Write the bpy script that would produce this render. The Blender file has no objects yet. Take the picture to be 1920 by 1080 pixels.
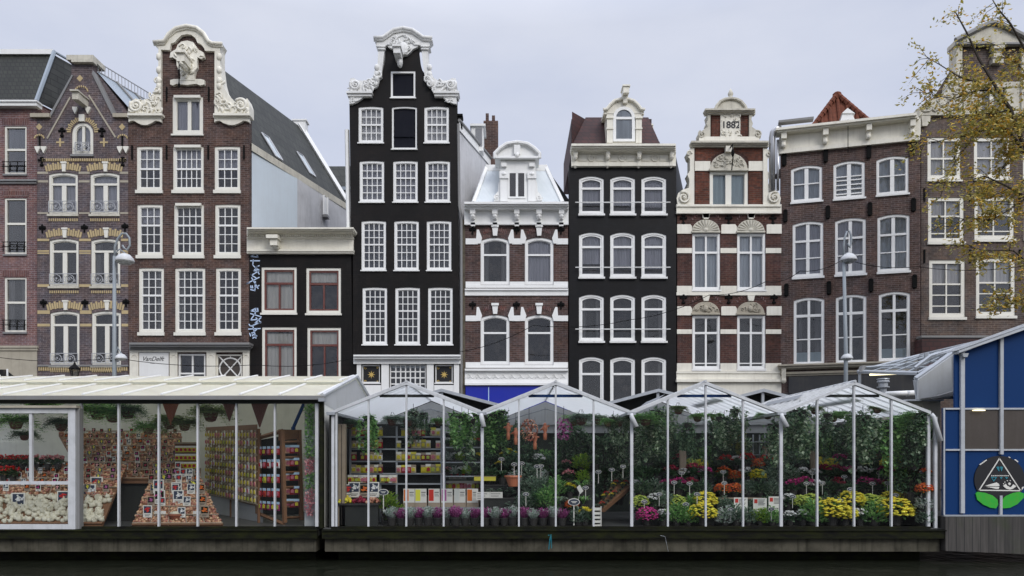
import bpy, bmesh, math, random
from mathutils import Vector, Matrix
from mathutils.geometry import tessellate_polygon
R = math.radians
sc = bpy.context.scene
# ------------------------------------------------------------------ camera
EYE = 2.2; FPX = 1400.0; HZ = 860.0
cam = bpy.data.cameras.new('camera'); camo = bpy.data.objects.new('camera', cam)
sc.collection.objects.link(camo); sc.camera = camo
camo.location = (0, 0, EYE); camo.rotation_euler = (R(90), 0, 0)
cam.sensor_width = 36; cam.lens = 36*FPX/1920.0
cam.shift_y = (HZ-540)/1920.0; cam.clip_end = 3000; cam.clip_start = 0.1
# ------------------------------------------------------------------ world
SUN_EL, SUN_AZ = R(36), R(150)
w = bpy.data.worlds.new('World'); sc.world = w; w.use_nodes = True
nt = w.node_tree; N = nt.nodes; L = nt.links
bg = N['Background']
sky = N.new('ShaderNodeTexSky'); sky.sky_type = 'NISHITA'; sky.sun_disc = False
sky.sun_elevation = SUN_EL; sky.sun_rotation = SUN_AZ
tc = N.new('ShaderNodeTexCoord')
mp = N.new('ShaderNodeMapping'); mp.inputs['Scale'].default_value = (1.2, 1.2, 3.2)
ns = N.new('ShaderNodeTexNoise'); ns.inputs['Scale'].default_value = 1.7; ns.inputs['Detail'].default_value = 7; ns.inputs['Roughness'].default_value = .55
cr = N.new('ShaderNodeValToRGB')
cr.color_ramp.elements[0].position = .34; cr.color_ramp.elements[0].color = (5.4, 5.85, 7.2, 1)
cr.color_ramp.elements[1].position = .68; cr.color_ramp.elements[1].color = (6.7, 7.0, 8.0, 1)
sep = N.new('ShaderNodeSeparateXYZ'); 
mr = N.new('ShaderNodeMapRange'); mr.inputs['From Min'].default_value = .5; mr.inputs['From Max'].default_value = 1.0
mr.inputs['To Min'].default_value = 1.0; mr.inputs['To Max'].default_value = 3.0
mul = N.new('ShaderNodeVectorMath'); mul.operation = 'SCALE'
mx = N.new('ShaderNodeMix'); mx.data_type = 'RGBA'; mx.inputs[0].default_value = .93
L.new(tc.outputs['Generated'], mp.inputs[0]); L.new(mp.outputs[0], ns.inputs['Vector'])
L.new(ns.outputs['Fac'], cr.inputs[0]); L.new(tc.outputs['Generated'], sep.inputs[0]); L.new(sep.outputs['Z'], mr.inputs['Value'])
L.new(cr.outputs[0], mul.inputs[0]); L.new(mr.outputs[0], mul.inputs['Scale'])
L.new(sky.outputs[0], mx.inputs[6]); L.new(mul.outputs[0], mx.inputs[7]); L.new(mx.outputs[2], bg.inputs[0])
bg.inputs[1].default_value = 0.1
sl = bpy.data.lights.new('sun', 'SUN'); sl.energy = 1.5; sl.angle = R(25); sl.color = (1, .97, .93)
so = bpy.data.objects.new('sun', sl); sc.collection.objects.link(so)
# sun stands behind the camera, a little to the right
d = Vector((math.sin(SUN_AZ)*math.cos(SUN_EL), math.cos(SUN_AZ)*math.cos(SUN_EL), math.sin(SUN_EL)))
so.rotation_euler = d.to_track_quat('Z', 'Y').to_euler(); so.location = (0, -20, 40)
vs = sc.view_settings; vs.view_transform = 'Standard'; vs.look = 'None'; vs.exposure = 0.15; vs.gamma = 1
sc.cycles.use_denoising = True; sc.cycles.max_bounces = 7; sc.cycles.transparent_max_bounces = 14
sc.cycles.sample_clamp_indirect = 4; sc.cycles.caustics_reflective = False; sc.cycles.caustics_refractive = False
# ------------------------------------------------------------------ materials
def mat(name, build):
    m = bpy.data.materials.new(name); m.use_nodes = True
    t = m.node_tree; p = t.nodes['Principled BSDF']
    build(t, p); return m
def nd(t, k, **kw):
    n = t.nodes.new(k)
    for a, b in kw.items():
        if hasattr(n, a): setattr(n, a, b)
        else: n.inputs[a.replace('_', ' ')].default_value = b
    return n
def c4(c): return (c[0], c[1], c[2], 1)
def mixc(t, fac, a, b, mode='MIX'):
    m = t.nodes.new('ShaderNodeMix'); m.data_type = 'RGBA'; m.blend_type = mode
    for s, v in ((0, fac), (6, a), (7, b)):
        if hasattr(v, 'links'): t.links.new(v, m.inputs[s])
        elif s: m.inputs[s].default_value = c4(v)
        else: m.inputs[0].default_value = v
    return m.outputs[2]
def ramp(t, src, p0, p1, a=0., b=1.):
    m = t.nodes.new('ShaderNodeMapRange'); t.links.new(src, m.inputs[0])
    for i, v in enumerate((p0, p1, a, b)): m.inputs[i+1].default_value = v
    return m.outputs[0]
def wallvec(t, sx=1, sz=1):
    tc = t.nodes.new('ShaderNodeTexCoord'); s = t.nodes.new('ShaderNodeSeparateXYZ'); t.links.new(tc.outputs['Object'], s.inputs[0])
    a = t.nodes.new('ShaderNodeMath'); a.operation = 'ADD'; t.links.new(s.outputs[0], a.inputs[0]); t.links.new(s.outputs[1], a.inputs[1])
    c = t.nodes.new('ShaderNodeCombineXYZ'); t.links.new(a.outputs[0], c.inputs[0]); t.links.new(s.outputs[2], c.inputs[1])
    m = t.nodes.new('ShaderNodeMapping'); m.inputs['Scale'].default_value = (sx, sz, 1); t.links.new(c.outputs[0], m.inputs[0])
    return m.outputs[0]
def noise(t, vec, scale, detail=4, rough=.6):
    n = t.nodes.new('ShaderNodeTexNoise'); n.inputs['Scale'].default_value = scale; n.inputs['Detail'].default_value = detail; n.inputs['Roughness'].default_value = rough
    if vec is not None: t.links.new(vec, n.inputs['Vector'])
    return n.outputs['Fac']
def bump(t, p, h, s=.3, d=.01):
    b = t.nodes.new('ShaderNodeBump'); b.inputs['Strength'].default_value = s; b.inputs['Distance'].default_value = d
    t.links.new(h, b.inputs['Height']); t.links.new(b.outputs[0], p.inputs['Normal'])
def brick(name, c1, c2, mortar, ms=.012, stain=.35, bw=.26, rh=.082, rough=.85, lite=None):
    def f(t, p):
        v = wallvec(t)
        b = t.nodes.new('ShaderNodeTexBrick'); t.links.new(v, b.inputs['Vector'])
        b.inputs['Scale'].default_value = 1; b.inputs['Brick Width'].default_value = bw; b.inputs['Row Height'].default_value = rh
        b.inputs['Mortar Size'].default_value = ms; b.inputs['Mortar Smooth'].default_value = .3
        b.inputs['Color1'].default_value = c4(c1); b.inputs['Color2'].default_value = c4(c2); b.inputs['Mortar'].default_value = c4(mortar)
        n1 = ramp(t, noise(t, v, .55, 6, .65), .3, .72, 1-stain, 1+stain*.8)
        n2 = ramp(t, noise(t, wallvec(t, 3.2, .35), 1.0, 5, .6), .35, .7, 1+stain*.3, 1-stain*.5)
        n3 = ramp(t, noise(t, v, 7, 4, .75), .3, .7, .68, 1.35)
        m = t.nodes.new('ShaderNodeMath'); m.operation = 'MULTIPLY'; t.links.new(n1, m.inputs[0]); t.links.new(n2, m.inputs[1])
        m2 = t.nodes.new('ShaderNodeMath'); m2.operation = 'MULTIPLY'; t.links.new(m.outputs[0], m2.inputs[0]); t.links.new(n3, m2.inputs[1])
        sc_ = t.nodes.new('ShaderNodeVectorMath'); sc_.operation = 'SCALE'; t.links.new(b.outputs[0], sc_.inputs[0]); t.links.new(m2.outputs[0], sc_.inputs['Scale'])
        hue = mixc(t, ramp(t, noise(t, v, 1.7, 5, .7), .35, .65, .0, 1.), (1.12, .98, .90), (.94, 1.0, 1.10)); mm = mixc(t, 1.0, sc_.outputs[0], hue, 'MULTIPLY')
        t.links.new(mm, p.inputs['Base Color']); p.inputs['Roughness'].default_value = rough; p.inputs['Specular IOR Level'].default_value = .2
        bump(t, p, b.outputs['Fac'], -.5, .006)
    return mat(name, f)
def paint(name, col, rough=.55, dirt=.16, dcol=(.18, .16, .12), scale=1.2, spec=.4, metal=0., streak=True, bmp=.12):
    def f(t, p):
        v = wallvec(t)
        f1 = ramp(t, noise(t, v, scale, 6, .7), .42, .78, 0, dirt)
        base = mixc(t, f1, col, dcol)
        if streak:
            f2 = ramp(t, noise(t, wallvec(t, 9, .5), 1.0, 5, .65), .5, .8, 0, dirt*.9)
            base = mixc(t, f2, base, dcol)
        t.links.new(base, p.inputs['Base Color'])
        p.inputs['Roughness'].default_value = rough; p.inputs['Metallic'].default_value = metal
        p.inputs['Specular IOR Level'].default_value = spec
        if bmp: bump(t, p, noise(t, v, 22, 4), bmp, .01)
    return mat(name, f)
def tiles(name, c1, c2, gap, bw=.24, rh=.3, rough=.7):
    def f(t, p):
        v = wallvec(t)
        b = t.nodes.new('ShaderNodeTexBrick'); t.links.new(v, b.inputs['Vector'])
        b.inputs['Scale'].default_value = 1; b.inputs['Brick Width'].default_value = bw; b.inputs['Row Height'].default_value = rh
        b.inputs['Mortar Size'].default_value = .028; b.inputs['Mortar Smooth'].default_value = .8
        b.inputs['Color1'].default_value = c4(c1); b.inputs['Color2'].default_value = c4(c2); b.inputs['Mortar'].default_value = c4(gap)
        f1 = ramp(t, noise(t, v, .8, 6, .7), .3, .75, .6, 1.5)
        s = t.nodes.new('ShaderNodeVectorMath'); s.operation = 'SCALE'; t.links.new(b.outputs[0], s.inputs[0]); t.links.new(f1, s.inputs['Scale'])
        t.links.new(s.outputs[0], p.inputs['Base Color']); p.inputs['Roughness'].default_value = rough
        bump(t, p, b.outputs['Fac'], -.8, .03)
    return mat(name, f)
def glassmat(name, tint=(.94, .94, .95), refl=1.0, ior=1.5, veil=0., kk=1.8):
    def f(t, p):
        out = t.nodes['Material Output']; t.nodes.remove(p)
        tr = nd(t, 'ShaderNodeBsdfTransparent'); tr.inputs[0].default_value = c4(tint)
        gl = nd(t, 'ShaderNodeBsdfGlossy'); gl.inputs['Roughness'].default_value = .03; gl.inputs[0].default_value = (refl, refl, refl, 1)
        v = wallvec(t); 
        b = nd(t, 'ShaderNodeBump'); b.inputs['Strength'].default_value = .12; b.inputs['Distance'].default_value = .02
        t.links.new(noise(t, v, 1.6, 2), b.inputs['Height']); t.links.new(b.outputs[0], gl.inputs['Normal'])
        fr = nd(t, 'ShaderNodeFresnel'); fr.inputs[0].default_value = ior
        k = nd(t, 'ShaderNodeMath', operation='MULTIPLY'); k.inputs[1].default_value = kk; t.links.new(fr.outputs[0], k.inputs[0])
        m = nd(t, 'ShaderNodeMixShader'); t.links.new(k.outputs[0], m.inputs[0]); t.links.new(tr.outputs[0], m.inputs[1]); t.links.new(gl.outputs[0], m.inputs[2])
        last = m.outputs[0]
        if veil:
            df = nd(t, 'ShaderNodeBsdfDiffuse'); df.inputs[0].default_value = (.6, .62, .62, 1)
            m2 = nd(t, 'ShaderNodeMixShader'); t.links.new(ramp(t, noise(t, wallvec(t, 3, .6), 1.5, 5), .35, .8, veil*.4, veil*1.8), m2.inputs[0])
            t.links.new(last, m2.inputs[1]); t.links.new(df.outputs[0], m2.inputs[2]); last = m2.outputs[0]
        t.links.new(last, out.inputs[0])
    return mat(name, f)
def leafmat(name, cols, rough=.55, trans=.25):
    """cols: colours picked at random per leaf (per mesh island)"""
    def f(t, p):
        g = nd(t, 'ShaderNodeNewGeometry'); r = nd(t, 'ShaderNodeValToRGB'); r.color_ramp.interpolation = 'CONSTANT'
        e = r.color_ramp.elements
        while len(e) < len(cols): e.new(.5)
        for i, c in enumerate(cols): e[i].position = i/len(cols); e[i].color = c4(c)
        t.links.new(g.outputs['Random Per Island'], r.inputs[0]); t.links.new(r.outputs[0], p.inputs['Base Color'])
        p.inputs['Roughness'].default_value = rough
        tl = nd(t, 'ShaderNodeBsdfTranslucent'); t.links.new(r.outputs[0], tl.inputs[0])
        m = nd(t, 'ShaderNodeMixShader'); m.inputs[0].default_value = trans
        t.links.new(p.outputs[0], m.inputs[1]); t.links.new(tl.outputs[0], m.inputs[2]); t.links.new(m.outputs[0], t.nodes['Material Output'].inputs[0])
    return mat(name, f)
def plain(name, col, rough=.6, metal=0, spec=.4, emit=0):
    def f(t, p):
        p.inputs['Base Color'].default_value = c4(col); p.inputs['Roughness'].default_value = rough; p.inputs['Metallic'].default_value = metal
        p.inputs['Specular IOR Level'].default_value = spec
        if emit: p.inputs['Emission Color'].default_value = c4(col); p.inputs['Emission Strength'].default_value = emit
    return mat(name, f)
def curtainmat(name, col, dens=.8, st=1.):
    def f(t, p):
        v = wallvec(t, 1, .06); wv = nd(t, 'ShaderNodeTexNoise'); wv.inputs['Scale'].default_value = 6; wv.inputs['Detail'].default_value = 3
        t.links.new(v, wv.inputs['Vector'])
        fac = ramp(t, wv.outputs['Fac'], .35, .65, 1-.28*st, 1+.1*st)
        s = nd(t, 'ShaderNodeVectorMath', operation='SCALE'); s.inputs[0].default_value = col; t.links.new(fac, s.inputs['Scale'])
        t.links.new(s.outputs[0], p.inputs['Base Color']); p.inputs['Roughness'].default_value = .9
        tr = nd(t, 'ShaderNodeBsdfTransparent'); m = nd(t, 'ShaderNodeMixShader')
        t.links.new(ramp(t, wv.outputs['Fac'], .3, .7, dens-.06, min(1, dens+.04)), m.inputs[0]); t.links.new(tr.outputs[0], m.inputs[1]); t.links.new(p.outputs[0], m.inputs[2])
        t.links.new(m.outputs[0], t.nodes['Material Output'].inputs[0])
        bump(t, p, wv.outputs['Fac'], .6*st, .04)
    return mat(name, f)
M = {}
M['brickA'] = brick('red brown brick', (.19, .105, .098), (.13, .072, .072), (.26, .22, .21), .011, .25)
M['brickB'] = brick('grey brown brick', (.125, .10, .10), (.075, .062, .066), (.19, .17, .17), .010, .3)
M['brickC'] = brick('brown brick', (.105, .064, .052), (.055, .034, .029), (.15, .125, .11), .010, .3)
M['black'] = brick('black tarred brick', (.009, .007, .006), (.0062, .005, .0043), (.0035, .003, .0028), .009, .6, rough=.55)
M['blackG'] = brick('black painted brick', (.0062, .0062, .0075), (.0042, .0042, .005), (.0025, .0025, .0028), .008, .55, rough=.5)
M['brickF'] = brick('dark red brown brick', (.10, .060, .052), (.052, .033, .029), (.13, .11, .10), .010, .3)
M['brickH'] = brick('warm red brick', (.15, .05, .03), (.075, .032, .022), (.12, .09, .075), .009, .45)
M['brickH2'] = brick('dull red brick', (.092, .042, .033), (.055, .029, .025), (.10, .075, .065), .009, .4)
M['brickI'] = brick('chocolate brick', (.110, .072, .062), (.062, .042, .036), (.16, .135, .122), .010, .25)
M['brickJ'] = brick('taupe brick', (.12, .092, .078), (.078, .06, .053), (.16, .14, .12), .010, .35)
M['soldier'] = brick('soldier brick', (.15, .07, .062), (.10, .05, .047), (.2, .16, .15), .012, .2, bw=.075, rh=.5)
M['yellow'] = paint('yellow brick', (.50, .39, .21), .8, .35)
M['cream'] = paint('cream paint', (.80, .77, .67), .55, .34, (.34, .30, .23))
M['creamclean'] = paint('ivory frame paint', (.76, .74, .66), .45, .08)
M['white'] = paint('white paint', (.82, .82, .80), .5, .16, (.35, .33, .3))
M['whitetrim'] = paint('white stone', (.78, .78, .76), .65, .34, (.33, .31, .28))
M['stone'] = paint('weathered cream stone', (.60, .57, .48), .75, .5, (.17, .15, .12), 2.2)
M['sand'] = paint('beige render', (.42, .38, .30), .8, .4, (.16, .14, .11))
M['lead'] = paint('grey lead', (.22, .22, .22), .5, .4)
M['zinc'] = paint('blue grey zinc', (.27, .32, .37), .4, .25, (.2, .2, .2), spec=.6)
M['zincwhite'] = paint('pale zinc sheet', (.62, .66, .68), .4, .3, (.35, .42, .44))
M['plasterblue'] = paint('pale blue render', (.60, .67, .72), .8, .3, (.45, .46, .47), .5)
M['plastergrey'] = paint('grey render', (.58, .58, .59), .85, .6, (.28, .28, .28), .6)
M['slate'] = tiles('dark slate tiles', (.026, .028, .020), (.016, .018, .013), (.006, .006, .005), .2, .22)
M['pantile'] = tiles('dark pantiles', (.036, .038, .031), (.022, .024, .019), (.003, .003, .003), .38, .52)
M['shingle'] = tiles('grey shingles', (.045, .047, .042), (.028, .03, .027), (.008, .008, .008), .9, .28)
M['redtile'] = paint('orange red clay tile', (.17, .058, .034), .8, .75, (.05, .025, .018), 6, spec=.15)
M['maroon'] = tiles('maroon roof shingles', (.062, .018, .015), (.042, .014, .013), (.02, .008, .008), .3, .2)
M['glass'] = glassmat('window glass', kk=.95)
M['stallglass'] = glassmat('stall glass', (.97, .985, .98), 1.0, 1.38, .0, .35)
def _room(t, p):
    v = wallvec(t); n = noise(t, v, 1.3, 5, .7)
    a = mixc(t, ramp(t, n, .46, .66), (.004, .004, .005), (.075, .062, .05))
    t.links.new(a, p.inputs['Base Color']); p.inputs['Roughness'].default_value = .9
M['room'] = mat('painted dim room', _room)  # shade of an unlit interior painted into the colour
M['net'] = curtainmat('net curtain', (.24, .255, .285), .7)
M['netblue'] = curtainmat('blue grey voile', (.62, .69, .73), .97, .6); M['skypale'] = curtainmat('painted sky reflection', (.46, .47, .52), .97, .5); M['sheer'] = curtainmat('sheer side drape', (.26, .26, .25), .7)  # pale grey sheet: sky reflection of upper panes put into the colour
M['netteal'] = curtainmat('teal blind', (.46, .60, .62), .98, .3)
M['beigeblind'] = curtainmat('beige blind', (.78, .77, .68), .99, .3)
M['drape'] = curtainmat('dark drape', (.10, .10, .09), .6)
M['blindw'] = curtainmat('white blind', (.8, .8, .78), .98, .4)
M['shutter'] = paint('black shutter', (.010, .011, .017), .7, .2, (.03, .03, .035), spec=.08)
M['redsash'] = paint('oxblood sash', (.13, .035, .028), .5, .3)
M['iron'] = paint('black iron', (.007, .007, .007), .7, .1, (.02, .018, .015), spec=.08)
M['ironw'] = paint('pale iron', (.45, .46, .48), .5, .2)
M['framegrey'] = paint('greyed frame paint', (.44, .46, .48), .5, .3, (.15, .15, .14), 3)
M['alu'] = paint('white aluminium', (.58, .59, .60), .45, .34, (.12, .13, .10), 3)
M['galv'] = paint('galvanised steel', (.36, .38, .40), .4, .25, (.18, .18, .18), metal=.3)
M['steel'] = paint('steel duct', (.45, .45, .46), .3, .3, metal=.8)
M['lampgrey'] = paint('lamp grey paint', (.25, .28, .30), .45, .15)
M['roofcream'] = paint('cream roof panel', (.66, .61, .47), .5, .3, (.4, .3, .16), 1.4)
M['polyc'] = paint('opal roof panel', (.62, .64, .65), .4, .2)
M['blue'] = paint('blue panel', (.003, .032, .125), .6, .10, (.006, .04, .10), spec=.15)
M['bluesign'] = paint('cobalt board', (.006, .018, .33), .35, .05)
M['brownpanel'] = paint('brown panel', (.055, .044, .035), .4, .2, (.12, .1, .09), 1.5)
M['emblack'] = plain('emblem black', (.008, .008, .01), .5)
M['emgreen'] = paint('emblem green', (.02, .38, .03), .5, .4, (.12, .3, .02), 9)
M['emteal'] = plain('emblem teal', (.02, .19, .24), .5)
M['darkpanel'] = paint('charcoal fascia', (.03, .031, .034), .5, .15)
M['grimy'] = paint('grimy render strip', (.13, .11, .08), .9, .9, (.03, .028, .022), 2.5, spec=.1)
M['concrete'] = paint('stained concrete', (.10, .092, .07), .9, 1.0, (.008, .009, .006), 1.3, spec=.1)
def _moss(t, p):
    v = wallvec(t, 1, 3); n = ramp(t, noise(t, v, 2.5, 6, .7), .4, .7)
    a = mixc(t, n, (.008, .008, .007), (.022, .025, .007)); t.links.new(a, p.inputs['Base Color']); p.inputs['Specular IOR Level'].default_value = .1; p.inputs['Roughness'].default_value = .8
M['moss'] = mat('mossy timber', _moss)
def _plank(t, p):
    v = wallvec(t)
    b = t.nodes.new('ShaderNodeTexBrick'); t.links.new(v, b.inputs['Vector']); b.offset = 0
    b.inputs['Scale'].default_value = 1; b.inputs['Brick Width'].default_value = .17; b.inputs['Row Height'].default_value = 6; b.inputs['Mortar Size'].default_value = .006
    b.inputs['Color1'].default_value = (.062, .056, .05, 1); b.inputs['Color2'].default_value = (.036, .033, .03, 1); b.inputs['Mortar'].default_value = (.01, .01, .01, 1)
    g = ramp(t, noise(t, wallvec(t, 14, .8), 1, 5), .3, .7, .6, 1.4)
    s = nd(t, 'ShaderNodeVectorMath', operation='SCALE'); t.links.new(b.outputs[0], s.inputs[0]); t.links.new(g, s.inputs['Scale'])
    n = ramp(t, noise(t, wallvec(t, 1, .8), 1.1, 5), .5, .72, 0, .8)
    t.links.new(mixc(t, n, s.outputs[0], (.03, .042, .012)), p.inputs['Base Color']); p.inputs['Roughness'].default_value = .8
M['plank'] = mat('weathered planks', _plank)
def _water(t, p):
    p.inputs['Base Color'].default_value = (.016, .018, .012, 1); p.inputs['Roughness'].default_value = .05; p.inputs['IOR'].default_value = 1.33
    tc = nd(t, 'ShaderNodeTexCoord'); m = nd(t, 'ShaderNodeMapping'); m.inputs['Scale'].default_value = (1, .7, 1); t.links.new(tc.outputs['Object'], m.inputs[0])
    bump(t, p, noise(t, m.outputs[0], 3.0, 5, .6), .5, .08)
M['water'] = mat('canal water', _water)
M['street'] = brick('street pavers', (.09, .08, .075), (.07, .062, .06), (.04, .04, .04), .01, .3)
M['darkfloor'] = paint('dark wet floor', (.07, .07, .07), .5, .5, (.12, .12, .11), 2)
M['wood'] = paint('brown wood', (.20, .10, .05), .65, .4, (.06, .03, .02), 5)
M['palewood'] = paint('pale wood', (.34, .27, .20), .7, .4, (.12, .1, .07), 5)
M['palewall'] = paint('off white wall', (.70, .70, .66), .6, .2)
M['greywall'] = paint('light grey wall', (.42, .43, .43), .6, .25)
M['dark'] = paint('dark shade cloth', (.022, .024, .022), .8, .4, (.05, .05, .04), 3)
M['terra'] = paint('terracotta', (.28, .085, .045), .8, .2)
M['terradark'] = paint('dark terracotta', (.13, .045, .035), .8, .2)
M['bark'] = paint('bark', (.035, .028, .022), .9, .4, (.07, .06, .045), 6)
M['signdark'] = plain('slate sign', (.03, .04, .07), .5)
M['paper'] = paint('paper card', (.72, .70, .64), .7, .12)
M['redprint'] = plain('red print', (.5, .03, .02), .6)
M['yellowcard'] = plain('yellow card', (.62, .55, .06), .6)
M['ink'] = plain('black ink', (.015, .015, .02), .6)
M['gold'] = plain('gold leaf', (.6, .42, .12), .4)
M['tube'] = plain('fluorescent tube', (1, .88, .55), .5, emit=1.6)
M['orange'] = paint('salmon ceramic', (.55, .18, .09), .5, .2)
M['spray'] = plain('pale blue spray paint', (.50, .62, .82), .7)
M['packhead'] = plain('pale packet header', (.45, .62, .78), .5)
# ------------------------------------------------------------------ mesh builder
class MB:
    def __init__(s): s.v = []; s.f = []; s.mi = []
    def add(s, vs, fs, m=0):
        k = len(s.v); s.v += [tuple(q) for q in vs]
        s.f += [tuple(i+k for i in q) for q in fs]; s.mi += [m]*len(fs); return s
    def box(s, x0, x1, y0, y1, z0, z1, m=0):
        return s.add([(x0,y0,z0),(x1,y0,z0),(x1,y1,z0),(x0,y1,z0),(x0,y0,z1),(x1,y0,z1),(x1,y1,z1),(x0,y1,z1)],
              [(0,1,5,4),(1,2,6,5),(2,3,7,6),(3,0,4,7),(4,5,6,7),(3,2,1,0)], m)
    def prism(s, poly, y0, y1, m=0, holes=(), back=True, shear=(0, 0)):
        loops = [list(poly)] + [list(h) for h in holes]
        tri = tessellate_polygon([[Vector((a, b, 0)) for a, b in lp] for lp in loops])
        flat = [q for lp in loops for q in lp]; n = len(flat)
        vs = [(a, y0, b) for a, b in flat] + [(a+shear[0], y1, b+shear[1]) for a, b in flat]
        fs = [tuple(q) for q in tri]
        if back: fs += [tuple(i+n for i in reversed(q)) for q in tri]
        k = 0
        for lp in loops:
            c = len(lp)
            for i in range(c): j = (i+1) % c; fs.append((k+i, k+j, k+j+n, k+i+n))
            k += c
        return s.add(vs, fs, m)
    def tube(s, pts, r, seg=6, m=0, closed=False):
        pts = [Vector(p) for p in pts]; n = len(pts)
        if not hasattr(r, '__len__'): r = [r]*n
        vs = []; up = None
        for i, p in enumerate(pts):
            a = pts[max(i-1, 0)]; b = pts[min(i+1, n-1)]; t = (b-a)
            if t.length < 1e-9: t = Vector((0, 0, 1))
            t.normalize()
            if up is None: up = Vector((0, 0, 1)) if abs(t.z) < .9 else Vector((1, 0, 0))
            u = up - t*up.dot(t)
            if u.length < 1e-6: u = t.orthogonal()
            u.normalize(); up = u; q = t.cross(u)
            for k in range(seg):
                an = 2*math.pi*k/seg; vs.append(p+(u*math.cos(an)+q*math.sin(an))*r[i])
        fs = [(i*seg+k, i*seg+(k+1) % seg, (i+1)*seg+(k+1) % seg, (i+1)*seg+k) for i in range(n-1) for k in range(seg)]
        fs += [tuple(range(seg))[::-1], tuple(range((n-1)*seg, n*seg))]
        return s.add(vs, fs, m)
    def lathe(s, prof, c=(0, 0, 0), seg=12, m=0, sx=1, sy=1):
        vs = [(c[0]+r*math.cos(2*math.pi*k/seg)*sx, c[1]+r*math.sin(2*math.pi*k/seg)*sy, c[2]+z) for r, z in prof for k in range(seg)]
        n = len(prof)
        fs = [(i*seg+k, i*seg+(k+1) % seg, (i+1)*seg+(k+1) % seg, (i+1)*seg+k) for i in range(n-1) for k in range(seg)]
        fs += [tuple(range(seg))[::-1], tuple(range((n-1)*seg, n*seg))]
        return s.add(vs, fs, m)
    def blob(s, c, r, m=0, seg=8, rings=5):
        pr = [(max(math.sin(math.pi*i/rings), .02), -math.cos(math.pi*i/rings)) for i in range(rings+1)]
        vs = [(c[0]+a*math.cos(2*math.pi*k/seg)*r[0], c[1]+a*math.sin(2*math.pi*k/seg)*r[1], c[2]+b*r[2]) for a, b in pr for k in range(seg)]
        fs = [(i*seg+k, i*seg+(k+1) % seg, (i+1)*seg+(k+1) % seg, (i+1)*seg+k) for i in range(rings) for k in range(seg)]
        return s.add(vs, fs, m)
    def disc(s, cx, cz, r, y0, y1, m=0, seg=24, rz=None):
        return s.prism([(cx+r*math.cos(2*math.pi*k/seg), cz+(rz or r)*math.sin(2*math.pi*k/seg)) for k in range(seg)], y0, y1, m)
    def scroll(s, cx, cz, r, y, a0=0, turns=1.6, dirn=1, t=.04, m=0):
        n = int(18*turns); pts = []; rr = []
        for i in range(n+1):
            f = i/n; a = a0+dirn*2*math.pi*turns*f; q = r*(1-.82*f)
            pts.append((cx+q*math.cos(a), y-.03*f, cz+q*math.sin(a))); rr.append(t*(1-.45*f))
        s.tube(pts, rr, 6, m); s.blob((cx, y-.03, cz), (r*.22, t*1.2, r*.22), m)
        return s
    def build(s, name, m, parent=None, smooth=False, loc=None):
        me = bpy.data.meshes.new(name); me.from_pydata(s.v, [], s.f)
        for q in (m if isinstance(m, (list, tuple)) else [m]): me.materials.append(M[q] if isinstance(q, str) else q)
        if any(s.mi): me.polygons.foreach_set('material_index', s.mi)
        if smooth: me.polygons.foreach_set('use_smooth', [True]*len(me.polygons))
        me.update()
        o = bpy.data.objects.new(name, me); sc.collection.objects.link(o)
        if parent: o.parent = parent
        if loc is not None: o.location = loc
        return o
def tag(o, label=None, cat=None, group=None, kind=None):
    if label: o['label'] = label
    if cat: o['category'] = cat
    if group: o['group'] = group
    if kind: o['kind'] = kind
    return o
def empty(name, loc=(0, 0, 0), rz=0, label=None, cat=None, group=None):
    o = bpy.data.objects.new(name, None); sc.collection.objects.link(o); o.location = loc; o.rotation_euler[2] = rz
    o.empty_display_size = .2
    return tag(o, label, cat, group)
def copy_tree(o, parent=None):
    c = o.copy(); sc.collection.objects.link(c)
    if parent: c.parent = parent
    for ch in list(o.children): copy_tree(ch, c)
    return c
def inpoly(x, y, poly):
    c = False; j = len(poly)-1
    for i in range(len(poly)):
        a, b = poly[i], poly[j]
        if (a[1] > y) != (b[1] > y) and x < (b[0]-a[0])*(y-a[1])/(b[1]-a[1])+a[0]: c = not c
        j = i
    return c
def P(px, py, Y): return Vector(((px-960)*Y/FPX, Y, EYE+(HZ-py)*Y/FPX))
ORD = ['first', 'second', 'third', 'fourth', 'fifth', 'sixth', 'seventh', 'eighth', 'ninth', 'tenth', 'eleventh', 'twelfth', 'thirteenth', 'fourteenth', 'fifteenth', 'sixteenth', 'seventeenth', 'eighteenth', 'nineteenth', 'twentieth',
       'twenty-first', 'twenty-second', 'twenty-third', 'twenty-fourth', 'twenty-fifth', 'twenty-sixth', 'twenty-seventh', 'twenty-eighth', 'twenty-ninth', 'thirtieth']
# ------------------------------------------------------------------ setting
ZST = 0.9; DECK = EYE-(990-HZ)*15.9/FPX
MB().add([(-900,-300,-1.5),(900,-300,-1.5),(900,1500,-1.5),(-900,1500,-1.5)], [(0,1,2,3)]).build('ground', 'street')['kind'] = 'structure'
MB().add([(-200,-60,0),(200,-60,0),(200,22.6,0),(-200,22.6,0)], [(0,1,2,3)]).build('water', 'water')['kind'] = 'structure'
MB().box(-120, 120, 22.6, 200, -.6, ZST).build('street', 'street')['kind'] = 'structure'
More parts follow.
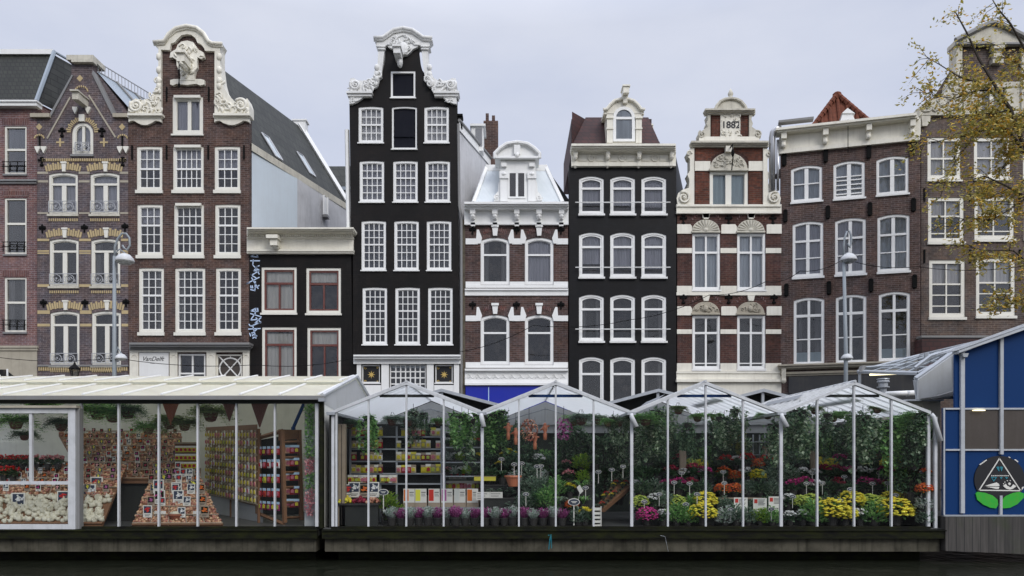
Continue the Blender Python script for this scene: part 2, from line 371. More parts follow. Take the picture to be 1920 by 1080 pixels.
# ------------------------------------------------------------------ houses
SK = .307
def arc(u0, u1, wt, rise, n=8):
    """points from the left springing over the crown to the right springing"""
    if rise <= 1e-4: return [(u0, wt), (u1, wt)]
    h = (u1-u0)/2; c = (u0+u1)/2
    if rise > h*.97: return [(c-h*math.cos(math.pi*i/n), wt-rise+rise*math.sin(math.pi*i/n)) for i in range(n+1)]
    rad = (h*h+rise*rise)/(2*rise); a = math.asin(h/rad)
    return [(c+rad*math.sin(-a+2*a*i/n), wt-rad+rad*math.cos(-a+2*a*i/n)) for i in range(n+1)]
def arch_top(u, u0, u1, wt, rise):
    if rise <= 1e-4: return wt
    h = (u1-u0)/2; c = (u0+u1)/2
    if rise > h*.97: return wt-rise+rise*math.sqrt(max(0, 1-((u-c)/h)**2))
    rad = (h*h+rise*rise)/(2*rise); return wt-rad+math.sqrt(max(0, rad*rad-(u-c)**2))
class House:
    def __init__(s, name, label, px0, px1, Y0=31.8, Y1=31.8):
        s.px0 = px0; s.Y0 = Y0
        a = Vector(((px0-960)*Y0/FPX, Y0)); b = Vector(((px1-960)*Y1/FPX, Y1)); d = (b-a); s.len = d.length; d.normalize()
        s.a = a; s.d = d; s.root = empty(name, (a.x, a.y, ZST), math.atan2(d.y, d.x), label, 'house'); s.holes = []
        s.k = (Y0+Y1)/2/FPX
    def U(s, px):
        r = (px-960)/FPX   # a.x+t dx = r (a.y+t dy)
        return (r*s.a.y-s.a.x)/(s.d.x-r*s.d.y)
    def W(s, px, py):
        y = s.a.y+s.U(px)*s.d.y; return EYE+(HZ-py)*y/FPX-ZST
    def pt(s, px, py): return (s.U(px), s.W(px, py))
    def pts(s, L): return [s.pt(*q) for q in L]
    def rect(s, x0, x1, y0, y1):
        c = (x0+x1)/2; return s.U(x0), s.U(x1), s.W(c, y1), s.W(c, y0)
    def near(s, u, w, f):
        c = 1-f/31.5; return (u+s.a.x)*c-s.a.x, (w+ZST-EYE)*c+EYE-ZST
    def part(s, name, mb, m, parent=None, smooth=False, exact=False):
        o = mb.build(name, m, parent or s.root, smooth)
        if parent is None and not exact and mb.v:
            ys = min(v[1] for v in mb.v)
            if ys < -.045 and max(v[1] for v in mb.v) < .6:
                f = min(.2, -ys); us = [v[0] for v in mb.v]; zs = [v[2] for v in mb.v]; cu, cz = (min(us)+max(us))/2, (min(zs)+max(zs))/2
                a, b = s.near(cu, cz, f); o.location = (a-cu, 0, b-cz)
        return o
    def bx(s, name, x0, x1, y0, y1, f, m, back=.04, parent=None):
        """a box in front of the wall: f = how far it stands proud"""
        u0, u1, w0, w1 = s.rect(x0, x1, y0, y1); u0, w0 = s.near(u0, w0, f); u1, w1 = s.near(u1, w1, f)
        return s.part(name, MB().box(u0, u1, -f, back, w0, w1), m, parent, exact=True)
    def cornice(s, name, x0, x1, steps, m, ext=1.2):
        mb = MB(); c = (x0+x1)/2
        for i, (y0, y1, f) in enumerate(steps):
            u0, w0 = s.near(s.U(x0), s.W(c, y1), f); u1, w1 = s.near(s.U(x1), s.W(c, y0), f)
            mb.box(u0-.01, u1+.01, -f, .1+.003*i, w0, w1)
        return s.part(name, mb, m, exact=True)
    def poly(s, name, L, f, m, back=.04): return s.part(name, MB().prism(s.pts(L), -f, back), m)
    def wall(s, L, m, thick=.33):
        return s.part('wall', MB().prism(s.pts(L), 0, thick, 0, s.holes), m)
    def body(s, L, depth, m, name='side_wall', y0=.335, skew=SK):
        return s.part(name, MB().prism(s.pts(L), y0, y0+depth, 0, shear=(skew*depth, 0)), m)
    def window(s, x0, x1, y0, y1, arch=0, fw=4.5, rails=(), mull=(), grids=(), curtain=None, cov=(0, 1), sill=3.5, fm='creamclean', bm=None,
               sash=0, sm=None, hood=False, recess=.035, panel=None, sillm=None, bar=1.5, sillout=.07):
        u0, u1, w0, w1 = s.rect(x0, x1, y0, y1); k = s.k; f = fw*k; ar = arch*k
        cx = (x0+x1)/2; Wy = lambda py: s.W(cx, py)
        outer = [(u0, w0)]+arc(u0, u1, w1, ar)+[(u1, w0)]
        e = .004
        s.holes.append([(u0+e, w0+e)]+arc(u0+e, u1-e, w1-e, ar)+[(u1-e, w0+e)])
        i0, i1, b0, b1 = u0+f, u1-f, w0+f*1.15, w1-f
        ai = ar*(i1-i0)/(u1-u0)
        inner = [(i0, b0)]+arc(i0, i1, b1, ai)+[(i1, b0)]
        win = s.part('window', MB().prism(outer, recess, .17, 0, [inner]), fm)
        mb = MB(); top = lambda u: arch_top(u, i0, i1, b1, ai); o0, o1 = i0-.006, i1+.006
        if sash:
            q = sash*k
            mb.prism(inner, recess+.03, .15, 0, [[(i0+q, b0+q)]+arc(i0+q, i1-q, b1-q, ai)+[(i1-q, b0+q)]])
        for r in rails:
            py, th = r if hasattr(r, '__len__') else (r, 3); mb.box(o0, o1, recess+.02, .14, Wy(py+th/2), Wy(py-th/2))
        for px, th, ya, yb in mull:
            u = s.U(px); h = th*k/2; t_ = min(Wy(ya), top(u)) if ya is not None else top(u)
            mb.box(u-h, u+h, recess+.025, .138, Wy(yb) if yb is not None else b0, t_+.004)
        for ya, yb, nc, nr in grids:
            h = bar*k/2; za = Wy(ya) if ya is not None else b1; zb = Wy(yb) if yb is not None else b0
            for j in range(1, nc):
                u = i0+(i1-i0)*j/nc; mb.box(u-h, u+h, recess+.035, .125, zb, min(za, top(u)) if ya is not None else top(u))
            for j in range(1, nr):
                z = zb+(za-zb)*j/nr; mb.box(o0, o1, recess+.038, .122, z-h, z+h)
        if mb.v: s.part('glazing_bars', mb, bm or sm or fm, win)
        g = MB().prism(inner, .105, .111)
        if panel: s.part('shutter_panel', g, panel, win)
        else: s.part('pane', g, 'glass', win)
        if curtain:
            za, zb = w1-(w1-w0)*cov[0], w1-(w1-w0)*cov[1]
            za = min(za, w1-f*.5); zb = max(zb, w0+f*.5)
            n = 24; cm = MB(); vsx = []
            for j in range(n+1):
                u = i0+(i1-i0)*j/n; yy = .2+.018*math.sin(j*1.9+x0); vsx += [(u, yy, zb), (u, yy, za)]
            cm.add(vsx, [(2*j, 2*j+2, 2*j+3, 2*j+1) for j in range(n)]); s.part('curtain', cm, curtain, win)
        hsh = (int(x0*7+y0*13) % 10)
        if not panel and ((curtain == 'drape' and hsh < 5 and not grids) or (hsh in (2, 6) and curtain in (None, 'drape', 'net'))):
            cm = MB()
            for sgn, ua in ((1, i0), (-1, i1)):
                n = 10; wd = (i1-i0)*(.2+.02*hsh); vsx = []
                for j in range(n+1):
                    u = ua+sgn*wd*j/n; yy = .185+.012*math.sin(j*2.6); vsx += [(u+sgn*.03*math.sin(j), yy, b0+.02), (u, yy, b1-f*.3)]
                cm.add(vsx, [(2*j, 2*j+2, 2*j+3, 2*j+1) for j in range(n)])
            s.part('side_drapes', cm, 'sheer', win)
        if not panel:
            q = .02; d0, d1 = .172, .325
            s.part('room', MB().add([(u0+q,d0,w0+q),(u1-q,d0,w0+q),(u1-q,d0,w1-q),(u0+q,d0,w1-q),(u0+q,d1,w0+q),(u1-q,d1,w0+q),(u1-q,d1,w1-q),(u0+q,d1,w1-q)],
                [(4,5,6,7),(0,1,5,4),(1,2,6,5),(2,3,7,6),(3,0,4,7)]), 'room', win)
        if sill: s.part('sill', MB().box(u0-.03, u1+.03, -sillout, .12, w0-sill*k, w0+.002), sillm or fm, win)
        if hood: s.part('awning_box', MB().box(u0+.1, u1-.1, -.1, .03, w1-.09, w1+.02), fm, win)
        win.data.name = 'window'
        return win
    def anchor(s, px, py, h=14, style=0):
        u, w_ = s.pt(px, py); k = s.k; h = h*k; mb = MB()
        if style == 0:
            mb.box(u-.03, u+.03, -.05, .02, w_-h/2, w_+h/2); mb.box(u-.11, u+.11, -.055, .01, w_+h*.1, w_+h*.28)
            for dz in (-h/2, h/2): mb.blob((u, -.03, w_+dz), (.09, .04, .06))
            mb.blob((u-.12, -.03, w_+h*.2), (.045, .035, .06)); mb.blob((u+.12, -.03, w_+h*.2), (.045, .035, .06))
        elif style == 1:
            mb.box(u-.085, u+.085, -.08, .02, w_-h/2, w_+h/2); mb.blob((u, -.05, w_+h/2), (.085, .05, .06)); mb.blob((u, -.05, w_-h/2), (.085, .05, .06))
        elif style == 2:
            mb.box(u-.028, u+.028, -.05, .02, w_-h/2, w_+h/2)
        else:
            mb.blob((u-.09, -.03, w_+h*.12), (.07, .04, .08)); mb.blob((u+.09, -.03, w_+h*.12), (.07, .04, .08)); mb.blob((u, -.035, w_+h*.28), (.06, .04, .10)); mb.box(u-.03, u+.03, -.05, .02, w_-h*.6, w_+h*.2)
        s.part('wall_anchor', mb, 'iron')
def relief(mb, poly, y, n, seed=0, r=(.03, .09), m=0, depth=.04):
    """carved leaf work: curls and lobes scattered over an outline"""
    rd = random.Random(seed); xs = [p[0] for p in poly]; zs = [p[1] for p in poly]; k = 0; tries = 0
    while k < n and tries < n*30:
        tries += 1; x = rd.uniform(min(xs), max(xs)); z = rd.uniform(min(zs), max(zs))
        if not inpoly(x, z, poly): continue
        k += 1; q = rd.uniform(*r)
        if rd.random() < .45: mb.scroll(x, z, q, y, rd.uniform(0, 6), .9, rd.choice((-1, 1)), q*.26, m)
        else:
            a = rd.uniform(0, 3.14); c, s_ = math.cos(a), math.sin(a)
            pts = [(x+c*q*t-s_*q*.5*t*t, y-.01, z+s_*q*t+c*q*.5*t*t) for t in (-1, -.5, 0, .5, 1)]
            mb.tube(pts, [q*.08, q*.3, q*.36, q*.26, q*.06], 6, m)
def mirror(L, cx): return [(2*cx-x, y) for x, y in L]
# ================================================================== HOUSE A : reddish brick with dark mansard (far left)
H = House('brick_house', 'reddish brick house with dark tiled mansard roof at the far left edge', -50, 70)
for i, (a, b, rl, cv) in enumerate([(236, 327, 280, None), (371, 477, 419, 'drape'), (520, 623, 567, 'drape')]):
    wn = H.window(8, 50, a, b, 0, 3.5, rails=[(rl, 4)], curtain=cv or 'net', cov=(0, 1) if cv else (0, .5), sill=3, sillm='lead', fm='creamclean')
    mb = MB(); k = H.k
    for dz in (b-22, b-13): 
        p = H.pt(9, dz); q = H.pt(49, dz); mb.tube([(p[0]-.06, -.1, p[1]), (q[0]+.06, -.1, q[1])], .018, 5)
    for px in (9, 22, 36, 49): p = H.pt(px, b-22); mb.box(p[0]-.012, p[0]+.012, -.11, -.09, p[1]-.42, p[1])
    H.part('window_rail', mb, 'iron', wn)
    H.bx('brick_lintel', 4, 54, a-13, a-2, .012, 'soldier')
for x0 in (-44,):
    for a, b, rl in [(236, 327, 280), (371, 477, 419), (520, 623, 567)]: H.window(x0, x0+34, a, b, 0, 3.5, rails=[(rl, 4)], curtain='net', sill=3, sillm='lead')
H.cornice('string_course', -50, 67, [(336, 339, .14), (339, 344, .08)], 'lead')
H.cornice('gutter', -50, 68, [(187, 190, .34), (190, 198, .28)], 'white')
H.bx('rendered_base', -50, 69, 648, 917, .03, 'sand')
H.cornice('base_moulding', -50, 69, [(648, 652, .12), (652, 657, .08)], 'sand')
MBp = MB().prism(H.pts([(-30, 917), (-30, 700), (-10, 693), (10, 693), (34, 712), (34, 917)]), -.05, -.03); H.part('shop_arch', MBp, 'room')
mb = MB()
for px in (-8, 12): mb.box(H.U(px), H.U(px)+.06, -.09, -.05, 0, H.W(px, 692))
H.part('shop_door_frame', mb, 'white')
H.wall([(-50, 917), (69, 917), (69, 198), (-50, 198)], 'brickA')
H.body([(-50, 917), (69, 917), (69, 190), (-50, 190)], 9, 'brickA')
# mansard: slope rises from eave to ridge 1.2 m back
e0, e1 = H.pt(-50, 190), H.pt(69, 190); zt = EYE+(860-103)*33.0/1400-ZST; dx = SK*1.2
L9 = 9; dX = SK*L9
mb = MB(); mb.add([(e0[0],0,e0[1]),(e1[0],0,e1[1]),(e1[0]+.0,1.2,zt),(e0[0],1.2,zt)],
   [(0,1,2,3)])
H.part('roof', mb, 'slate')
H.part('roof_side', MB().add([(e1[0],.02,e1[1]),(e1[0]+dX,L9,e1[1]),(e1[0]+dX,L9,zt),(e1[0]+.0,1.2,zt)], [(0,1,2,3)]), 'shingle')
H.part('roof_top', MB().box(e0[0], e1[0]-.02, 1.25, L9, zt-.02, zt+.05), 'lead')
H.part('ridge_trim', MB().box(e0[0], e1[0], 1.08, 1.3, zt-.02, zt+.2), 'white')
H.part('hip_flashing', MB().tube([(e1[0]+.02, -.05, e1[1]), (e1[0]+.04, 1.15, zt+.12)], .09, 6), 'zinc')
H.part('hip_flashing', MB().tube([(e1[0]+.02, 1.15, zt+.12), (e1[0]+dX, L9, zt+.12)], .06, 6), 'zinc')
mb = MB(); mb.box(e1[0]+.5, e1[0]+1.2, 2.6, 3.6, e1[1]+.9, e1[1]+2.0); H.part('dormer', mb, 'shingle')
# ================================================================== HOUSE B : grey brick, yellow arches, pointed gable
H = House('gabled_house', 'grey brown brick house with yellow striped window arches and pointed gable', 70, 240)
rng = random.Random(5)
def yarch(H, x0, x1, y0, y1, rise, m='yellow'):
    """row of radiating cream bricks over an arched window"""
    n = 15; cx = (x0+x1)/2; k = H.k; mb = MB(); w = x1-x0
    for i in range(n):
        f = (i+.5)/n; a = (f-.5)*.55; px = x0+w*f; yb = y1-rise*(1-(2*f-1)**2)
        c = H.pt(px+math.sin(a)*8, yb-(8 if i % 2 else 7)); hw = w*k/n*.40; hh = (y1-y0-rise)*k*.5*(.95 if i % 2 else .72)
        sn, cs = math.sin(a), math.cos(a)
        L = [(c[0]+x*cs+z*sn, c[1]-x*sn+z*cs) for x, z in ((-hw, -hh), (hw, -hh), (hw, hh), (-hw, hh))]
        mb.prism(L, -.018, .01)
    return H.part('brick_arch', mb, m)
def rail_iron(H, wn, x0, x1, y0, y1, m='ironw'):
    mb = MB(); u0, u1, w0, w1 = H.rect(x0, x1, y0, y1); y = -.06; c = (u0+u1)/2; h = w1-w0
    for z in (w0+.03, w1): mb.tube([(u0, y, z), (u1, y, z)], .016, 5)
    for u in (u0, c, u1): mb.box(u-.012, u+.012, y-.012, y+.012, w0, w1)
    for sgn in (-1, 1):
        cu = c+sgn*(u1-u0)*.24; r = h*.40
        mb.tube([(cu+r*math.cos(t*math.pi/7), y, w0+h*.5+r*math.sin(t*math.pi/7)) for t in range(15)], .014, 5)
        mb.scroll(cu, w0+h*.5, r*.6, y, 0, 1.2, sgn, .014)
        for t in (-1, 1): mb.scroll(cu+t*r*1.25, w0+h*.35, r*.35, y, 1.5, 1., t, .012)
    return H.part('balcony_rail', mb, m, wn)
for (a, b, tr, c1, rl) in [(323, 402, 345, ('skypale', 'skypale'), (378, 399)), (447, 537, 471, (None, 'drape'), (514, 534)), (583, 685, 609, (None, None), (663, 682))]:
    for j, x0 in enumerate((91, 169)):
        x0 += {323: 0, 447: 1.5, 583: 3}[a]; x1 = x0+55
        wn = H.window(x0, x1, a, b, 4, 4.5, rails=[(tr, 4)], mull=[((x0+x1)/2, 8, tr, None)], curtain=c1[j], sill=4, sillm='stone', sash=1.5)
        rail_iron(H, wn, x0+2, x1-2, rl[0], rl[1])
        yarch(H, x0-4, x1+4, a-19, a+1, 5)
        mb = MB(); p = H.rect((x0+x1)/2-4.5, (x0+x1)/2+4.5, a-20, a-2); mb.prism([(p[0]+.04, p[2]), (p[1]-.04, p[2]), (p[1], p[3]), (p[0], p[3])], -.07, .02)
        mb.box(p[0]-.02, p[1]+.02, -.09, .02, p[3]-.06, p[3]+.01); H.part('keystone', mb, 'creamclean')
        mb = MB()
        for i in range(14): u = H.U(x0+1+i*4.0); mb.box(u, u+.045, -.03, .01, H.W(x0, b+13), H.W(x0, b+8))
        H.part('brick_dentils', mb, 'yellow')
for ys in [(322, 326), (338, 342), (398, 401)]:
    for a, b in ((70, 90), (147.5, 168), (225, 240)): H.bx('stone_band', a, b, ys[0], ys[1], .01, 'sand')
for ys in [(447.5, 452), (469, 472), (473.5, 476), (533, 538)]:
    for a, b in ((70, 92), (148.5, 170), (227, 240)): H.bx('stone_band', a, b, ys[0], ys[1], .01, 'yellow')
for ys in [(582, 588.5), (607, 612)]:
    for a, b in ((70, 93.5), (150, 171.5), (228, 240)): H.bx('stone_band', a, b, ys[0], ys[1], .01, 'yellow')
def dent(H, x0, x1, y0, y1, m='yellow', step=4.2, f=.05):
    mb = MB(); x = x0
    while x < x1: u = H.U(x); mb.box(u, u+.05, -f, .01, H.W(x, y1), H.W(x, y0)); x += step
    H.part('brick_dentils', mb, m)
dent(H, 78, 236, 297, 302); dent(H, 72, 238, 688, 695)
H.bx('string_course', 70, 240, 684, 687, .08, 'lead')
for x, y in ((150, 147), (73.5, 238), (229, 238)):
    H.poly('brick_diamond', [(x-6, y), (x, y-6.5), (x+6, y), (x, y+6.5)], .012, 'yellow')
for x, y in ((113, 267), (195, 267)):
    p = H.pt(x, y); k = H.k; H.part('brick_cross', MB().box(p[0]-7.5*k, p[0]+7.5*k, -.014, .01, p[1]-.035, p[1]+.035).box(p[0]-.035, p[0]+.035, -.017, .01, p[1]-8*k, p[1]+8*k), 'yellow')
wn = H.window(134.5, 175, 229, 290, 20, 6, mull=[(155, 5, None, None)], curtain='skypale', sill=4, sillm='lead', sash=1.2)
rail_iron(H, wn, 142, 168, 268, 285)
mb = MB(); c = H.pt(155, 249); 
for i in range(21):
    a = math.pi*(i+.5)/21; r0, r1 = 22*H.k, (31 if i % 2 else 29)*H.k
    if abs(a-math.pi/2) < .16: continue
    da = .047
    mb.prism([(c[0]+r0*math.cos(a-da), c[1]+r0*math.sin(a-da)), (c[0]+r1*math.cos(a-da), c[1]+r1*math.sin(a-da)), (c[0]+r1*math.cos(a+da), c[1]+r1*math.sin(a+da)), (c[0]+r0*math.cos(a+da), c[1]+r0*math.sin(a+da))], -.018, .01)
H.part('brick_arch', mb, 'yellow')
H.bx('keystone', 147.5, 157.5, 214, 227, .08, 'creamclean')
for x, y in ((140, 206), (164, 206), (69.5, 280), (81, 280), (224, 280), (235.5, 280)):
    H.poly('corbel', [(x-5, y-6), (x+5, y-6), (x+4.5, y-2), (x, y+7), (x-4.5, y-2)], .09, 'creamclean')
for x0, x1 in ((71.5, 78), (226.5, 233)): H.bx('blind_slot', (x0+x1)/2-2.5, (x0+x1)/2+1.5, 255, 276, .006, 'iron')
for x in (74, 230):
    mb = MB(); c = H.pt(x, 260)
    for i in range(7):
        a = math.pi*(i+.5)/7; mb.blob((c[0]+.2*math.cos(a), -.015, c[1]+.15*math.sin(a)), (.035, .03, .05))
    H.part('brick_arch', mb, 'yellow')
mb = MB(); c = H.pt(153, 172)
for i in range(9): a = math.pi*(i+.5)/9; mb.blob((c[0]+.27*math.cos(a), -.015, c[1]+.22*math.sin(a)), (.03, .03, .055))
H.part('brick_arch', mb, 'yellow')
for L in ([(88, 259), (131, 182), (133, 184), (90, 261)], [(168, 178), (218, 257), (216, 259), (166, 180)]): H.poly('stone_rib', L, .03, 'sand')
for x, y in ((78, 428), (157, 427), (233, 425), (80, 568), (158, 568), (235, 567), (115, 247), (190, 247), (77, 302), (229, 302)): H.anchor(x, y, 13, 3 if y > 400 else 0)
# hoist beam
p = H.pt(155, 190); mb = MB(); mb.box(p[0]-.13, p[0]+.13, -.75, .1, p[1]-.17, p[1]+.13); mb.box(p[0]-.17, p[0]+.17, -.85, .0, p[1]+.13, p[1]+.19)
H.part('hoist_beam', mb, 'stone')
outl = [(70, 917), (240, 917), (240, 219), (215, 219), (213, 214), (174, 134), (174, 116), (134, 116), (134, 142), (94, 214), (92, 219), (70, 219)]
H.wall(outl, 'brickB')
H.cornice('chimney_cap', 134, 174, [(106, 110, .12), (110, 116, .2)], 'stone')
H.part('coping', MB().box(H.U(129), H.U(179), -.18, .8, H.W(150, 116), H.W(150, 107)), 'stone')
for a, b in ((56, 92), (211, 240)): H.part('kneeler_cap', MB().box(H.U(a), H.U(b)-.003, -.15, .5, H.W(a, 219), H.W(a, 212)), 'sand')
for L in ([(90, 219), (134, 140), (137, 141), (95, 219)], [(174, 132), (216, 217), (212, 219), (172, 138)]): H.poly('gable_coping', L, .05, 'lead', .4)
H.body([(70, 917), (240, 917), (240, 217), (174, 128), (134, 128), (94, 217), (70, 217)], 8, 'brickB')
p0, p1 = H.pt(174, 127), H.pt(240, 214); Ld = 8.2; q = Ld*SK
H.part('roof', MB().add([(p0[0], .3, p0[1]), (p1[0]+.25, .3, p1[1]), (p1[0]+.25+q, Ld, p1[1]), (p0[0]+q, Ld, p0[1])], [(0,1,2,3)]), 'zinc')
mb = MB()
for i in range(1, 8):
    t = i/8; y = .3+t*Ld; mb.tube([(p0[0]+q*t, y, p0[1]+.05), (p1[0]+.25+q*t, y, p1[1]+.05)], .07, 5)
H.part('roof_batten', mb, 'lead')
mb = MB(); mb.tube([(p0[0], .4, p0[1]+.45), (p0[0]+q, Ld, p0[1]+.45)], .025, 5); mb.tube([(p0[0], .4, p0[1]+.05), (p0[0]+q, Ld, p0[1]+.05)], .03, 5)
for i in range(46): t = i/45; mb.box(p0[0]+q*t-.012, p0[0]+q*t+.012, .4+(Ld-.4)*t-.012, .4+(Ld-.4)*t+.012, p0[1], p0[1]+.45)
H.part('roof_railing', mb, 'ironw')
# ================================================================== HOUSE C : brown brick, bell gable with cream scrolls
H = House('bell_gable_house', 'tall brown brick house with cream scrolled neck gable and coat of arms', 240.5, 467); HC = H
k = H.k
wn = H.window(323, 381, 181, 252, 0, 6.5, mull=[(354, 6.5, None, None)], curtain='skypale', sill=3, sash=1.5, hood=True)
rows = [(274, 357, 316, 2, 2, [(256, 304.5, 3), (324, 382, 5), (402, 450.5, 3)]), (383, 479, 422, 2, 3, [(257, 305, 3), (326, 382.5, 4), (403, 451, 3)]), (502, 623.5, 553.5, 3, 4, [(260, 307.5, 3), (328, 385, 4), (404.5, 452, 3)])]
for y0, y1, ym, ra, rb, W3 in rows:
    for j, (x0, x1, nc) in enumerate(W3):
        H.window(x0, x1, y0, y1, .8, 5.2, rails=[(ym, 3.4)], grids=[(None, ym, nc, ra), (ym, None, nc, rb)], bar=1.35, curtain='skypale' if (y0 < 300 or j == 0 and y0 < 400) else 'drape', cov=(0, .45 if y0 < 300 else .35), sill=6, sash=1.2, bm='white', hood=(j == 1 and y0 < 500))
for x in (247, 312, 390, 457): H.anchor(x, 285, 26, 2)
for x in (312, 391): H.anchor(x, 176, 27, 2)
# shop front
H.cornice('shop_cornice', 242, 467, [(642, 646, .5), (646, 650, .42), (650, 653, .3), (653, 656, .2)], 'lead')
H.bx('shop_frieze', 243, 467, 656, 660, .12, 'cream')
for a, b in ((243, 259), (318, 332), (387, 404), (455, 467)):
    H.bx('pilaster', a, b, 660, 917, .09, 'cream'); 
    c = H.pt((a+b)/2, 667); mb = MB(); mb.tube([(c[0]+5*k*math.cos(t), -.1, c[1]-3*k+5*k*math.sin(t)) for t in [math.pi*i/8 for i in range(9)]], .02, 5); H.part('pilaster_moulding', mb, 'cream')
H.window(334, 385.5, 663, 760, 0, 3.5, rails=[(700, 3)], mull=[(360, 3, None, None)], sill=0, fm='white')
wn = H.window(405, 454, 664, 760, 0, 3, sill=0, panel='brownpanel')
mb = MB(); c = H.pt(430.5, 691); r = 20*k
mb.tube([(c[0]+r*math.cos(t*math.pi/14), .08, c[1]+r*math.sin(t*math.pi/14)) for t in range(29)], .035, 5)
for a in (1, -1): mb.tube([(c[0]-.5, .085, c[1]-.55*a), (c[0]+.5, .085, c[1]+.55*a)], .03, 5)
for a, b in ((-1, 0), (0, 1)): mb.tube([(c[0]+a*.55+b*0, .088, c[1]+b*.55), (c[0]+a*.45, .088, c[1]+b*.45)], .02, 5)
H.part('round_tracery', mb, 'white', wn)
sg = H.bx('sign_board', 261, 316, 661, 760, .06, 'white')
# sign lettering
def text(H, s, px, py, size, m, parent, y=-.07, name='lettering', rz=0, shear=0, ext=.004, bold=0, align='CENTER'):
    cu = bpy.data.curves.new(name, 'FONT'); cu.body = s; cu.size = size; cu.align_x = align; cu.align_y = 'CENTER'; cu.extrude = ext; cu.shear = shear; cu.offset = bold
    o = bpy.data.objects.new(name, cu); sc.collection.objects.link(o); cu.materials.append(M[m]); o.parent = parent
    bpy.context.view_layer.update(); me = bpy.data.meshes.new_from_object(o.evaluated_get(bpy.context.evaluated_depsgraph_get())); bpy.data.objects.remove(o)
    me.transform(Matrix.Rotation(R(90), 4, 'X')); o = bpy.data.objects.new(name, me); sc.collection.objects.link(o); o.parent = parent
    p = H.pt(px, py); o.location = (p[0], y, p[1]); return o
text(H, 'VanDelft', 287.5, 673.5, .26, 'ink', sg, -.066, shear=.4)
mb = MB(); p = H.pt(287.5, 682); mb.box(p[0]-.1, p[0]+.1, -.064, -.05, p[1], p[1]+.012); H.part('sign_rule', mb, 'ink', sg)

# gable trims
k = H.k
G_out = [(240.5, 917), (467, 917), (467, 222), (403, 222), (403, 85), (405, 88), (385, 80), (372, 62), (352, 56), (332, 62), (320, 80), (302, 88), (302, 222), (240.5, 222)]
H.wall(G_out, 'brickC')
trim = [(288, 79), (308, 76), (316, 63), (330, 52), (348, 48), (366, 51), (380, 61), (390, 77), (394, 80), (416, 82), (413, 88), (412, 91),
        (412, 120), (416, 150), (420, 165), (428, 178), (440, 190), (450, 192), (463, 184), (467, 196), (467, 215), (402, 215), (402, 96), (384, 95), (383, 91), (377, 83), (370, 80), (366, 71), (358, 65), (350, 64), (340, 66), (332, 74), (328, 79), (320, 82), (318, 94),
        (302, 93), (302, 213), (240, 212), (242, 192), (255, 184), (265, 188), (280, 184), (290, 170), (296, 150), (297, 120), (297, 90), (293, 87), (288, 82)]
H.poly('gable_trim', trim, .14, 'cream', .42)
mb = MB()
def line3(L, y): return [(H.pt(*q)[0], y, H.pt(*q)[1]) for q in L]
arcL = [(288, 79), (308, 77), (316, 64), (330, 53), (350, 48.5), (368, 52), (381, 62), (390, 77), (397, 81), (416, 82)]
mb.tube(line3(arcL, -.2), .09, 6); mb.tube(line3([(x, y+4) for x, y in arcL], -.16), .05, 6)
H.part('gable_moulding', mb, 'cream', smooth=True)
for sgn, (cx, cy) in ((1, (255, 197)), (-1, (451, 196))):
    mb = MB(); c = H.pt(cx, cy)
    mb.scroll(c[0], c[1], 12*k, -.17, 2.5, 1.7, sgn, .075)
    xs = (245, 300) if sgn == 1 else (403, 465)
    reg = H.pts([(xs[0], 212), (xs[0], 192), ((xs[0]+xs[1])/2, 186 if True else 0), (xs[1], 212)] if sgn == 1 else [(404, 212), (404, 160), (425, 188), (465, 192), (465, 212)])
    if sgn == 1: reg = H.pts([(243, 211), (245, 193), (278, 189), (294, 165), (301, 165), (301, 211)])
    relief(mb, reg, -.15, 26, 7+sgn, (.1, .22))
    ex = 298 if sgn == 1 else 408
    for yy in (105, 130, 150, 160): mb.blob((H.pt(ex-sgn*2, yy)[0], -.12, H.pt(ex, yy)[1]), (.12, .1, .17))
    mb.scroll(H.pt(ex-sgn*5, 148)[0], H.pt(ex, 150)[1], .16, -.12, 0, 1.2, sgn, .05)
    H.part('scroll_ornament', mb, 'cream', smooth=True)
for x0, x1 in ((239, 303), (400, 468)):
    H.cornice('scroll_shelf', x0, x1, [(212, 216, .28), (216, 220, .18)], 'cream')
    c = (x0+x1)/2; L = [(x0+2, 220), (x1-1, 220), (x1-1, 229), (x1-5, 227), (x1-12, 226), (x1-18, 230), (c+5, 234), (c-5, 234), (x0+18, 230), (x0+12, 226), (x0+5, 227), (x0+2, 229)]
    H.poly('scroll_apron', L, .13, 'cream')
crest = [(318, 108), (320, 98), (330, 92), (333, 84), (340, 78), (351, 76), (362, 79), (367, 86), (372, 93), (381, 98), (383, 108), (377, 110), (370, 107), (369, 118), (370, 126), (366, 132), (364, 142), (365, 150), (338, 150), (339, 138), (335, 130), (331, 122), (331, 112), (324, 107)]
H.poly('coat_of_arms', crest, .16, 'cream')
mb = MB(); relief(mb, H.pts([(323, 104), (330, 95), (340, 82), (362, 82), (378, 104), (366, 106), (362, 148), (340, 148), (335, 106)]), -.17, 34, 3, (.08, .2)); H.part('carved_shield', mb, 'cream', smooth=True)
H.poly('crest_base', [(319, 150), (326, 148), (376, 148), (383, 150), (383, 158), (375, 160), (368, 157), (350, 159), (330, 157), (324, 160), (319, 158)], .14, 'cream')
p = H.pt(352, 122); mb = MB(); mb.box(p[0]-.16, p[0]+.16, -.9, .1, p[1]-.2, p[1]+.12); mb.box(p[0]-.2, p[0]+.2, -1.0, 0, p[1]+.12, p[1]+.2); mb.blob((p[0], -.6, p[1]-.25), (.13, .35, .16)); H.part('hoist_beam', mb, 'cream')
H.part('hoist_hook', MB().tube([(p[0]-.1, -.8, p[1]-.2), (p[0]-.1, -.8, p[1]-1.1)], .022, 5).blob((p[0]-.1, -.8, p[1]-.65), (.04, .04, .2)).blob((p[0]-.1, -.8, p[1]-1.15), (.05, .05, .12)), 'iron')
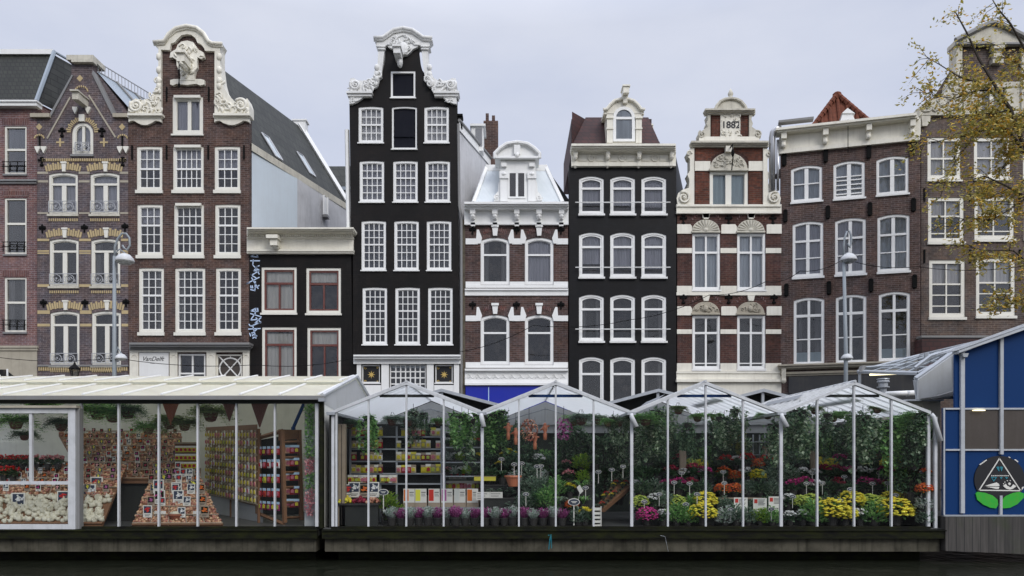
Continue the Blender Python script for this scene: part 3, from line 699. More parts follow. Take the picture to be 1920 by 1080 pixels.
# body, roof going back
Ld = 8.0; q = SK*Ld
H.body([(240.5, 917), (466.5, 917), (466.5, 277), (353, 92), (240.5, 277)], Ld, 'brickC', 'core')
r0 = H.pt(353, 80); e0 = H.pt(468, 268); el = H.pt(239, 268)
H.part('roof', MB().add([(r0[0], .2, r0[1]), (e0[0], .2, e0[1]), (e0[0]+q, Ld, e0[1]), (r0[0]+q, Ld, r0[1]), (el[0], .2, el[1]), (el[0]+q, Ld, el[1])], [(0,1,2,3), (0,3,5,4)]), 'pantile')
H.part('eaves_board', MB().add([(e0[0]+.02, .2, e0[1]+.08), (e0[0]+q+.02, Ld, e0[1]+.08), (e0[0]+q+.02, Ld, e0[1]-.24), (e0[0]+.02, .2, e0[1]-.24), (e0[0]-.2, .2, e0[1]+.08), (e0[0]+q-.2, Ld, e0[1]+.08)], [(0,1,2,3), (0,1,5,4)]), 'stone')
wz = H.W(467, 917); xs = H.U(467)+.01; t = .43; 
H.part('side_wall', MB().add([(xs, .3, 0), (xs+q*t, Ld*t, 0), (xs+q*t, Ld*t, e0[1]-.22), (xs, .3, e0[1]-.22)], [(0,1,2,3)]), 'plasterblue')
H.part('side_wall', MB().add([(xs+q*t, Ld*t, 0), (xs+q, Ld, 0), (xs+q, Ld, e0[1]-.22), (xs+q*t, Ld*t, e0[1]-.22)], [(0,1,2,3)]), 'plastergrey')
mb = MB(); tt = .72; a, b = xs+q*tt+.03, Ld*tt; zt = EYE+(860-372)*(31.8+b)/1400-ZST
wn = H.part('window', MB().add([(a, b-.3, zt-.85), (a+.09, b, zt-.85), (a+.09, b, zt), (a, b-.3, zt)], [(0,1,2,3)]).box(a-.04, a+.06, b-.36, b-.3, zt-.95, zt+.05).box(a+.05, a+.15, b, b+.06, zt-.95, zt+.05), 'white')
H.part('sill', MB().box(a-.02, a+.2, b-.4, b+.06, zt-1.05, zt-.92), 'lead', wn)
# verge at the back gable with small chimney
mb = MB(); mb.tube([(r0[0]+q, Ld, r0[1]+.1), (e0[0]+q, Ld, e0[1]+.1)], .16, 4); H.part('verge_board', mb, 'white')
H.part('chimney', MB().box(r0[0]+q-.3, r0[0]+q+.35, Ld-.1, Ld+.4, r0[1]-.3, r0[1]+.25).box(r0[0]+q-.36, r0[0]+q+.42, Ld-.15, Ld+.45, r0[1]+.25, r0[1]+.33), 'white')
for (t0, f0) in ((.23, .70), (.62, .60)):
    u = lambda t, f, o=0.06: (r0[0]+(e0[0]-r0[0])*f+q*t+o*.8, .2+Ld*t, r0[1]+(e0[1]-r0[1])*f+o*.6)
    A, B, C, D = u(t0, f0), u(t0+.06, f0), u(t0+.06, f0+.25), u(t0, f0+.25)
    mb = MB(); 
    for s_, e_ in ((A, B), (B, C), (C, D), (D, A)): mb.tube([s_, e_], .05, 4)
    sk = H.part('skylight', mb, 'ironw'); H.part('pane', MB().add([A, B, C, D], [(0,1,2,3)]), 'netblue', sk)
# ================================================================== HOUSE D : low dark house
H = House('low_house', 'low black painted house with cream cornice between the two tall gabled houses', 467, 662)
HD = H
for (x0, x1, y0, y1, tr, c) in [(490, 556.5, 500.5, 587, 531, 'beigeblind'), (574, 639.5, 502, 588, 532, 'beigeblind'), (491, 556.5, 613, 722, 646, 'beigeblind'), (576, 639.5, 614, 722, 647, 'beigeblind')]:
    lft = x0 < 520
    H.window(x0, x1, y0, y1, 0, 5, rails=[(tr, 4)], mull=[((x0+x1)/2, 3, tr, None)], sash=3.2, sm='redsash', curtain=c, cov=((0 if y0 < 600 else .1), 1) if lft else (.0, .3), sill=3.5)
H.cornice('cornice', 463, 662, [(426, 429, .75), (429, 432, .66), (432, 436, .5), (436, 439, .34), (444, 447, .2), (447, 467, .12), (467, 471, .26), (471, 475, .2)], 'cream')
mb = MB(); x = 465
while x < 661: u = H.U(x); mb.box(u, u+.055, -.3, .02, H.W(x, 444), H.W(x, 439)); x += 4.2
H.part('dentils', mb, 'cream'); H.bx('cornice_bed', 464, 661, 438.5, 444.5, .22, 'cream')
p = H.pt(514, 455); H.part('hoist_bracket', MB().box(p[0]-.18, p[0]+.3, -.7, 0, p[1]+.05, p[1]+.2).box(p[0]-.05, p[0]+.25, -.6, 0, p[1]-.22, p[1]+.04).blob((p[0]+.1, -.3, p[1]-.25), (.15, .2, .1)), 'cream')
H.wall([(467, 917), (661.5, 917), (661.5, 440), (467, 440)], 'black')
H.body([(467, 917), (661.5, 917), (661.5, 428), (467, 428)], 6, 'black')
# graffiti
g1 = [[(481, 476), (484, 482), (470, 481), (480, 475)], [(470, 489), (487, 489)], [(475, 487), (474, 497), (479, 502), (486, 498)], [(483, 499), (476, 508), (487, 507), (480, 503), (486, 514)], [(487, 507), (472, 516), (467, 513), (480, 521)], [(486, 520), (462, 532), (468, 530)], [(472, 521), (484, 541)], [(479, 528), (478, 545), (470, 543)], [(478, 540), (486, 535)], [(470, 536), (471, 540)], [(473, 536), (474, 540)]]
g2 = [[(483, 578), (484, 584), (470, 583), (480, 578), (478, 590)], [(470, 588), (490, 594)], [(477, 590), (470, 600), (484, 599)], [(489, 596), (478, 606), (489, 605)], [(480, 596), (489, 604), (470, 612), (467, 608)], [(466, 617), (488, 616)], [(474, 611), (480, 634)], [(482, 617), (472, 626), (482, 630), (474, 634)], [(468, 625), (470, 630)], [(472, 624), (474, 630)]]
for n, g in enumerate((g1, g2)):
    mb = MB()
    for st in g:
        for (a, b), (c, d_) in zip(st[:-1], st[1:]):
            p, q_ = Vector(H.pt(a, b)), Vector(H.pt(c, d_)); t = (q_-p); L_ = t.length; t.normalize(); nrm = Vector((-t.y, t.x))*.022; p -= t*.015; q_ += t*.015
            mb.prism([tuple(p+nrm), tuple(p-nrm), tuple(q_-nrm), tuple(q_+nrm)], -.006-.0007*n, .004)
    H.part('graffiti', mb, 'spray')
# ================================================================== HOUSE E : tall black bell gable
H = House('black_gable_house', 'tall black house with white scrolled neck gable and many small paned windows', 657, 863)
k = H.k; HE = H
H.window(732.5, 779, 133, 184, 0, 3.6, sill=1.5, panel='shutter', fm='white', recess=.02)
H.window(734.5, 782, 199, 280, 2, 3.2, sill=1.5, panel='shutter', fm='white', rails=[(255, 1)], bm='shutter')
for x0, x1 in ((672, 719), (795.5, 842)): H.window(x0, x1, 199, 268, 2, 4.5, rails=[(233, 3)], grids=[(None, 233, 4, 2), (233, None, 4, 2)], sill=2, curtain='blindw', fm='white', bar=1.5, sash=1)
for y0, y1, ym, ra, rb, X in [(301, 379, 333, 2, 3, (674, 737, 797.5)), (413.5, 507, 458, 3, 3, (677.5, 739, 800)), (538.5, 646, 582.5, 3, 4, (679.5, 741, 802.5))]:
    for x0 in X: H.window(x0, x0+46.5, y0, y1, 1.4, 4.4, rails=[(ym, 2.6)], grids=[(None, ym, 4, ra), (ym, None, 4, rb)], sill=2, curtain='skypale' if y0 < 400 else ('net' if y0 < 500 else None), cov=(0, 1), fm='white', bar=1.35, sash=1)
# shop front
H.cornice('shop_cornice', 663, 863, [(665, 668, .42), (668, 673, .32), (673, 682, .15)], 'white')
for a, b in ((669, 677), (715, 729), (800, 813), (851, 861)): H.bx('pilaster', a, b, 682, 917, .08, 'white')
for x0, x1 in ((678.5, 712.5), (816, 849)):
    wn = H.window(x0, x1, 684, 718, 0, 2, sill=2, panel='emblack', fm='white'); c = H.pt((x0+x1)/2, 702); mb = MB()
    for i in range(8): a = i*math.pi/4; L = [(c[0]+.17*math.cos(a), c[1]+.17*math.sin(a)), (c[0]+.06*math.cos(a+.39), c[1]+.06*math.sin(a+.39)), (c[0], c[1]), (c[0]+.06*math.cos(a-.39), c[1]+.06*math.sin(a-.39))]; mb.prism(L, .09, .104)
    for sx in (-1, 1):
        for sz in (-1, 1): mb.scroll(c[0]+sx*.27, c[1]+sz*.29, .06, .1, 0, 1, sx*sz, .012)
    H.part('gold_star', mb, 'gold', wn); H.bx('shop_panel', x0-2, x1+2, 722, 917, .05, 'white')
H.window(730.5, 798.5, 683, 745, 0, 2, grids=[(None, None, 7, 5)], sill=1, fm='white', bar=2.2, curtain='netblue', cov=(0, .1))
H.wall([(664, 917), (863, 917), (857, 190), (857, 185), (842, 184), (836, 178), (818, 168), (812, 163), (802, 152), (799, 142), (792, 132), (788, 118), (784, 86), (726, 86), (722, 115), (716, 135), (710, 148), (700, 160), (695, 168), (680, 178), (670, 185), (655, 190)], 'black')
cx = 755.5
half = [(655, 194), (656, 176), (653, 175), (653, 170), (656, 168), (657, 163), (655, 158), (657, 147), (664, 146), (670, 150), (680, 151), (690, 150), (698, 146), (701, 140), (702, 133), (707, 131), (708, 120), (709, 100), (709, 88), (705, 86), (707, 78), (701, 72), (702, 68), (718, 67), (727, 61), (736, 54), (747, 51), (755.5, 51)]
halfin = [(755.5, 104), (747, 102), (741, 97), (737, 92), (728, 88), (726, 84), (722, 86), (720, 100), (718, 120), (715, 142), (717, 144), (712, 148), (708, 160), (706, 163), (700, 165), (697, 172), (694, 177), (683, 180), (676, 186), (668, 191), (660, 194)]
L = half + mirror(half[::-1], cx)[1:] + mirror(halfin[::-1], cx)[:-1] + halfin
H.poly('gable_trim', L, .14, 'whitetrim', .42)
mb = MB(); arcL = [(701, 71), (718, 70), (728, 63), (738, 56), (755.5, 52.5)]; arcL = arcL+mirror(arcL[::-1], cx)[1:]
mb.tube(line3(arcL, -.2), .09, 6); mb.tube(line3([(x, y+4) for x, y in arcL], -.17), .055, 6); mb.tube(line3([((x-cx)*.55+cx, y+12) for x, y in arcL], -.16), .035, 6)
H.part('gable_moulding', mb, 'whitetrim', smooth=True)
mb = MB(); c = H.pt(cx, 88); mb.blob((c[0], -.14, c[1]), (12*k, .1, 11*k), 0, 14, 8); relief(mb, H.pts([(733, 76), (745, 66), (766, 66), (778, 76), (773, 88), (756, 102), (738, 88)]), -.17, 26, 11, (.07, .15))
H.part('cartouche', mb, 'whitetrim', smooth=True)
for sg, rx in ((1, (660, 712)), (-1, (799, 851))):
    mb = MB(); f = (lambda x: x) if sg == 1 else (lambda x: 2*cx-x)
    c = H.pt(f(666), 158); mb.scroll(c[0], c[1], 9.5*k, -.18, 2.5 if sg == 1 else .6, 1.7, sg, .07)
    relief(mb, H.pts([(f(x), y) for x, y in [(658, 172), (659, 152), (680, 154), (700, 148), (706, 134), (712, 140), (706, 160), (695, 172)]]), -.15, 26, 20+sg, (.08, .2))
    for yy in (125, 138, 146): mb.blob((H.pt(f(706), yy)[0], -.12, H.pt(f(706), yy)[1]), (.12, .1, .15))
    for yy in (86, 91): mb.box(*sorted((H.U(f(707)), H.U(f(722)))), -.2, .0, H.W(710, yy+2), H.W(710, yy))
    relief(mb, H.pts([(f(658), 190), (f(658), 180), (f(684), 180), (f(676), 187)]), -.13, 6, 30+sg, (.06, .12))
    H.part('scroll_ornament', mb, 'whitetrim', smooth=True)
    a, b = sorted((f(650), f(698))); mb = MB(); mb.box(H.U(a), H.U(b), -.27, .3, H.W(a, 175.5), H.W(a, 172)); mb.box(H.U(a)+.04, H.U(b)-.04, -.2, .3, H.W(a, 180), H.W(a, 175.5)); H.part('scroll_shelf', mb, 'whitetrim')
p = H.pt(748, 108); H.part('hoist_beam', MB().box(p[0]-.14, p[0]+.14, -.8, .1, p[1]-.12, p[1]+.12).box(p[0]-.18, p[0]+.18, -.88, 0, p[1]+.12, p[1]+.2).blob((p[0]+.05, -.25, p[1]-.25), (.12, .2, .2)), 'whitetrim')
Ld = 4.4; q = SK*Ld
H.body([(662, 917), (862, 917), (857, 238), (757, 95), (657, 238)], Ld, 'black', 'core')
e = H.pt(858.5, 234); r0 = H.pt(757, 92)
H.part('side_wall', MB().add([(H.U(862)+.01, .05, 0), (H.U(862)+.01+q, Ld, 0), (e[0]+q+.01, Ld, e[1]-.02), (e[0]+.01, .05, e[1]-.02)], [(0,1,2,3)]), 'plastergrey')
H.part('verge_board', MB().add([(e[0]+.05, .0, e[1]+.15), (e[0]+q+.05, Ld, e[1]+.15), (e[0]+q+.05, Ld, e[1]-.2), (e[0]+.05, .0, e[1]-.2)], [(0,1,2,3)]), 'white')
H.part('gutter', MB().tube([(e[0]+.06, .0, e[1]+.2), (e[0]+q+.06, Ld, e[1]+.2)], .07, 6), 'lead')
l0 = H.pt(655, 234)
H.part('roof', MB().add([(r0[0], .2, r0[1]), (e[0], .2, e[1]+.1), (e[0]+q, Ld, e[1]+.1), (r0[0]+q, Ld, r0[1]), (l0[0], .2, l0[1]), (l0[0]+q, Ld, l0[1])], [(0,1,2,3), (0,3,5,4)]), 'pantile')
H.part('drainpipe', MB().tube([(H.U(865), -.05, 0), (H.U(865), -.05, H.W(862, 412)), (H.U(861), -.02, H.W(862, 385)), (H.U(859), -.02, H.W(862, 232))], .06, 6), 'lead')
H.part('chimney_pot', MB().box(H.U(857), H.U(866), .2, .6, H.W(860, 236), H.W(860, 214)).box(H.U(856), H.U(867), .15, .65, H.W(860, 214), H.W(860, 210)), 'iron')
ty = .62; a = e[0]+q*ty; b = Ld*ty
dm = H.part('dormer', MB().box(a-.4, a+.15, b-.3, b+.9, e[1]-.1, e[1]+1.0).box(a-.45, a+.25, b-.4, b+1, e[1]+1.0, e[1]+1.1), 'white'); H.part('pane', MB().box(a-.2, a+.1, b-.33, b-.301, e[1]+.1, e[1]+.9), 'glass', dm)
st = H.part('chimney', MB().box(a+.1, a+.8, b+1.3, b+1.8, e[1]-.8, e[1]+2.0).box(a+.2, a+.35, b+1.4, b+1.6, e[1]+2.0, e[1]+2.4).box(a+.5, a+.65, b+1.4, b+1.6, e[1]+2.0, e[1]+2.3), 'brickC')
H.part('party_strip', MB().box(H.U(863.5), H.U(872), -.02, 4, 0, H.W(865, 412)), 'grimy')
H.part('left_downpipe', MB().tube([(H.U(657)-.12, .2, H.W(657, 430)), (H.U(653)-.1, .2, H.W(655, 240))], .1, 6), 'white')
# ================================================================== HOUSE F : white mansard dormer, brick with white bands
H = House('mansard_house', 'narrow brown brick house with white bands, white zinc mansard and cobalt blue signboard', 872, 1065.5)
k = H.k
def cdormer(H, cx): pass
for (a, b, tr, kb) in [(445, 534, 477.5, 421), (590, 684, 624, 568)]:
    for x0, x1 in ((901, 955.5), (984, 1038)):
        c = (x0+x1)/2
        H.window(x0, x1, a, b, 6, 5, rails=[(tr, 3.5)], sill=0, fm='white', curtain=None if a > 500 or x0 < 950 else 'skypale', cov=(0, 1), sash=1.2)
        mb = MB(); p = H.rect(c-6, c+6, kb, kb+20); mb.prism([(p[0]+.05, p[2]), (p[1]-.05, p[2]), (p[1], p[3]), (p[0], p[3])], -.1, .01); mb.box(p[0]-.02, p[1]+.02, -.14, .01, p[3]-.1, p[3]); H.part('keystone', mb, 'white')
        yarch(H, x0+7, x1-7, a-16, a-1, 6, 'soldier')
        for sx, q in ((x0, -1), (x1, 1)):
            H.poly('springer_block', [(sx-q*3, a+2), (sx+q*3, a-14), (sx+q*7, a-14), (sx+q*9, a+12), (sx, a+12)] , .045, 'white')
for y0, y1 in ((447, 458), (591.5, 602)):
    for a, b in ((873, 896), (960, 979), (1043, 1065)): H.bx('stone_band', a, b, y0, y1, .04, 'white')
for y0, y1 in ((528, 539), (679, 689)):
    for a, b in ((873, 901), (955.5, 984), (1038, 1065)): H.bx('stone_band', a, b, y0, y1, .045, 'white')
H.bx('sill_band', 873, 1065, 534.2, 539.4, .07, 'white'); H.bx('sill_band', 873, 1065, 684.2, 689.4, .07, 'white')
H.cornice('string_course', 872, 1065, [(541, 544, .12), (544, 554, .05)], 'white')
H.cornice('shop_cornice', 872, 1065, [(691, 695, .2), (695, 697, .1), (697, 715, .05), (715, 718, .14), (718, 722, .2)], 'white')
mb = MB()
for i in range(12):
    x = 879+i*15.8; c = H.pt(x, 705); mb.tube([(c[0]+t*.17, -.06, c[1]+.09*math.cos(t*math.pi)) for t in (-1, -.6, -.2, .2, .6, 1)], .022, 5); mb.scroll(c[0], c[1]-.06, .06, -.06, 0, 1, 1, .015)
H.part('frieze_relief', mb, 'white')
H.bx('signboard', 873, 1064, 724, 775, .1, 'bluesign'); H.bx('sign_division', 915.5, 917, 726, 775, .104, 'packhead')
H.cornice('cornice', 871, 1065.5, [(378, 382, .62), (382, 386, .52), (386, 391, .4), (391, 417, .1), (417, 421, .16)], 'white')
for x in (886.5, 928, 969, 1010.5, 1052.5):
    c = H.rect(x-5, x+5, 393, 423); H.part('cornice_bracket', MB().box(c[0], c[1], -.36, .02, c[3]-.22, c[3]).box(c[0]+.03, c[1]-.03, -.26, .02, c[3]-.42, c[3]-.2).blob(((c[0]+c[1])/2, -.24, c[3]-.28), (.12, .12, .13)).box(c[0]+.02, c[1]-.02, -.16, .02, c[2], c[3]-.4), 'white')
for x in (886, 968.5, 1052): H.anchor(x, 431, 12, 3); H.anchor(x, 572, 12, 3)
H.wall([(872, 917), (1065, 917), (1065, 388), (872, 388)], 'brickF')
H.body([(872, 917), (1065, 917), (1065, 386), (872, 386)], 7, 'brickF')
z0 = H.W(960, 380); z1 = EYE+(860-312)*32.9/1400-ZST; U = H.U
A, B, C, D = (U(888), .0, z0), (U(1055), .0, z0), (U(1036)-.25, 1.1, z1), (U(907)+.1, 1.1, z1)
E_, F_ = (U(1055)+2.1, 6.9, z0), (U(1036)+1.6, 6.9, z1)
H.part('mansard_roof', MB().add([A, B, C, D, E_, F_, (U(888)+2.1, 6.9, z0), (U(907)+1.6, 6.9, z1)], [(0,1,2,3), (3,2,5,7)]), 'zincwhite')
H.part('side_slope', MB().add([B, E_, F_, C], [(0,1,2,3)]), 'slate')
H.part('ridge_trim', MB().box(D[0]-.05, C[0]+.05, .95, 1.2, z1-.25, z1+.02), 'white')
mb = MB(); 
for a, b in ((A, D), (B, C)): mb.tube([a, b], .11, 5)
H.part('hip_trim', mb, 'white')
mb = MB(); c = (938, 1004); mb.box(U(938), U(1004), -.12, 1.5, z0, H.W(970, 303))
for a in (938, 990): mb.box(U(a), U(a+14), -.2, .1, z0, H.W(970, 325)); mb.box(U(a)-.03, U(a+14)+.03, -.26, .1, H.W(970, 338), H.W(970, 325))
dm = H.part('dormer', mb, 'white')
for sgn, x in ((1, 934), (-1, 1008)): H.part('dormer_scroll', MB().prism(H.pts([(x+sgn*6, 333), (x+sgn*6, 378), (x-sgn*8, 378), (x-sgn*7, 368), (x, 360), (x+sgn*1, 345)]), -.1, .2).scroll(U(x-sgn*3), H.W(970, 372), .14, -.1, 0, 1.3, sgn, .03), 'white', dm)
for a in (938, 990):
    H.part('dormer_bracket', MB().blob((U(a+7), -.2, H.W(970, 330)), (.14, .12, .1)).box(U(a+2), U(a+12), -.24, 0, H.W(970, 316), H.W(970, 309)), 'white', dm)
half = [(928, 302), (928, 293), (938, 283), (950, 275), (969.5, 272)]
ped = half+mirror(half[::-1], 969.5)[1:]
H.part('pediment', MB().prism(H.pts(ped), -.2, .8), 'white', dm)
mb = MB(); mb.tube(line3(ped, -.3), .085, 6); mb.tube(line3([(930, 301), (1009, 301)], -.3), .07, 6); pq = H.pt(969.5, 286); mb.box(pq[0]-.13, pq[0]+.13, -.36, -.1, pq[1]-.2, pq[1]+.18); mb.blob((pq[0], -.34, pq[1]-.25), (.1, .08, .12)); H.part('pediment_moulding', mb, 'white', dm)
p = H.rect(952.5, 986, 325, 374); f = MB().prism([(p[0], p[2]), (p[0], p[3]), (p[1], p[3]), (p[1], p[2])], -.16, .0, 0, [[(p[0]+.07, p[2]+.07), (p[0]+.07, p[3]-.05), (p[1]-.07, p[3]-.05), (p[1]-.07, p[2]+.07)]])
f.box((p[0]+p[1])/2-.05, (p[0]+p[1])/2+.05, -.155, 0, p[2], p[3]); wn = H.part('window', f, 'white', dm); H.part('pane', MB().box(p[0]+.05, p[1]-.05, -.14, -.135, p[2]+.05, p[3]-.04), 'glass', wn)
H.part('shutter_panel', MB().box(p[0]+.05, p[1]-.05, -.13, -.122, p[2]+.05, p[3]-.04), 'brownpanel', wn)
# ================================================================== HOUSE G : black with round dormer
H = House('black_house', 'narrow black house with cream cornice, maroon roof and round topped cream dormer', 1067, 1269)
U = H.U
for (a, b, tr, cv) in [(330, 402, 352.6, 'skypale'), (435.5, 520, 462.5, 'skypale'), (552, 640, 579.5, 'drape'), (669, 770, 701, 'drape')]:
    for j, x0 in enumerate((1085.5, 1144, 1202.5)):
        wn = H.window(x0, x0+47, a, b, 5.5, 3.8, rails=[(tr, 4)], sill=3.5, fm='white', curtain=cv if (j != 1 or a < 500) else None, cov=(.0, .68+.05*j) if a < 500 else (0, 1), sash=2.8, sillout=.12, sillm='whitetrim')
for y in (379, 501, 617):
    for x0, x1 in ((1079, 1145), (1135, 1202), (1193, 1257)):
        p, q = H.pt(x0, y), H.pt(x1, y); H.part('window_bar', MB().tube([(p[0], -.16, p[1]), (q[0], -.16-.03*(x0 > 1130), q[1])], .022, 5), 'white')
H.cornice('cornice', 1072, 1267, [(269, 273, .66), (273, 277, .58), (277, 281, .46), (281, 287, .22), (287, 304, .1), (304, 311, .18)], 'cream')
mb = MB(); x = 1074
while x < 1264: u = U(x); mb.box(u, u+.05, -.28, 0, H.W(x, 286), H.W(x, 281.5)); x += 3.8
H.part('dentils', mb, 'cream')
for x in (1079, 1139.5, 1198, 1259):
    c = H.rect(x-4, x+4, 284, 314); H.part('cornice_bracket', MB().box(c[0], c[1], -.36, 0, c[3]-.2, c[3]).blob(((c[0]+c[1])/2, -.26, c[3]-.25), (.1, .12, .14)).box(c[0]+.02, c[1]-.02, -.2, 0, c[2]+.08, c[3]-.2).blob(((c[0]+c[1])/2, -.1, c[2]+.08), (.06, .08, .08)), 'cream')
for x in (1109, 1166.7, 1228):
    c = H.pt(x, 296); mb = MB(); mb.tube([(c[0]+.13*math.cos(t*math.pi/8), -.12, c[1]+.13*math.sin(t*math.pi/8)) for t in range(17)], .03, 5)
    for s_ in (-1, 1): mb.box(c[0]+s_*.38-.17, c[0]+s_*.38+.17, -.13, 0, c[1]-.12, c[1]+.12)
    H.part('frieze_rosette', mb, 'cream')
H.wall([(1067, 917), (1268, 917), (1268, 306), (1072, 306), (1067, 311)], 'blackG')
H.body([(1067, 917), (1268, 917), (1268, 275), (1072, 275)], 7, 'blackG')
z0 = H.W(1160, 271); z1 = EYE+(860-219)*32.7/1400-ZST
A, B, C, D = (U(1073), .1, z0), (U(1240), .1, z0), (U(1232)-.2, .95, z1), (U(1100)+.05, .95, z1)
H.part('roof', MB().add([A, B, C, D], [(0,1,2,3)]), 'maroon')
H.part('roof_side', MB().add([(U(1073), .15, z0), (U(1073), .15, z1-.12), (U(1073)+2, 6.8, z1-.12), (U(1073)+2, 6.8, z0), (U(1100)+.03, 1.0, z1-.05)], [(0,1,2,3), (0,4,1)]), 'maroon')
H.part('roof_core', MB().box(U(1075), U(1230), 1.0, 6, z0, z1-.05).box(U(1230), U(1251), 1.6, 6, z0, z1-.8), 'maroon')
H.cornice('roof_fascia', 1101, 1232, [(214, 217, .1), (217, 225, .0)], 'cream').location = (0, .9, 0)
mb = MB(); mb.box(U(1137), U(1202), -.1, 1.8, z0, H.W(1169, 215)); 
half = [(1131, 216), (1132, 208), (1138, 206), (1143, 199), (1151, 191), (1160, 187), (1169, 186)]; ped = half+mirror(half[::-1], 1169)[1:]
mb.prism(H.pts(ped), -.1, 1.2); dm = H.part('dormer', mb, 'cream')
mb = MB(); mb.tube(line3([(1130, 209), (1137, 208), (1143, 200), (1151, 192.5), (1169, 187), (1187, 192.5), (1195, 200), (1201, 208), (1208, 209)], -.18), .07, 6); H.part('dormer_moulding', mb, 'cream', dm)
for a in (1137, 1191):
    H.part('dormer_pilaster', MB().box(U(a), U(a+11), -.18, 0, z0, H.W(1169, 222)).box(U(a)-.03, U(a+11)+.03, -.24, 0, H.W(1169, 226), H.W(1169, 222)).box(U(a)-.02, U(a+11)+.02, -.22, 0, H.W(1169, 246), H.W(1169, 243)), 'cream', dm)
u0, u1, w0, w1 = H.rect(1148.5, 1189.5, 203, 268); ar = (u1-u0)/2
o_ = [(u0, w0)]+arc(u0, u1, w1, ar)+[(u1, w0)]; q = .13; i_ = [(u0+q, w0+q*.8)]+arc(u0+q, u1-q, w1-q, ar-q)+[(u1-q, w0+q*.8)]
f = MB().prism(o_, -.17, -.02, 0, [i_]); zz = H.W(1169, 224.5); f.box(u0+q, u1-q, -.165, -.04, zz-.05, zz+.05); wn = H.part('window', f, 'white', dm)
H.part('pane', MB().prism(i_, -.125, -.12), 'glass', wn); H.part('curtain', MB().prism(i_, -.11, -.105), 'netblue', wn)
p = H.pt(1171, 180); H.part('hoist_bracket', MB().box(p[0]-.12, p[0]+.12, -.5, .1, p[1]-.1, p[1]+.16).box(p[0]-.16, p[0]+.16, -.55, .1, p[1]+.16, p[1]+.22).box(p[0]-.09, p[0]+.09, -.25, .1, p[1]-.4, p[1]-.1), 'cream', dm)
# ================================================================== HOUSE H : red brick, 1882 plaque
H = House('dated_house', 'red brick house with cream bands, shell arches and an 1882 plaque on its gable', 1270, 1465)
U = H.U; k = H.k; HH = H
H.window(1330.5, 1403, 320, 390, 0, 6, mull=[(1366.5, 11, None, None)], sill=2.5, curtain='netteal', fm='creamclean', sash=1)
for (a, b, tr, ex) in [(437, 544, 473, None), (591, 692.5, 624, 681)]:
    for x0, x1 in ((1298, 1350.5), (1382, 1435.5)):
        c = (x0+x1)/2; g = [(tr, None, 2, 1)]
        H.window(x0, x1, a, b, 0, 4.5, rails=[(tr, 4)]+([(ex, 2)] if ex else []), mull=[(c, 3.5, None, None)], sill=3, curtain='netblue' if a < 500 else 'drape', fm='white', sash=1.2)
        if ex: pass
        mb = MB(); p = H.pt(c, a-5); rr = 26*k; ry = 21.5*k
        L = [(p[0]+rr*math.cos(math.pi*i/16), p[1]+ry*math.sin(math.pi*i/16)) for i in range(17)]; mb.prism(L, -.06, .02)
        if a < 500:
            for i in range(11): an = math.pi*(i+.5)/11; mb.tube([(p[0]+.12*math.cos(an), -.08, p[1]+.09*math.sin(an)), (p[0]+rr*.55*math.cos(an), -.09, p[1]+ry*.55*math.sin(an)), (p[0]+rr*.93*math.cos(an), -.07, p[1]+ry*.93*math.sin(an))], [.02, .04, .055], 6)
            mb.blob((p[0], -.08, p[1]+.04), (.12, .06, .09))
        else:
            mb.blob((p[0], -.08, p[1]+.18), (.12, .09, .14)); relief(mb, [(p[0]+rr*.85*math.cos(math.pi*i/8), p[1]+.04+ry*.75*math.sin(math.pi*i/8)) for i in range(9)], -.07, 16, int(x0), (.05, .12))
        mb.box(p[0]-rr-.02, p[0]+rr+.02, -.1, .01, p[1]-.07, p[1]); H.part('shell_arch', mb, 'stone' if a < 500 else 'sand', smooth=False)
        yarch(H, x0+1, x1-1, a-40, a-17, 17, 'soldier')
        mb = MB(); p = H.rect(c-7, c+7, a-37, a-27); mb.prism([(p[0]+.06, p[2]), (p[1]-.06, p[2]), (p[1], p[3]), (p[0], p[3])], -.1, .01); H.part('keystone', mb, 'cream')
for (y0, y1) in ((422, 438.5), (575.5, 591.5)):
    for a, b in ((1269.5, 1297), (1352, 1381), (1437, 1465)):
        q = 3; H.poly('stone_band', [(a, y1), (a, y0), (a+(q if a > 1290 else 0), y0-1), (b-(q if b < 1450 else 0), y0-1), (b, y0+3), (b, y1)], .045, 'cream')
for (y0, y1) in ((465, 474.5), (617.5, 626)):
    for a, b in ((1269.5, 1297.5), (1351, 1381.5), (1436, 1465)): H.bx('stone_band', a, b, y0, y1, .035, 'cream')
H.cornice('sill_band', 1269, 1465, [(547.5, 553.5, .06)], 'cream')
for y0, y1 in ((536, 547.3), (681, 696)):
    for a, b in ((1269.5, 1297.5), (1351, 1381.5), (1436, 1465)): H.bx('sill_block', a, b, y0, y1, .05, 'cream')
H.cornice('shop_cornice', 1269, 1465, [(696.2, 700, .1), (700, 711, .06), (711, 716, .2)], 'cream'); H.bx('shop_frieze', 1270, 1465, 716, 917, .05, 'cream')
for x, y in ((1282, 411), (1367, 411), (1450, 411), (1282, 560), (1367, 560), (1452, 560)): H.anchor(x, y, 14, 0)
H.cornice('gable_base', 1269, 1465, [(383, 387, .14), (387, 396, .08), (396, 400, .14)], 'cream')
for x in (1324, 1409): H.bx('base_corbel', x-6, x+6, 400, 408, .1, 'cream')
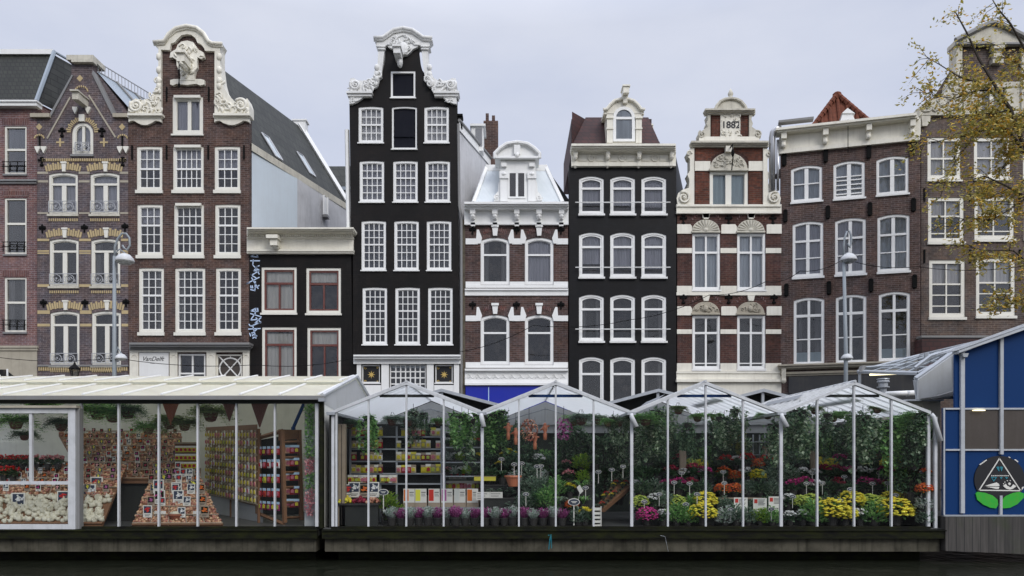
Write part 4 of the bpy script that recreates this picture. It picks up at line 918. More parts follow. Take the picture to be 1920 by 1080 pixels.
# gable
H.wall([(1270, 917), (1465, 917), (1465, 384), (1435, 384), (1435, 268), (1405, 262), (1405, 213), (1334, 213), (1334, 262), (1302, 268), (1302, 384), (1270, 384)], 'brickH2')
for L in ([(1303, 383), (1303, 276), (1434, 276), (1434, 383)],): 
    a = MB(); hl = H.holes[0]; a.prism(H.pts(L), -.012, .0, 0, [[(hl[0][0], H.W(1366, 390)+.3), (hl[0][0], hl[1][1]), (hl[-1][0], hl[1][1]), (hl[-1][0], H.W(1366, 390)+.3)]] if False else ())
for a, b in ((1304, 1330), (1403.5, 1433)): H.bx('brick_panel', a, b, 320, 383, .012, 'brickH')
mb = MB().prism(H.pts([(1304, 276), (1433, 276), (1433, 302), (1404, 302), (1399, 294), (1388, 286), (1368, 283), (1348, 286), (1337, 294), (1331, 302), (1304, 302)]), -.012, .01); H.part('brick_panel', mb, 'brickH')
for a, b in ((1334, 1350), (1388.5, 1404.5)): H.bx('brick_panel', a, b, 214, 256, .012, 'brickH')
for a, b in ((1303, 1332), (1404, 1434)): H.bx('stone_band', a, b, 302, 320, .05, 'cream')
p = H.pt(1367.5, 315); rr = 35*k; ry = 30*k; mb = MB(); mb.prism([(p[0]+rr*math.cos(math.pi*i/16), p[1]+ry*math.sin(math.pi*i/16)) for i in range(17)], -.06, .02)
relief(mb, [(p[0]+rr*.85*math.cos(math.pi*i/8), p[1]+.05+ry*.8*math.sin(math.pi*i/8)) for i in range(9)], -.07, 26, 41, (.06, .15)); mb.box(p[0]-rr-.04, p[0]+rr+.04, -.12, .01, p[1]-.09, p[1]); H.part('tympanum', mb, 'stone')
H.bx('keystone', 1361, 1375, 273, 284, .22, 'cream')
H.part('hoist_hook', MB().tube([(U(1369.5), -.5, H.W(1369, 276)), (U(1370.5), -.5, H.W(1369, 300)), (U(1368), -.5, H.W(1369, 324))], .025, 5).blob((U(1370), -.5, H.W(1369, 292)), (.07, .06, .18)).tube([(U(1369.5), .1, H.W(1369, 277)), (U(1369.5), -.52, H.W(1369, 277))], .03, 5), 'iron')
H.cornice('gable_cornice', 1297, 1441, [(263.5, 267, .32), (267, 270.5, .24), (270.5, 275, .14)], 'stone')
H.cornice('top_cornice', 1323, 1416, [(203, 206, .3), (206, 209.5, .22), (209.5, 214, .12)], 'stone')
H.bx('plaque_shelf', 1311, 1424, 256, 263.5, .1, 'cream')
pl = H.bx('date_plaque', 1351, 1388, 215, 256, .07, 'cream')
mb = MB(); relief(mb, H.pts([(1352, 225), (1352, 216), (1387, 216), (1387, 225)]), -.08, 9, 51, (.05, .12)); relief(mb, H.pts([(1352, 255), (1352, 247), (1387, 247), (1387, 255)]), -.08, 9, 52, (.05, .12)); 
for x in (1353, 1386): mb.tube(line3([(x, 226), (x, 236), (x, 246)], -.07), .03, 5)
H.part('plaque_scrollwork', mb, 'cream', pl)
text(H, '1882', 1369.5, 236, .40, 'ink', pl, -.082, name='date', bold=.008)
half = [(1342, 204), (1345, 197), (1352, 189), (1360, 185), (1371, 183.5)]; ped = half+mirror(half[::-1], 1371)[1:]
H.poly('pediment', ped, .12, 'stone', .4); H.part('pediment_moulding', MB().tube(line3(ped, -.16), .07, 6), 'stone')
p = H.pt(1371, 184); H.part('finial', MB().lathe([(.11, 0), (.12, .06), (.07, .1), (.1, .16), (.12, .22), (.07, .34), (.01, .46)], (p[0], .1, p[1]), 10), 'stone', smooth=True)
for sgn, f in ((1, lambda x: x), (-1, lambda x: 2*1369.5-x)):
    L = [(f(1333), 256), (f(1333), 214), (f(1327), 214), (f(1329), 222), (f(1326), 230), (f(1328), 236), (f(1318), 243), (f(1311), 248), (f(1311), 256)]
    mb = MB().prism(H.pts(L), -.09, .4); c = H.pt(f(1317), 250); mb.scroll(c[0], c[1], .16, -.1, 2, 1.4, sgn, .035); H.part('top_scroll', mb, 'stone')
for sgn, f in ((1, lambda x: x), (-1, lambda x: 2*1367.5-x+1)):
    L = [(f(1303), 384), (f(1303), 276), (f(1294), 278), (f(1289), 285), (f(1292), 293), (f(1295), 296), (f(1295), 318), (f(1290), 325), (f(1294), 335), (f(1293), 350), (f(1282), 353), (f(1273), 360), (f(1270), 370), (f(1272), 380), (f(1279), 385)]
    mb = MB().prism(H.pts(L), -.08, .4); c = H.pt(f(1283), 369); mb.scroll(c[0], c[1], 11.5*k, -.12, 2 if sgn > 0 else 1.1, 1.6, -sgn, .06); c = H.pt(f(1293), 286); mb.scroll(c[0], c[1], .12, -.1, 0, 1.2, sgn, .035); H.part('volute', mb, 'cream')
H.body([(1270, 917), (1465, 917), (1465, 386), (1430, 300), (1395, 230), (1345, 230), (1308, 300), (1270, 386)], 7, 'lead', 'core')
# ================================================================== HOUSE I : brown brick, angled cornice house
H = House('cornice_house', 'wide brown brick house with cream bracketed cornice and a red tiled roof peak', 1464, 1727, 31.8, 30.4)
U = H.U; k = H.k; HI = H
for (X, kind) in [([(1483, 1542, 310, 378), (1562.5, 1622, 301.5, 372), (1643, 1704, 292.5, 364.5)], 1), ([(1486, 1544, 415, 519), (1565.5, 1624, 408.5, 514), (1645, 1706, 401.5, 509)], 2), ([(1488, 1546, 557.5, 684), (1567, 1625, 552, 681), (1647.5, 1707, 546.5, 677)], 3)]:
    for j, (x0, x1, y0, y1) in enumerate(X):
        c = (x0+x1)/2; h = y1-y0
        if kind == 1: H.window(x0, x1, y0, y1, 5, 4.5, mull=[(c, 7, None, None)], rails=[(y0+h*.5, 2)]+([(y0+h*.62, 2), (y0+h*.74, 2), (y0+h*.86, 2), (y0+h*.4, 2)] if j == 1 else []), curtain='netblue', sill=3, fm='white', sash=1)
        if kind == 2: H.window(x0, x1, y0, y1, 4.5, 4.5, mull=[(c, 6, None, None)], rails=[(y0+h*.35, 4), (y0+h*.66, 2)], curtain='netblue' if j == 2 else 'skypale', cov=(0, 1), sill=4, fm='white', sash=1)
        if kind == 3:
            wn = H.window(x0, x1, y0, y1, 5, 4.5, mull=[(c, 4.5, None, None)], rails=[(y0+h*.27, 5), (y0+h*.62, 2)], curtain='drape' if j != 1 else None, sill=4, fm='white', sash=1)
            q = H.rect(x0+5, x1-5, y1-24, y1-5)
            if j != 1: H.part('privacy_film', MB().box(q[0], q[1], .115, .12, q[2], q[3]), 'netteal', wn)
for x, y, h in ((1472, 298, 20), (1550, 290, 22), (1631, 283, 22), (1713, 277, 20), (1474, 404, 20), (1554, 397, 21), (1633, 391, 21), (1715, 383, 21), (1476, 543, 20), (1556, 539, 21), (1635, 534, 21), (1717, 527, 21)): H.anchor(x, y, h, 1)
xm = 1595.5
H.cornice('cornice', 1463, 1727, [(223.5, 228, .55), (228, 233, .45), (233, 236, .25), (236, 266, .08), (266, 274.5, .16)], 'cream')
for x, y in ((1472, 264), (1550, 257), (1631, 248), (1713, 240)):
    c = H.rect(x-5, x+5, y-13, y+14); H.part('cornice_bracket', MB().box(c[0], c[1], -.4, 0, c[3]-.25, c[3]).box(c[0]+.02, c[1]-.02, -.26, 0, c[2]+.1, c[3]-.2).blob(((c[0]+c[1])/2, -.24, c[2]+.12), (.11, .12, .12)), 'cream')
H.bx('roof_edge', 1464, 1530, 221, 225, .3, 'lead')
H.cornice('shop_cornice', 1465, 1727, [(679, 682, .4), (682, 687, .3), (687, 690, .12), (694, 698, .16), (698, 702, .08)], 'sand')
H.bx('fascia', 1480, 1727, 703, 735, .1, 'darkpanel'); H.bx('shop_wall', 1466, 1727, 735, 917, .06, 'darkpanel')
H.part('shop_bracket', MB().box(U(1468), U(1476), -.3, 0, H.W(1472, 712), H.W(1472, 690)).blob((U(1472), -.25, H.W(1472, 714)), (.11, .12, .12)), 'stone')
H.wall([(1464, 917), (1726, 917), (1726, 250), (1464, 275)], 'brickI')
H.body([(1464, 917), (1726, 917), (1726, 218), (1464, 244)], 8, 'brickI')
# red pyramid roof
zt = EYE+(860-183)*34.0/1400-ZST; zb = H.W(xm, 226); cu = U(1580)+.2; cy = 2.8; hw = 2.6
apex = (cu, cy, zt); L = [(cu-1.65, cy-1.2, zb-.1), (cu+1.65, cy-1.2, zb-.1), (cu+2.6, cy+3, zb-.1), (cu-2.6, cy+3, zb-.1)]
rf = H.part('roof', MB().add(L+[apex], [(0,1,4), (1,2,4), (2,3,4), (3,0,4)]), 'redtile')
mb = MB()
for i in range(9):
    t = (i+.5)/9; b = Vector(L[0]).lerp(Vector(L[1]), t); s_ = 1-abs(t-.5)*2; top = Vector(apex) if abs(t-.5) < .06 else b.lerp(Vector(apex), .25+.7*s_)
    tt = Vector((b.x+(apex[0]-b.x)*0, 0, 0)); e_ = b+(Vector(apex)-(Vector(L[0])+Vector(L[1]))/2)*s_*.98
    mb.tube([b+Vector((0, -.03, 0)), e_+Vector((0, -.03, 0))], .075, 6)
for c_ in (L[0], L[1]):
    n = 12
    for i in range(n): a = Vector(c_).lerp(Vector(apex), i/n); b = Vector(c_).lerp(Vector(apex), (i+1.1)/n); mb.tube([a+Vector((0, -.05, .03)), b+Vector((0, -.05, .07))], [.13, .09], 6)
mb.blob((apex[0], apex[1], apex[2]+.05), (.2, .2, .12)); H.part('ridge_tiles', mb, 'redtile', rf)
H.part('roof_dormer', MB().prism(H.pts([(1577, 226), (1583, 205), (1586, 200), (1604, 200), (1603, 205), (1612, 226)]), .5, 1.2).prism(H.pts([(1582, 203), (1593, 193), (1607, 203)]), .45, 1.25), 'white')
H.part('hoist_rope', MB().tube([(U(1592), -.3, H.W(1592, 226)), (U(1592), -.3, H.W(1592, 287))], .015, 5), 'iron')
pu = lambda x, y: (U(x), .0, H.W(x, y))
H.part('steel_duct', MB().tube([(U(1450.5), -.2, H.W(1464, 356)), (U(1450.5), -.2, H.W(1464, 256)), (U(1452), -.2, H.W(1464, 247)), (U(1457), -.2, H.W(1464, 241)), (U(1466), -.15, H.W(1464, 239))], .135, 10).tube([(U(1461), -.2, H.W(1464, 356)), (U(1461), -.2, H.W(1464, 262))], .06, 8), 'steel', smooth=True)
H.part('vent_cowl', MB().lathe([(.1, -.1), (.1, .1), (.01, .16)], (U(1656), .8, H.W(1656, 218)), 10), 'iron')
# ================================================================== HOUSE J : taupe brick neck gable (right, behind the tree)
H = House('neck_gable_house', 'tall taupe brick house with pale scrolled neck gable behind the yellowing tree', 1727.5, 1997, 30.4, 30.4)
U = H.U; k = H.k
for X in ([(1739, 1802, 257, 336), (1826, 1895, 257, 334), (1918, 1984, 257, 333)], [(1740, 1808, 369.5, 454), (1827, 1902, 369, 449), (1920, 1990, 369, 447)], [(1742, 1810, 487, 595), (1830, 1904, 484, 592.5), (1922, 1992, 484, 590)]):
    for j, (x0, x1, y0, y1) in enumerate(X):
        c = (x0+x1)/2; h = y1-y0; ym = y0+h*(.42 if y0 > 300 else .5)
        H.window(x0, x1, y0, y1, 0, 7, rails=[(ym, 3)]+([(y0+h*.8, 2)] if y0 > 300 else [])+([(y0+h*.61, 2)] if y0 > 450 else []), mull=[(c, 2.5, None, None)], curtain='blindw', cov=(0, .42 if y0 > 300 else 1), sill=5, fm='creamclean')
for x, y in ((1734, 365), (1734, 480), (1820, 480), (1913, 480), (1820, 365), (1913, 372)): H.anchor(x, y, 25, 2)
H.window(1840, 1882, 164, 211, 0, 2, mull=[(1861, 7, None, None)], sill=2, fm='creamclean', sash=1)
H.bx('red_awning', 1728, 1996, 636, 690, .5, 'maroon'); H.cornice('shop_cornice', 1728, 1996, [(629, 633, .35), (633, 638, .25)], 'lead')
H.cornice('base_band', 1806, 1918, [(211.5, 214, .1)], 'stone')
half = [(1727.5, 917), (1727.5, 215), (1806, 215), (1806, 85), (1862, 85)]
H.wall(half+[(2*1862-x, y) for x, y in half[::-1][1:]], 'brickJ')
for sgn, f in ((1, lambda x: x), (-1, lambda x: 2*1862-x)):
    L = [(1728, 214), (1728, 198), (1735, 190), (1748, 184), (1760, 183), (1772, 176), (1778, 168), (1782, 150), (1792, 138), (1795, 120), (1795, 84), (1806, 84), (1806, 214)]
    mb = MB().prism(H.pts([(f(x), y) for x, y in L]), -.13, .4); c = H.pt(f(1788), 158); mb.scroll(c[0], c[1], .2, -.14, 1, 1.5, sgn, .05); c = H.pt(f(1742), 200); mb.scroll(c[0], c[1], .22, -.14, 1, 1.5, sgn, .05)
    relief(mb, H.pts([(f(1730), 212), (f(1735), 194), (f(1770), 184), (f(1790), 150), (f(1804), 150), (f(1804), 212)]), -.14, 26, 60+sgn, (.08, .2)); H.part('scroll_ornament', mb, 'stone')
    H.part('scroll_apron', MB().prism(H.pts([(f(1728), 214), (f(1745), 214), (f(1744), 228), (f(1738), 236), (f(1730), 236)]), -.11, .02), 'stone')
    a, b = sorted((f(1807), f(1839.5))); H.bx('attic_surround', a, b, 156, 211, .05, 'stone')
H.bx('attic_lintel', 1807, 1917, 153, 163.5, .07, 'stone')
ped = [(1791, 84), (1791, 76), (1826, 58), (1850, 46), (1862, 43), (1874, 46), (1898, 58), (1933, 76), (1933, 84)]
H.poly('pediment', ped, .16, 'stone', .4); H.part('pediment_moulding', MB().tube(line3(ped[1:-1], -.24), .1, 6).tube(line3([(1792, 82), (1932, 82)], -.2), .07, 6), 'lead')
p = H.pt(1871, 86); H.part('crest', MB().box(p[0]-.22, p[0]+.22, -.3, 0, p[1]-.15, p[1]).prism([(p[0]-.28, p[1]), (p[0]+.28, p[1]), (p[0], p[1]+.22)], -.32, 0).box(p[0]-.16, p[0]+.16, -.2, 0, p[1]-.5, p[1]-.15).prism([(p[0]-.25, p[1]-.5), (p[0]+.25, p[1]-.5), (p[0], p[1]-.3)], -.26, 0).box(p[0]-.22, p[0]+.22, -.22, 0, p[1]-.7, p[1]-.5), 'stone')
H.body([(1728, 917), (1996, 917), (1996, 225), (1915, 95), (1809, 95), (1728, 225)], 8, 'brickJ', 'core')
# distant roofs behind
o = empty('distant_house', (-10.3, 44, ZST), 0, 'far dark tiled roof and pale wall glimpsed between two gable houses', 'house')
MB().add([(-1.4, 0, 17.2), (1.4, 0, 17.2), (1.4, 1.2, 19.0), (-1.4, 1.2, 19.0)], [(0,1,2,3)]).build('roof', 'pantile', o)
MB().box(-1.4, 1.4, .05, 5, 0, 17.2).build('wall', 'plastergrey', o); MB().box(-1.5, 1.5, -.1, .1, 17.1, 17.3).build('gutter', 'zinc', o)
# ================================================================== MARKET STALLS
YF = 15.9; YB = 20.9
def WX(px, Y=YF): return (px-960)*Y/FPX
def WZ(py, Y=YF): return EYE+(HZ-py)*Y/FPX
class Thing:
    """a thing whose parts are written in world coordinates"""
    def __init__(s, name, loc, label, cat, group=None):
        s.root = empty(name, loc, 0, label, cat, group); s.o = Vector(loc)
    def part(s, name, mb, m, parent=None, smooth=False):
        ox, oy, oz = s.o; mb.v = [(x-ox, y-oy, z-oz) for x, y, z in mb.v]
        return mb.build(name, m, parent or s.root, smooth)
def _sheet(name, col, tr, tl):
    def f(t, p):
        v = wallvec(t); t.links.new(mixc(t, ramp(t, noise(t, v, 1.6, 6, .7), .45, .8, 0, .35), col, (col[0]*.55, col[1]*.5, col[2]*.4)), p.inputs['Base Color']); p.inputs['Roughness'].default_value = .4
        b = nd(t, 'ShaderNodeBsdfTranslucent'); b.inputs[0].default_value = c4([min(1, x*1.25) for x in col]); a = nd(t, 'ShaderNodeBsdfTransparent')
        m = nd(t, 'ShaderNodeMixShader'); m.inputs[0].default_value = tl; t.links.new(p.outputs[0], m.inputs[1]); t.links.new(b.outputs[0], m.inputs[2])
        m2 = nd(t, 'ShaderNodeMixShader'); m2.inputs[0].default_value = tr; t.links.new(m.outputs[0], m2.inputs[1]); t.links.new(a.outputs[0], m2.inputs[2]); t.links.new(m2.outputs[0], t.nodes['Material Output'].inputs[0])
    return mat(name, f)
M['polyc'] = _sheet('opal roof panel', (.84, .86, .86), .27, .6); M['roofcream'] = _sheet('cream plastic roof', (.86, .82, .70), .10, .45)
M['shadegreen'] = paint('painted green shade', (.035, .045, .035), .9, .5, (.07, .085, .06), 3)  # shade of the open stall back put into this colour
# floating platforms
for x0, x1, lab in ((-60, 598, 'long dark mossy floating platform carrying the cream roofed stall at the left'), (607, 1766, 'long dark mossy floating platform carrying the four gabled greenhouses')):
    T = Thing('floating_platform', (WX(x0), YF, 0), lab, 'platform'); a, b = WX(x0), WX(x1)
    T.part('deck', MB().box(a, b, YF-.02, 22.5, DECK-.16, DECK), 'darkfloor')
    T.part('edge_beam', MB().box(a, b, YF-.16, YF-.03, DECK-.21, DECK-.02), 'moss')
    T.part('hull', MB().box(a+.03, b-.06, YF-.02, 22.3, WZ(1034), DECK-.165), 'concrete'); T.part('float', MB().box(a+.2, b-.2, YF+.5, 22.1, -.4, WZ(1034)-.002), 'moss')
    T.part('edge_strip', MB().box(a, b, YF-.19, YF-.165, DECK-.05, DECK-.03), 'moss')
# ---- gabled greenhouses
BAYS = [(622, 903, 762), (903, 1183, 1042), (1183, 1463, 1322), (1463, 1743, 1601)]
NAMES = ['leftmost', 'second', 'third', 'rightmost']
EZ = WZ(773); RZ = WZ(718)
for i, (xl, xr, xp) in enumerate(BAYS):
    T = Thing('greenhouse', (WX(xl), YF, DECK), ['glazed white framed gabled greenhouse hung with seed packets, leftmost of four', 'second gabled greenhouse from the left, with pine cone bunch and ceramics hanging inside',
        'third gabled greenhouse from the left, orange and red flowers beside metal shelving', 'rightmost of four gabled greenhouses, full of ivy and large yellow chrysanthemums'][i], 'greenhouse', 'gabled greenhouses of the floating market')
    a, b, c = WX(xl), WX(xr), WX(xp); q = .022
    zt = lambda x: EZ+(RZ-EZ)*((x-a)/(c-a) if x < c else (b-x)/(b-c))
    def post(x, w=.018, n='mullion', y0=YF-.03, m='alu'): T.part(n, MB().box(x-w, x+w, y0, YF+.04, DECK+.03, zt(x)-.03), m)
    post(a+.015 if i else a+.03, .03, 'corner_post')
    if i == 0: post(a+.07+.03, .02, 'corner_post', YF-.02)
    if i == 3: post(b-.03, .03, 'corner_post'); T.part('corner_post', MB().box(b+.09, b+.15, YF-.03, YF+.04, DECK, EZ-.1), 'alu')
    for px in ([691, 762, 832], [973, 1042, 1113], [1252, 1323, 1393], [1532, 1601, 1671])[i]: post(WX(px))
    xs = [a, ]+[WX(p) for p in ([691, 762, 832], [973, 1042, 1113], [1252, 1323, 1393], [1532, 1601, 1671])[i]]+[b]
    for u, v in zip(xs[:-1], xs[1:]):
        L = [(u+.02, DECK+.06), (v-.02, DECK+.06), (v-.02, zt(v-.02)-.02), (u+.02, zt(u+.02)-.02)]
        T.part('glass_pane', MB().add([(x, YF+.002, z) for x, z in L], [(0,1,2,3)]), 'stallglass')
    T.part('bottom_rail', MB().box(a, b-.002, YF-.05, YF+.05, DECK-.012, DECK+.035), 'moss')
    for p, r_ in (((a, EZ), (c, RZ)), ((b, EZ), (c, RZ))):
        L = [(p[0], p[1]-.045), (r_[0], r_[1]-.045), (r_[0], r_[1]+.02), (p[0], p[1]+.02)]
        T.part('rafter', MB().prism(L, YF-.06, YF+.04), 'alu')
        sg = 1 if p[0] < c else -1
        rp = T.part('roof_panel', MB().prism([(p[0]+sg*.02, p[1]-.0), (r_[0]-sg*.01, r_[1]), (r_[0]-sg*.01, r_[1]+.012), (p[0]+sg*.02, p[1]+.012)], YF+.05, YB), 'polyc')
        mb = MB(); n = 12
        for j in range(n):
            y = YF+.06+(YB-YF-.1)*j/(n-1)
            mb.prism([(p[0]+sg*.02, p[1]+.014), (r_[0]-sg*.01, r_[1]+.014), (r_[0]-sg*.01, r_[1]+.05), (p[0]+sg*.02, p[1]+.05)], y, y+.05)
        T.part('roof_ribs', mb, 'alu', rp)
        if i >= 2:
            m1 = MB(); t0, t1 = .52, .62; f = lambda t: (p[0]+(r_[0]-p[0])*t, p[1]+(r_[1]-p[1])*t+.055)
            A, B = f(t0), f(t1); m1.add([(A[0], YF+1.2, A[1]), (B[0], YF+1.2, B[1]+.05), (B[0], YF+3.6, B[1]+.05), (A[0], YF+3.6, A[1])], [(0,1,2,3)]); T.part('vent_flap', m1, 'galv', rp)
    T.part('ridge_cap', MB().tube([(c, YF-.07, RZ+.03), (c, YB, RZ+.03)], .03, 6), 'alu')
    zb = RZ-.24; dx = (c-a)*(RZ-zb)/(RZ-EZ)
    T.part('tie_beam', MB().box(c-dx+.03, c+dx-.03, YF+.06, YF+.09, zb-.06, zb), 'blue' if i in (1, 2) else 'dark')
    T.part('gutter', MB().box(a-.09, a+.09, YF-.1, YB, EZ-.06, EZ+.0), 'galv')
    if i:
        o = .12*(i >= 2)
        T.part('downspout', MB().tube([(a, YF-.07, EZ-.04), (a+.0, YF-.09, EZ-.1), (a+.05+o*.4, YF-.13, EZ-.32)], [.045, .05, .052], 10), 'alu', smooth=True)
        T.part('spout_mouth', MB().tube([(a+.05+o*.4, YF-.13, EZ-.318), (a+.052+o*.41, YF-.131, EZ-.33)], .044, 10), 'ink')
    if i == 3: T.part('downspout', MB().tube([(b+.0, YF-.06, EZ-.04), (b+.04, YF-.08, EZ-.1), (b+.17, YF-.12, EZ-.62)], [.045, .045, .05], 10), 'alu', smooth=True)
    # back: pale gable, fascia, sheet painted dark below for the opening's shade
    T.part('back_gable', MB().prism([(a, EZ-.02), (b, EZ-.02), (c, RZ-.02)], YB-.05, YB), 'greywall')
    T.part('back_fascia', MB().box(a, b-.002, YB-.35, YB-.3, EZ-.28, EZ-.02).box(a, b-.002, YB-.45, YB-.36, EZ-.06, EZ-.01), 'greywall')
    T.part('shade_sheet', MB().box(a, b-.002, YB-.1, YB-.06, DECK, EZ-.021), 'shadegreen')
    T.part('brace', MB().tube([(a+.3, YB-.5, EZ), (c, YB-.5, RZ-.25)], .02, 5).tube([(b-.3, YB-.5, EZ), (c, YB-.5, RZ-.25)], .02, 5), 'galv')
    if i == 0: T.part('side_wall', MB().box(a-.06, a-.02, YF+.02, YB, DECK, EZ-.06), 'dark')
    if i == 3: T.part('side_wall', MB().box(b+.0, b+.05, YF+.05, YB, DECK, EZ-.06), 'dark')
# street side canopies seen above the valleys
for (pl, pk, pr, lab) in [(700, 828, 1040, 'dark street side canopy gable with pale edge behind the leftmost greenhouse'), (1070, 1234, 1400, 'dark street side canopy gable with pale edge between the second and third greenhouses'), (1290, 1431, 1560, 'small dark canopy gable with pale edge left of the rightmost greenhouse roof')]:
    Y = 21.6; T = Thing('canopy', (WX(pk, Y), Y, ZST), lab, 'canopy', 'street side canopies'); zp = WZ(729, Y); ze = WZ(729+(pk-pl)*.26, Y); zr = WZ(729+(pr-pk)*.26, Y)
    L = [(WX(pl, Y), ze), (WX(pk, Y), zp), (WX(pr, Y), zr)]
    T.part('rake_trim', MB().prism(L+[(x, z-.09) for x, z in L[::-1]], Y-.06, Y), 'galv')
    T.part('awning', MB().prism([(x, z-.03) for x, z in L]+[(x, z-.05) for x, z in L[::-1]], Y, Y+1.6), 'dark')
    T.part('gable_fill', MB().prism([(x, z-.08) for x, z in L], Y+.5, Y+.52), 'dark')
    T.part('post', MB().box(WX(pk, Y)-.04, WX(pk, Y)+.04, Y+.02, Y+.1, ZST, zp-.1), 'galv')
# ---- left stall
T = Thing('market_stall', (WX(0), YF, DECK), 'long glazed market stall with low cream panelled roof at the left', 'stall'); LS = T
a, b = WX(-330), WX(604); ez = WZ(748)
T.part('roof_gutter', MB().box(a, b+.08, YF-.22, YF-.05, ez-.03, ez+.05), 'lead')
T.part('gutter_end', MB().box(b-.02, b+.1, YF-.24, YF-.02, ez-.07, ez+.0), 'galv')
T.part('fascia', MB().box(a, b, YF-.05, YF+.06, ez-.1, ez+.04), 'dark')
Y1, Y2, Y3 = YF-.15, YF+1.9, YF+3.35; z1 = ez+.07; z3 = WZ(709, Y3); z2 = z1+(z3-z1)*(Y2-Y1)/(Y3-Y1)
def roofslab(n, ya, za, yb, zb, m='roofcream'):
    return T.part(n, MB().add([(a, ya, za), (b+.02, ya, za), (b+.02, yb, zb), (a, yb, zb), (a, ya, za-.03), (b+.02, ya, za-.03), (b+.02, yb, zb-.03), (a, yb, zb-.03)], [(0,1,2,3), (0,4,5,1), (1,5,6,2), (4,7,6,5), (2,6,7,3)]), m)
r1 = roofslab('roof_panel', Y1, z1, Y2, z2); r2 = roofslab('roof_panel', Y2-.1, z2+.075, Y3, z3+.05); 
for rr_, ya, za, yb, zb in ((r1, Y1, z1, Y2, z2), (r2, Y2-.1, z2+.075, Y3, z3+.05)):
    mb = MB(); x = b-.01
    while x > a: mb.add([(x-.05, ya, za+.004), (x, ya, za+.004), (x, yb, zb+.004), (x-.05, yb, zb+.004), (x-.05, ya, za+.035), (x, ya, za+.035), (x, yb, zb+.035), (x-.05, yb, zb+.035)], [(4,5,6,7), (0,4,7,3), (1,2,6,5), (0,1,5,4)]); x -= .83
    T.part('roof_ribs', mb, 'white', rr_)
roofslab('roof_back', Y3, z3+.05, YF+6.6, z1)
T.part('side_gable', MB().add([(b+.015, YF, ez-.1), (b+.015, YF, z1-.03), (b+.015, Y3, z3-.03), (b+.015, YF+6.4, z1+.0), (b+.015, YF+6.4, ez-.5)], [(0,1,2,3,4)]), 'greywall')
T.part('rake_trim', MB().tube([(b+.04, Y1, z1), (b+.04, Y3, z3+.06), (b+.04, YF+6.6, z1)], .045, 5), 'alu')
T.part('side_wall', MB().box(b-.03, b+.01, YF+.05, YF+6.4, DECK, ez-.1), 'palewall')
for px in (153, 223, 298, 371, 443.5, 515.5): T.part('mullion', MB().box(WX(px)-.018, WX(px)+.018, YF-.03, YF+.04, DECK+.03, ez-.1), 'alu')
T.part('corner_post', MB().box(WX(592), WX(598), YF-.05, YF+.05, DECK, ez-.1), 'alu'); T.part('corner_post', MB().box(WX(601), WX(607), YF-.09, YF+.05, DECK, ez-.04), 'moss')
ps = [-330, 153, 223, 298, 371, 443.5, 515.5, 592]
for u, v in zip(ps[:-1], ps[1:]): T.part('glass_pane', MB().add([(WX(u)+.02, YF+.002, DECK+.05), (WX(v)-.02, YF+.002, DECK+.05), (WX(v)-.02, YF+.002, ez-.1), (WX(u)+.02, YF+.002, ez-.1)], [(0,1,2,3)]), 'stallglass')
T.part('bottom_rail', MB().box(a, b, YF-.05, YF+.05, DECK-.012, DECK+.035), 'moss')
T.part('back_wall', MB().box(a, b-.04, YF+4.9, YF+5.0, WZ(845), z3-.3), 'palewall'); T.part('back_shade', MB().box(a, b-.04, YF+4.85, YF+4.89, DECK, WZ(820)), 'palewall')
u0, u1, w0, w1 = WX(-40), WX(149), WZ(991), WZ(766)
wf = T.part('window_frame', MB().prism([(u0, w0), (u0, w1), (u1, w1), (u1, w0)], YF-.16, YF-.06, 0, [[(u0+.1, w0+.1), (u0+.1, w1-.11), (u1-.15, w1-.11), (u1-.15, w0+.1)]]), 'alu')
T.part('window_bars', MB().box(u0+.05, u1-.12, YF-.15, YF-.07, WZ(908), WZ(902)).box(WX(65)-.03, WX(65)+.03, YF-.14, YF-.075, WZ(902), w1-.09), 'alu', wf)
T.part('window_head', MB().box(u0, u1+.06, YF-.22, YF-.05, w1, w1+.05), 'sand', wf)
T.part('window_jamb', MB().box(u1+.002, u1+.07, YF-.12, YF+.02, w0, w1), 'lead', wf)
# ---- blue building at the right
T = Thing('blue_building', (WX(1768), YF, 0), 'cobalt blue panelled waterside building with painted round emblem at the right edge', 'building'); Yb = YF-.1
a, b = WX(1768, Yb), WX(2100, Yb); zz = lambda py: WZ(py, Yb); xx = lambda px: WX(px, Yb)
T.part('wall', MB().prism([(a, zz(966)), (b, zz(966)), (b, zz(545)), (xx(1798), zz(664)), (xx(1790), zz(664)), (xx(1790), zz(765)), (a, zz(765))], Yb, Yb+.05), 'blue')
for x0, x1 in ((1806, 1872), (1879, 1945), (1952, 2020)): T.part('window_panel', MB().box(xx(x0), xx(x1), Yb-.012, Yb+.01, zz(842), zz(769)), 'brownpanel')
for px, w_ in ((1802.5, .04), (1875.5, .034), (1948, .03)): 
    T.part('mullion', MB().box(xx(px)-w_, xx(px)+w_, Yb-.06, Yb+.01, zz(852) if px == 1875.5 else zz(962), zz(660-(px-1790)*.36)), 'framegrey')
T.part('mullion', MB().box(xx(1872.5), xx(1877), Yb-.05, Yb+.01, zz(965), zz(929)), 'framegrey')
T.part('corner_trim', MB().box(xx(1768), xx(1770.5), Yb-.03, Yb+.01, zz(966), zz(765)), 'framegrey')
for py in (766.5, 843.5): 
    T.part('transom', MB().box(xx(1771), xx(1799.5), Yb-.04, Yb+.01, zz(py+1.6), zz(py-1.6)), 'framegrey'); T.part('transom', MB().box(xx(1805.5), xx(1872.5), Yb-.04, Yb+.01, zz(py+1.6), zz(py-1.6)).box(xx(1878.5), xx(2100), Yb-.04, Yb+.01, zz(py+1.6), zz(py-1.6)), 'framegrey')
T.part('bottom_flashing', MB().box(a, b, Yb-.05, Yb+.01, zz(968), zz(965)), 'galv')
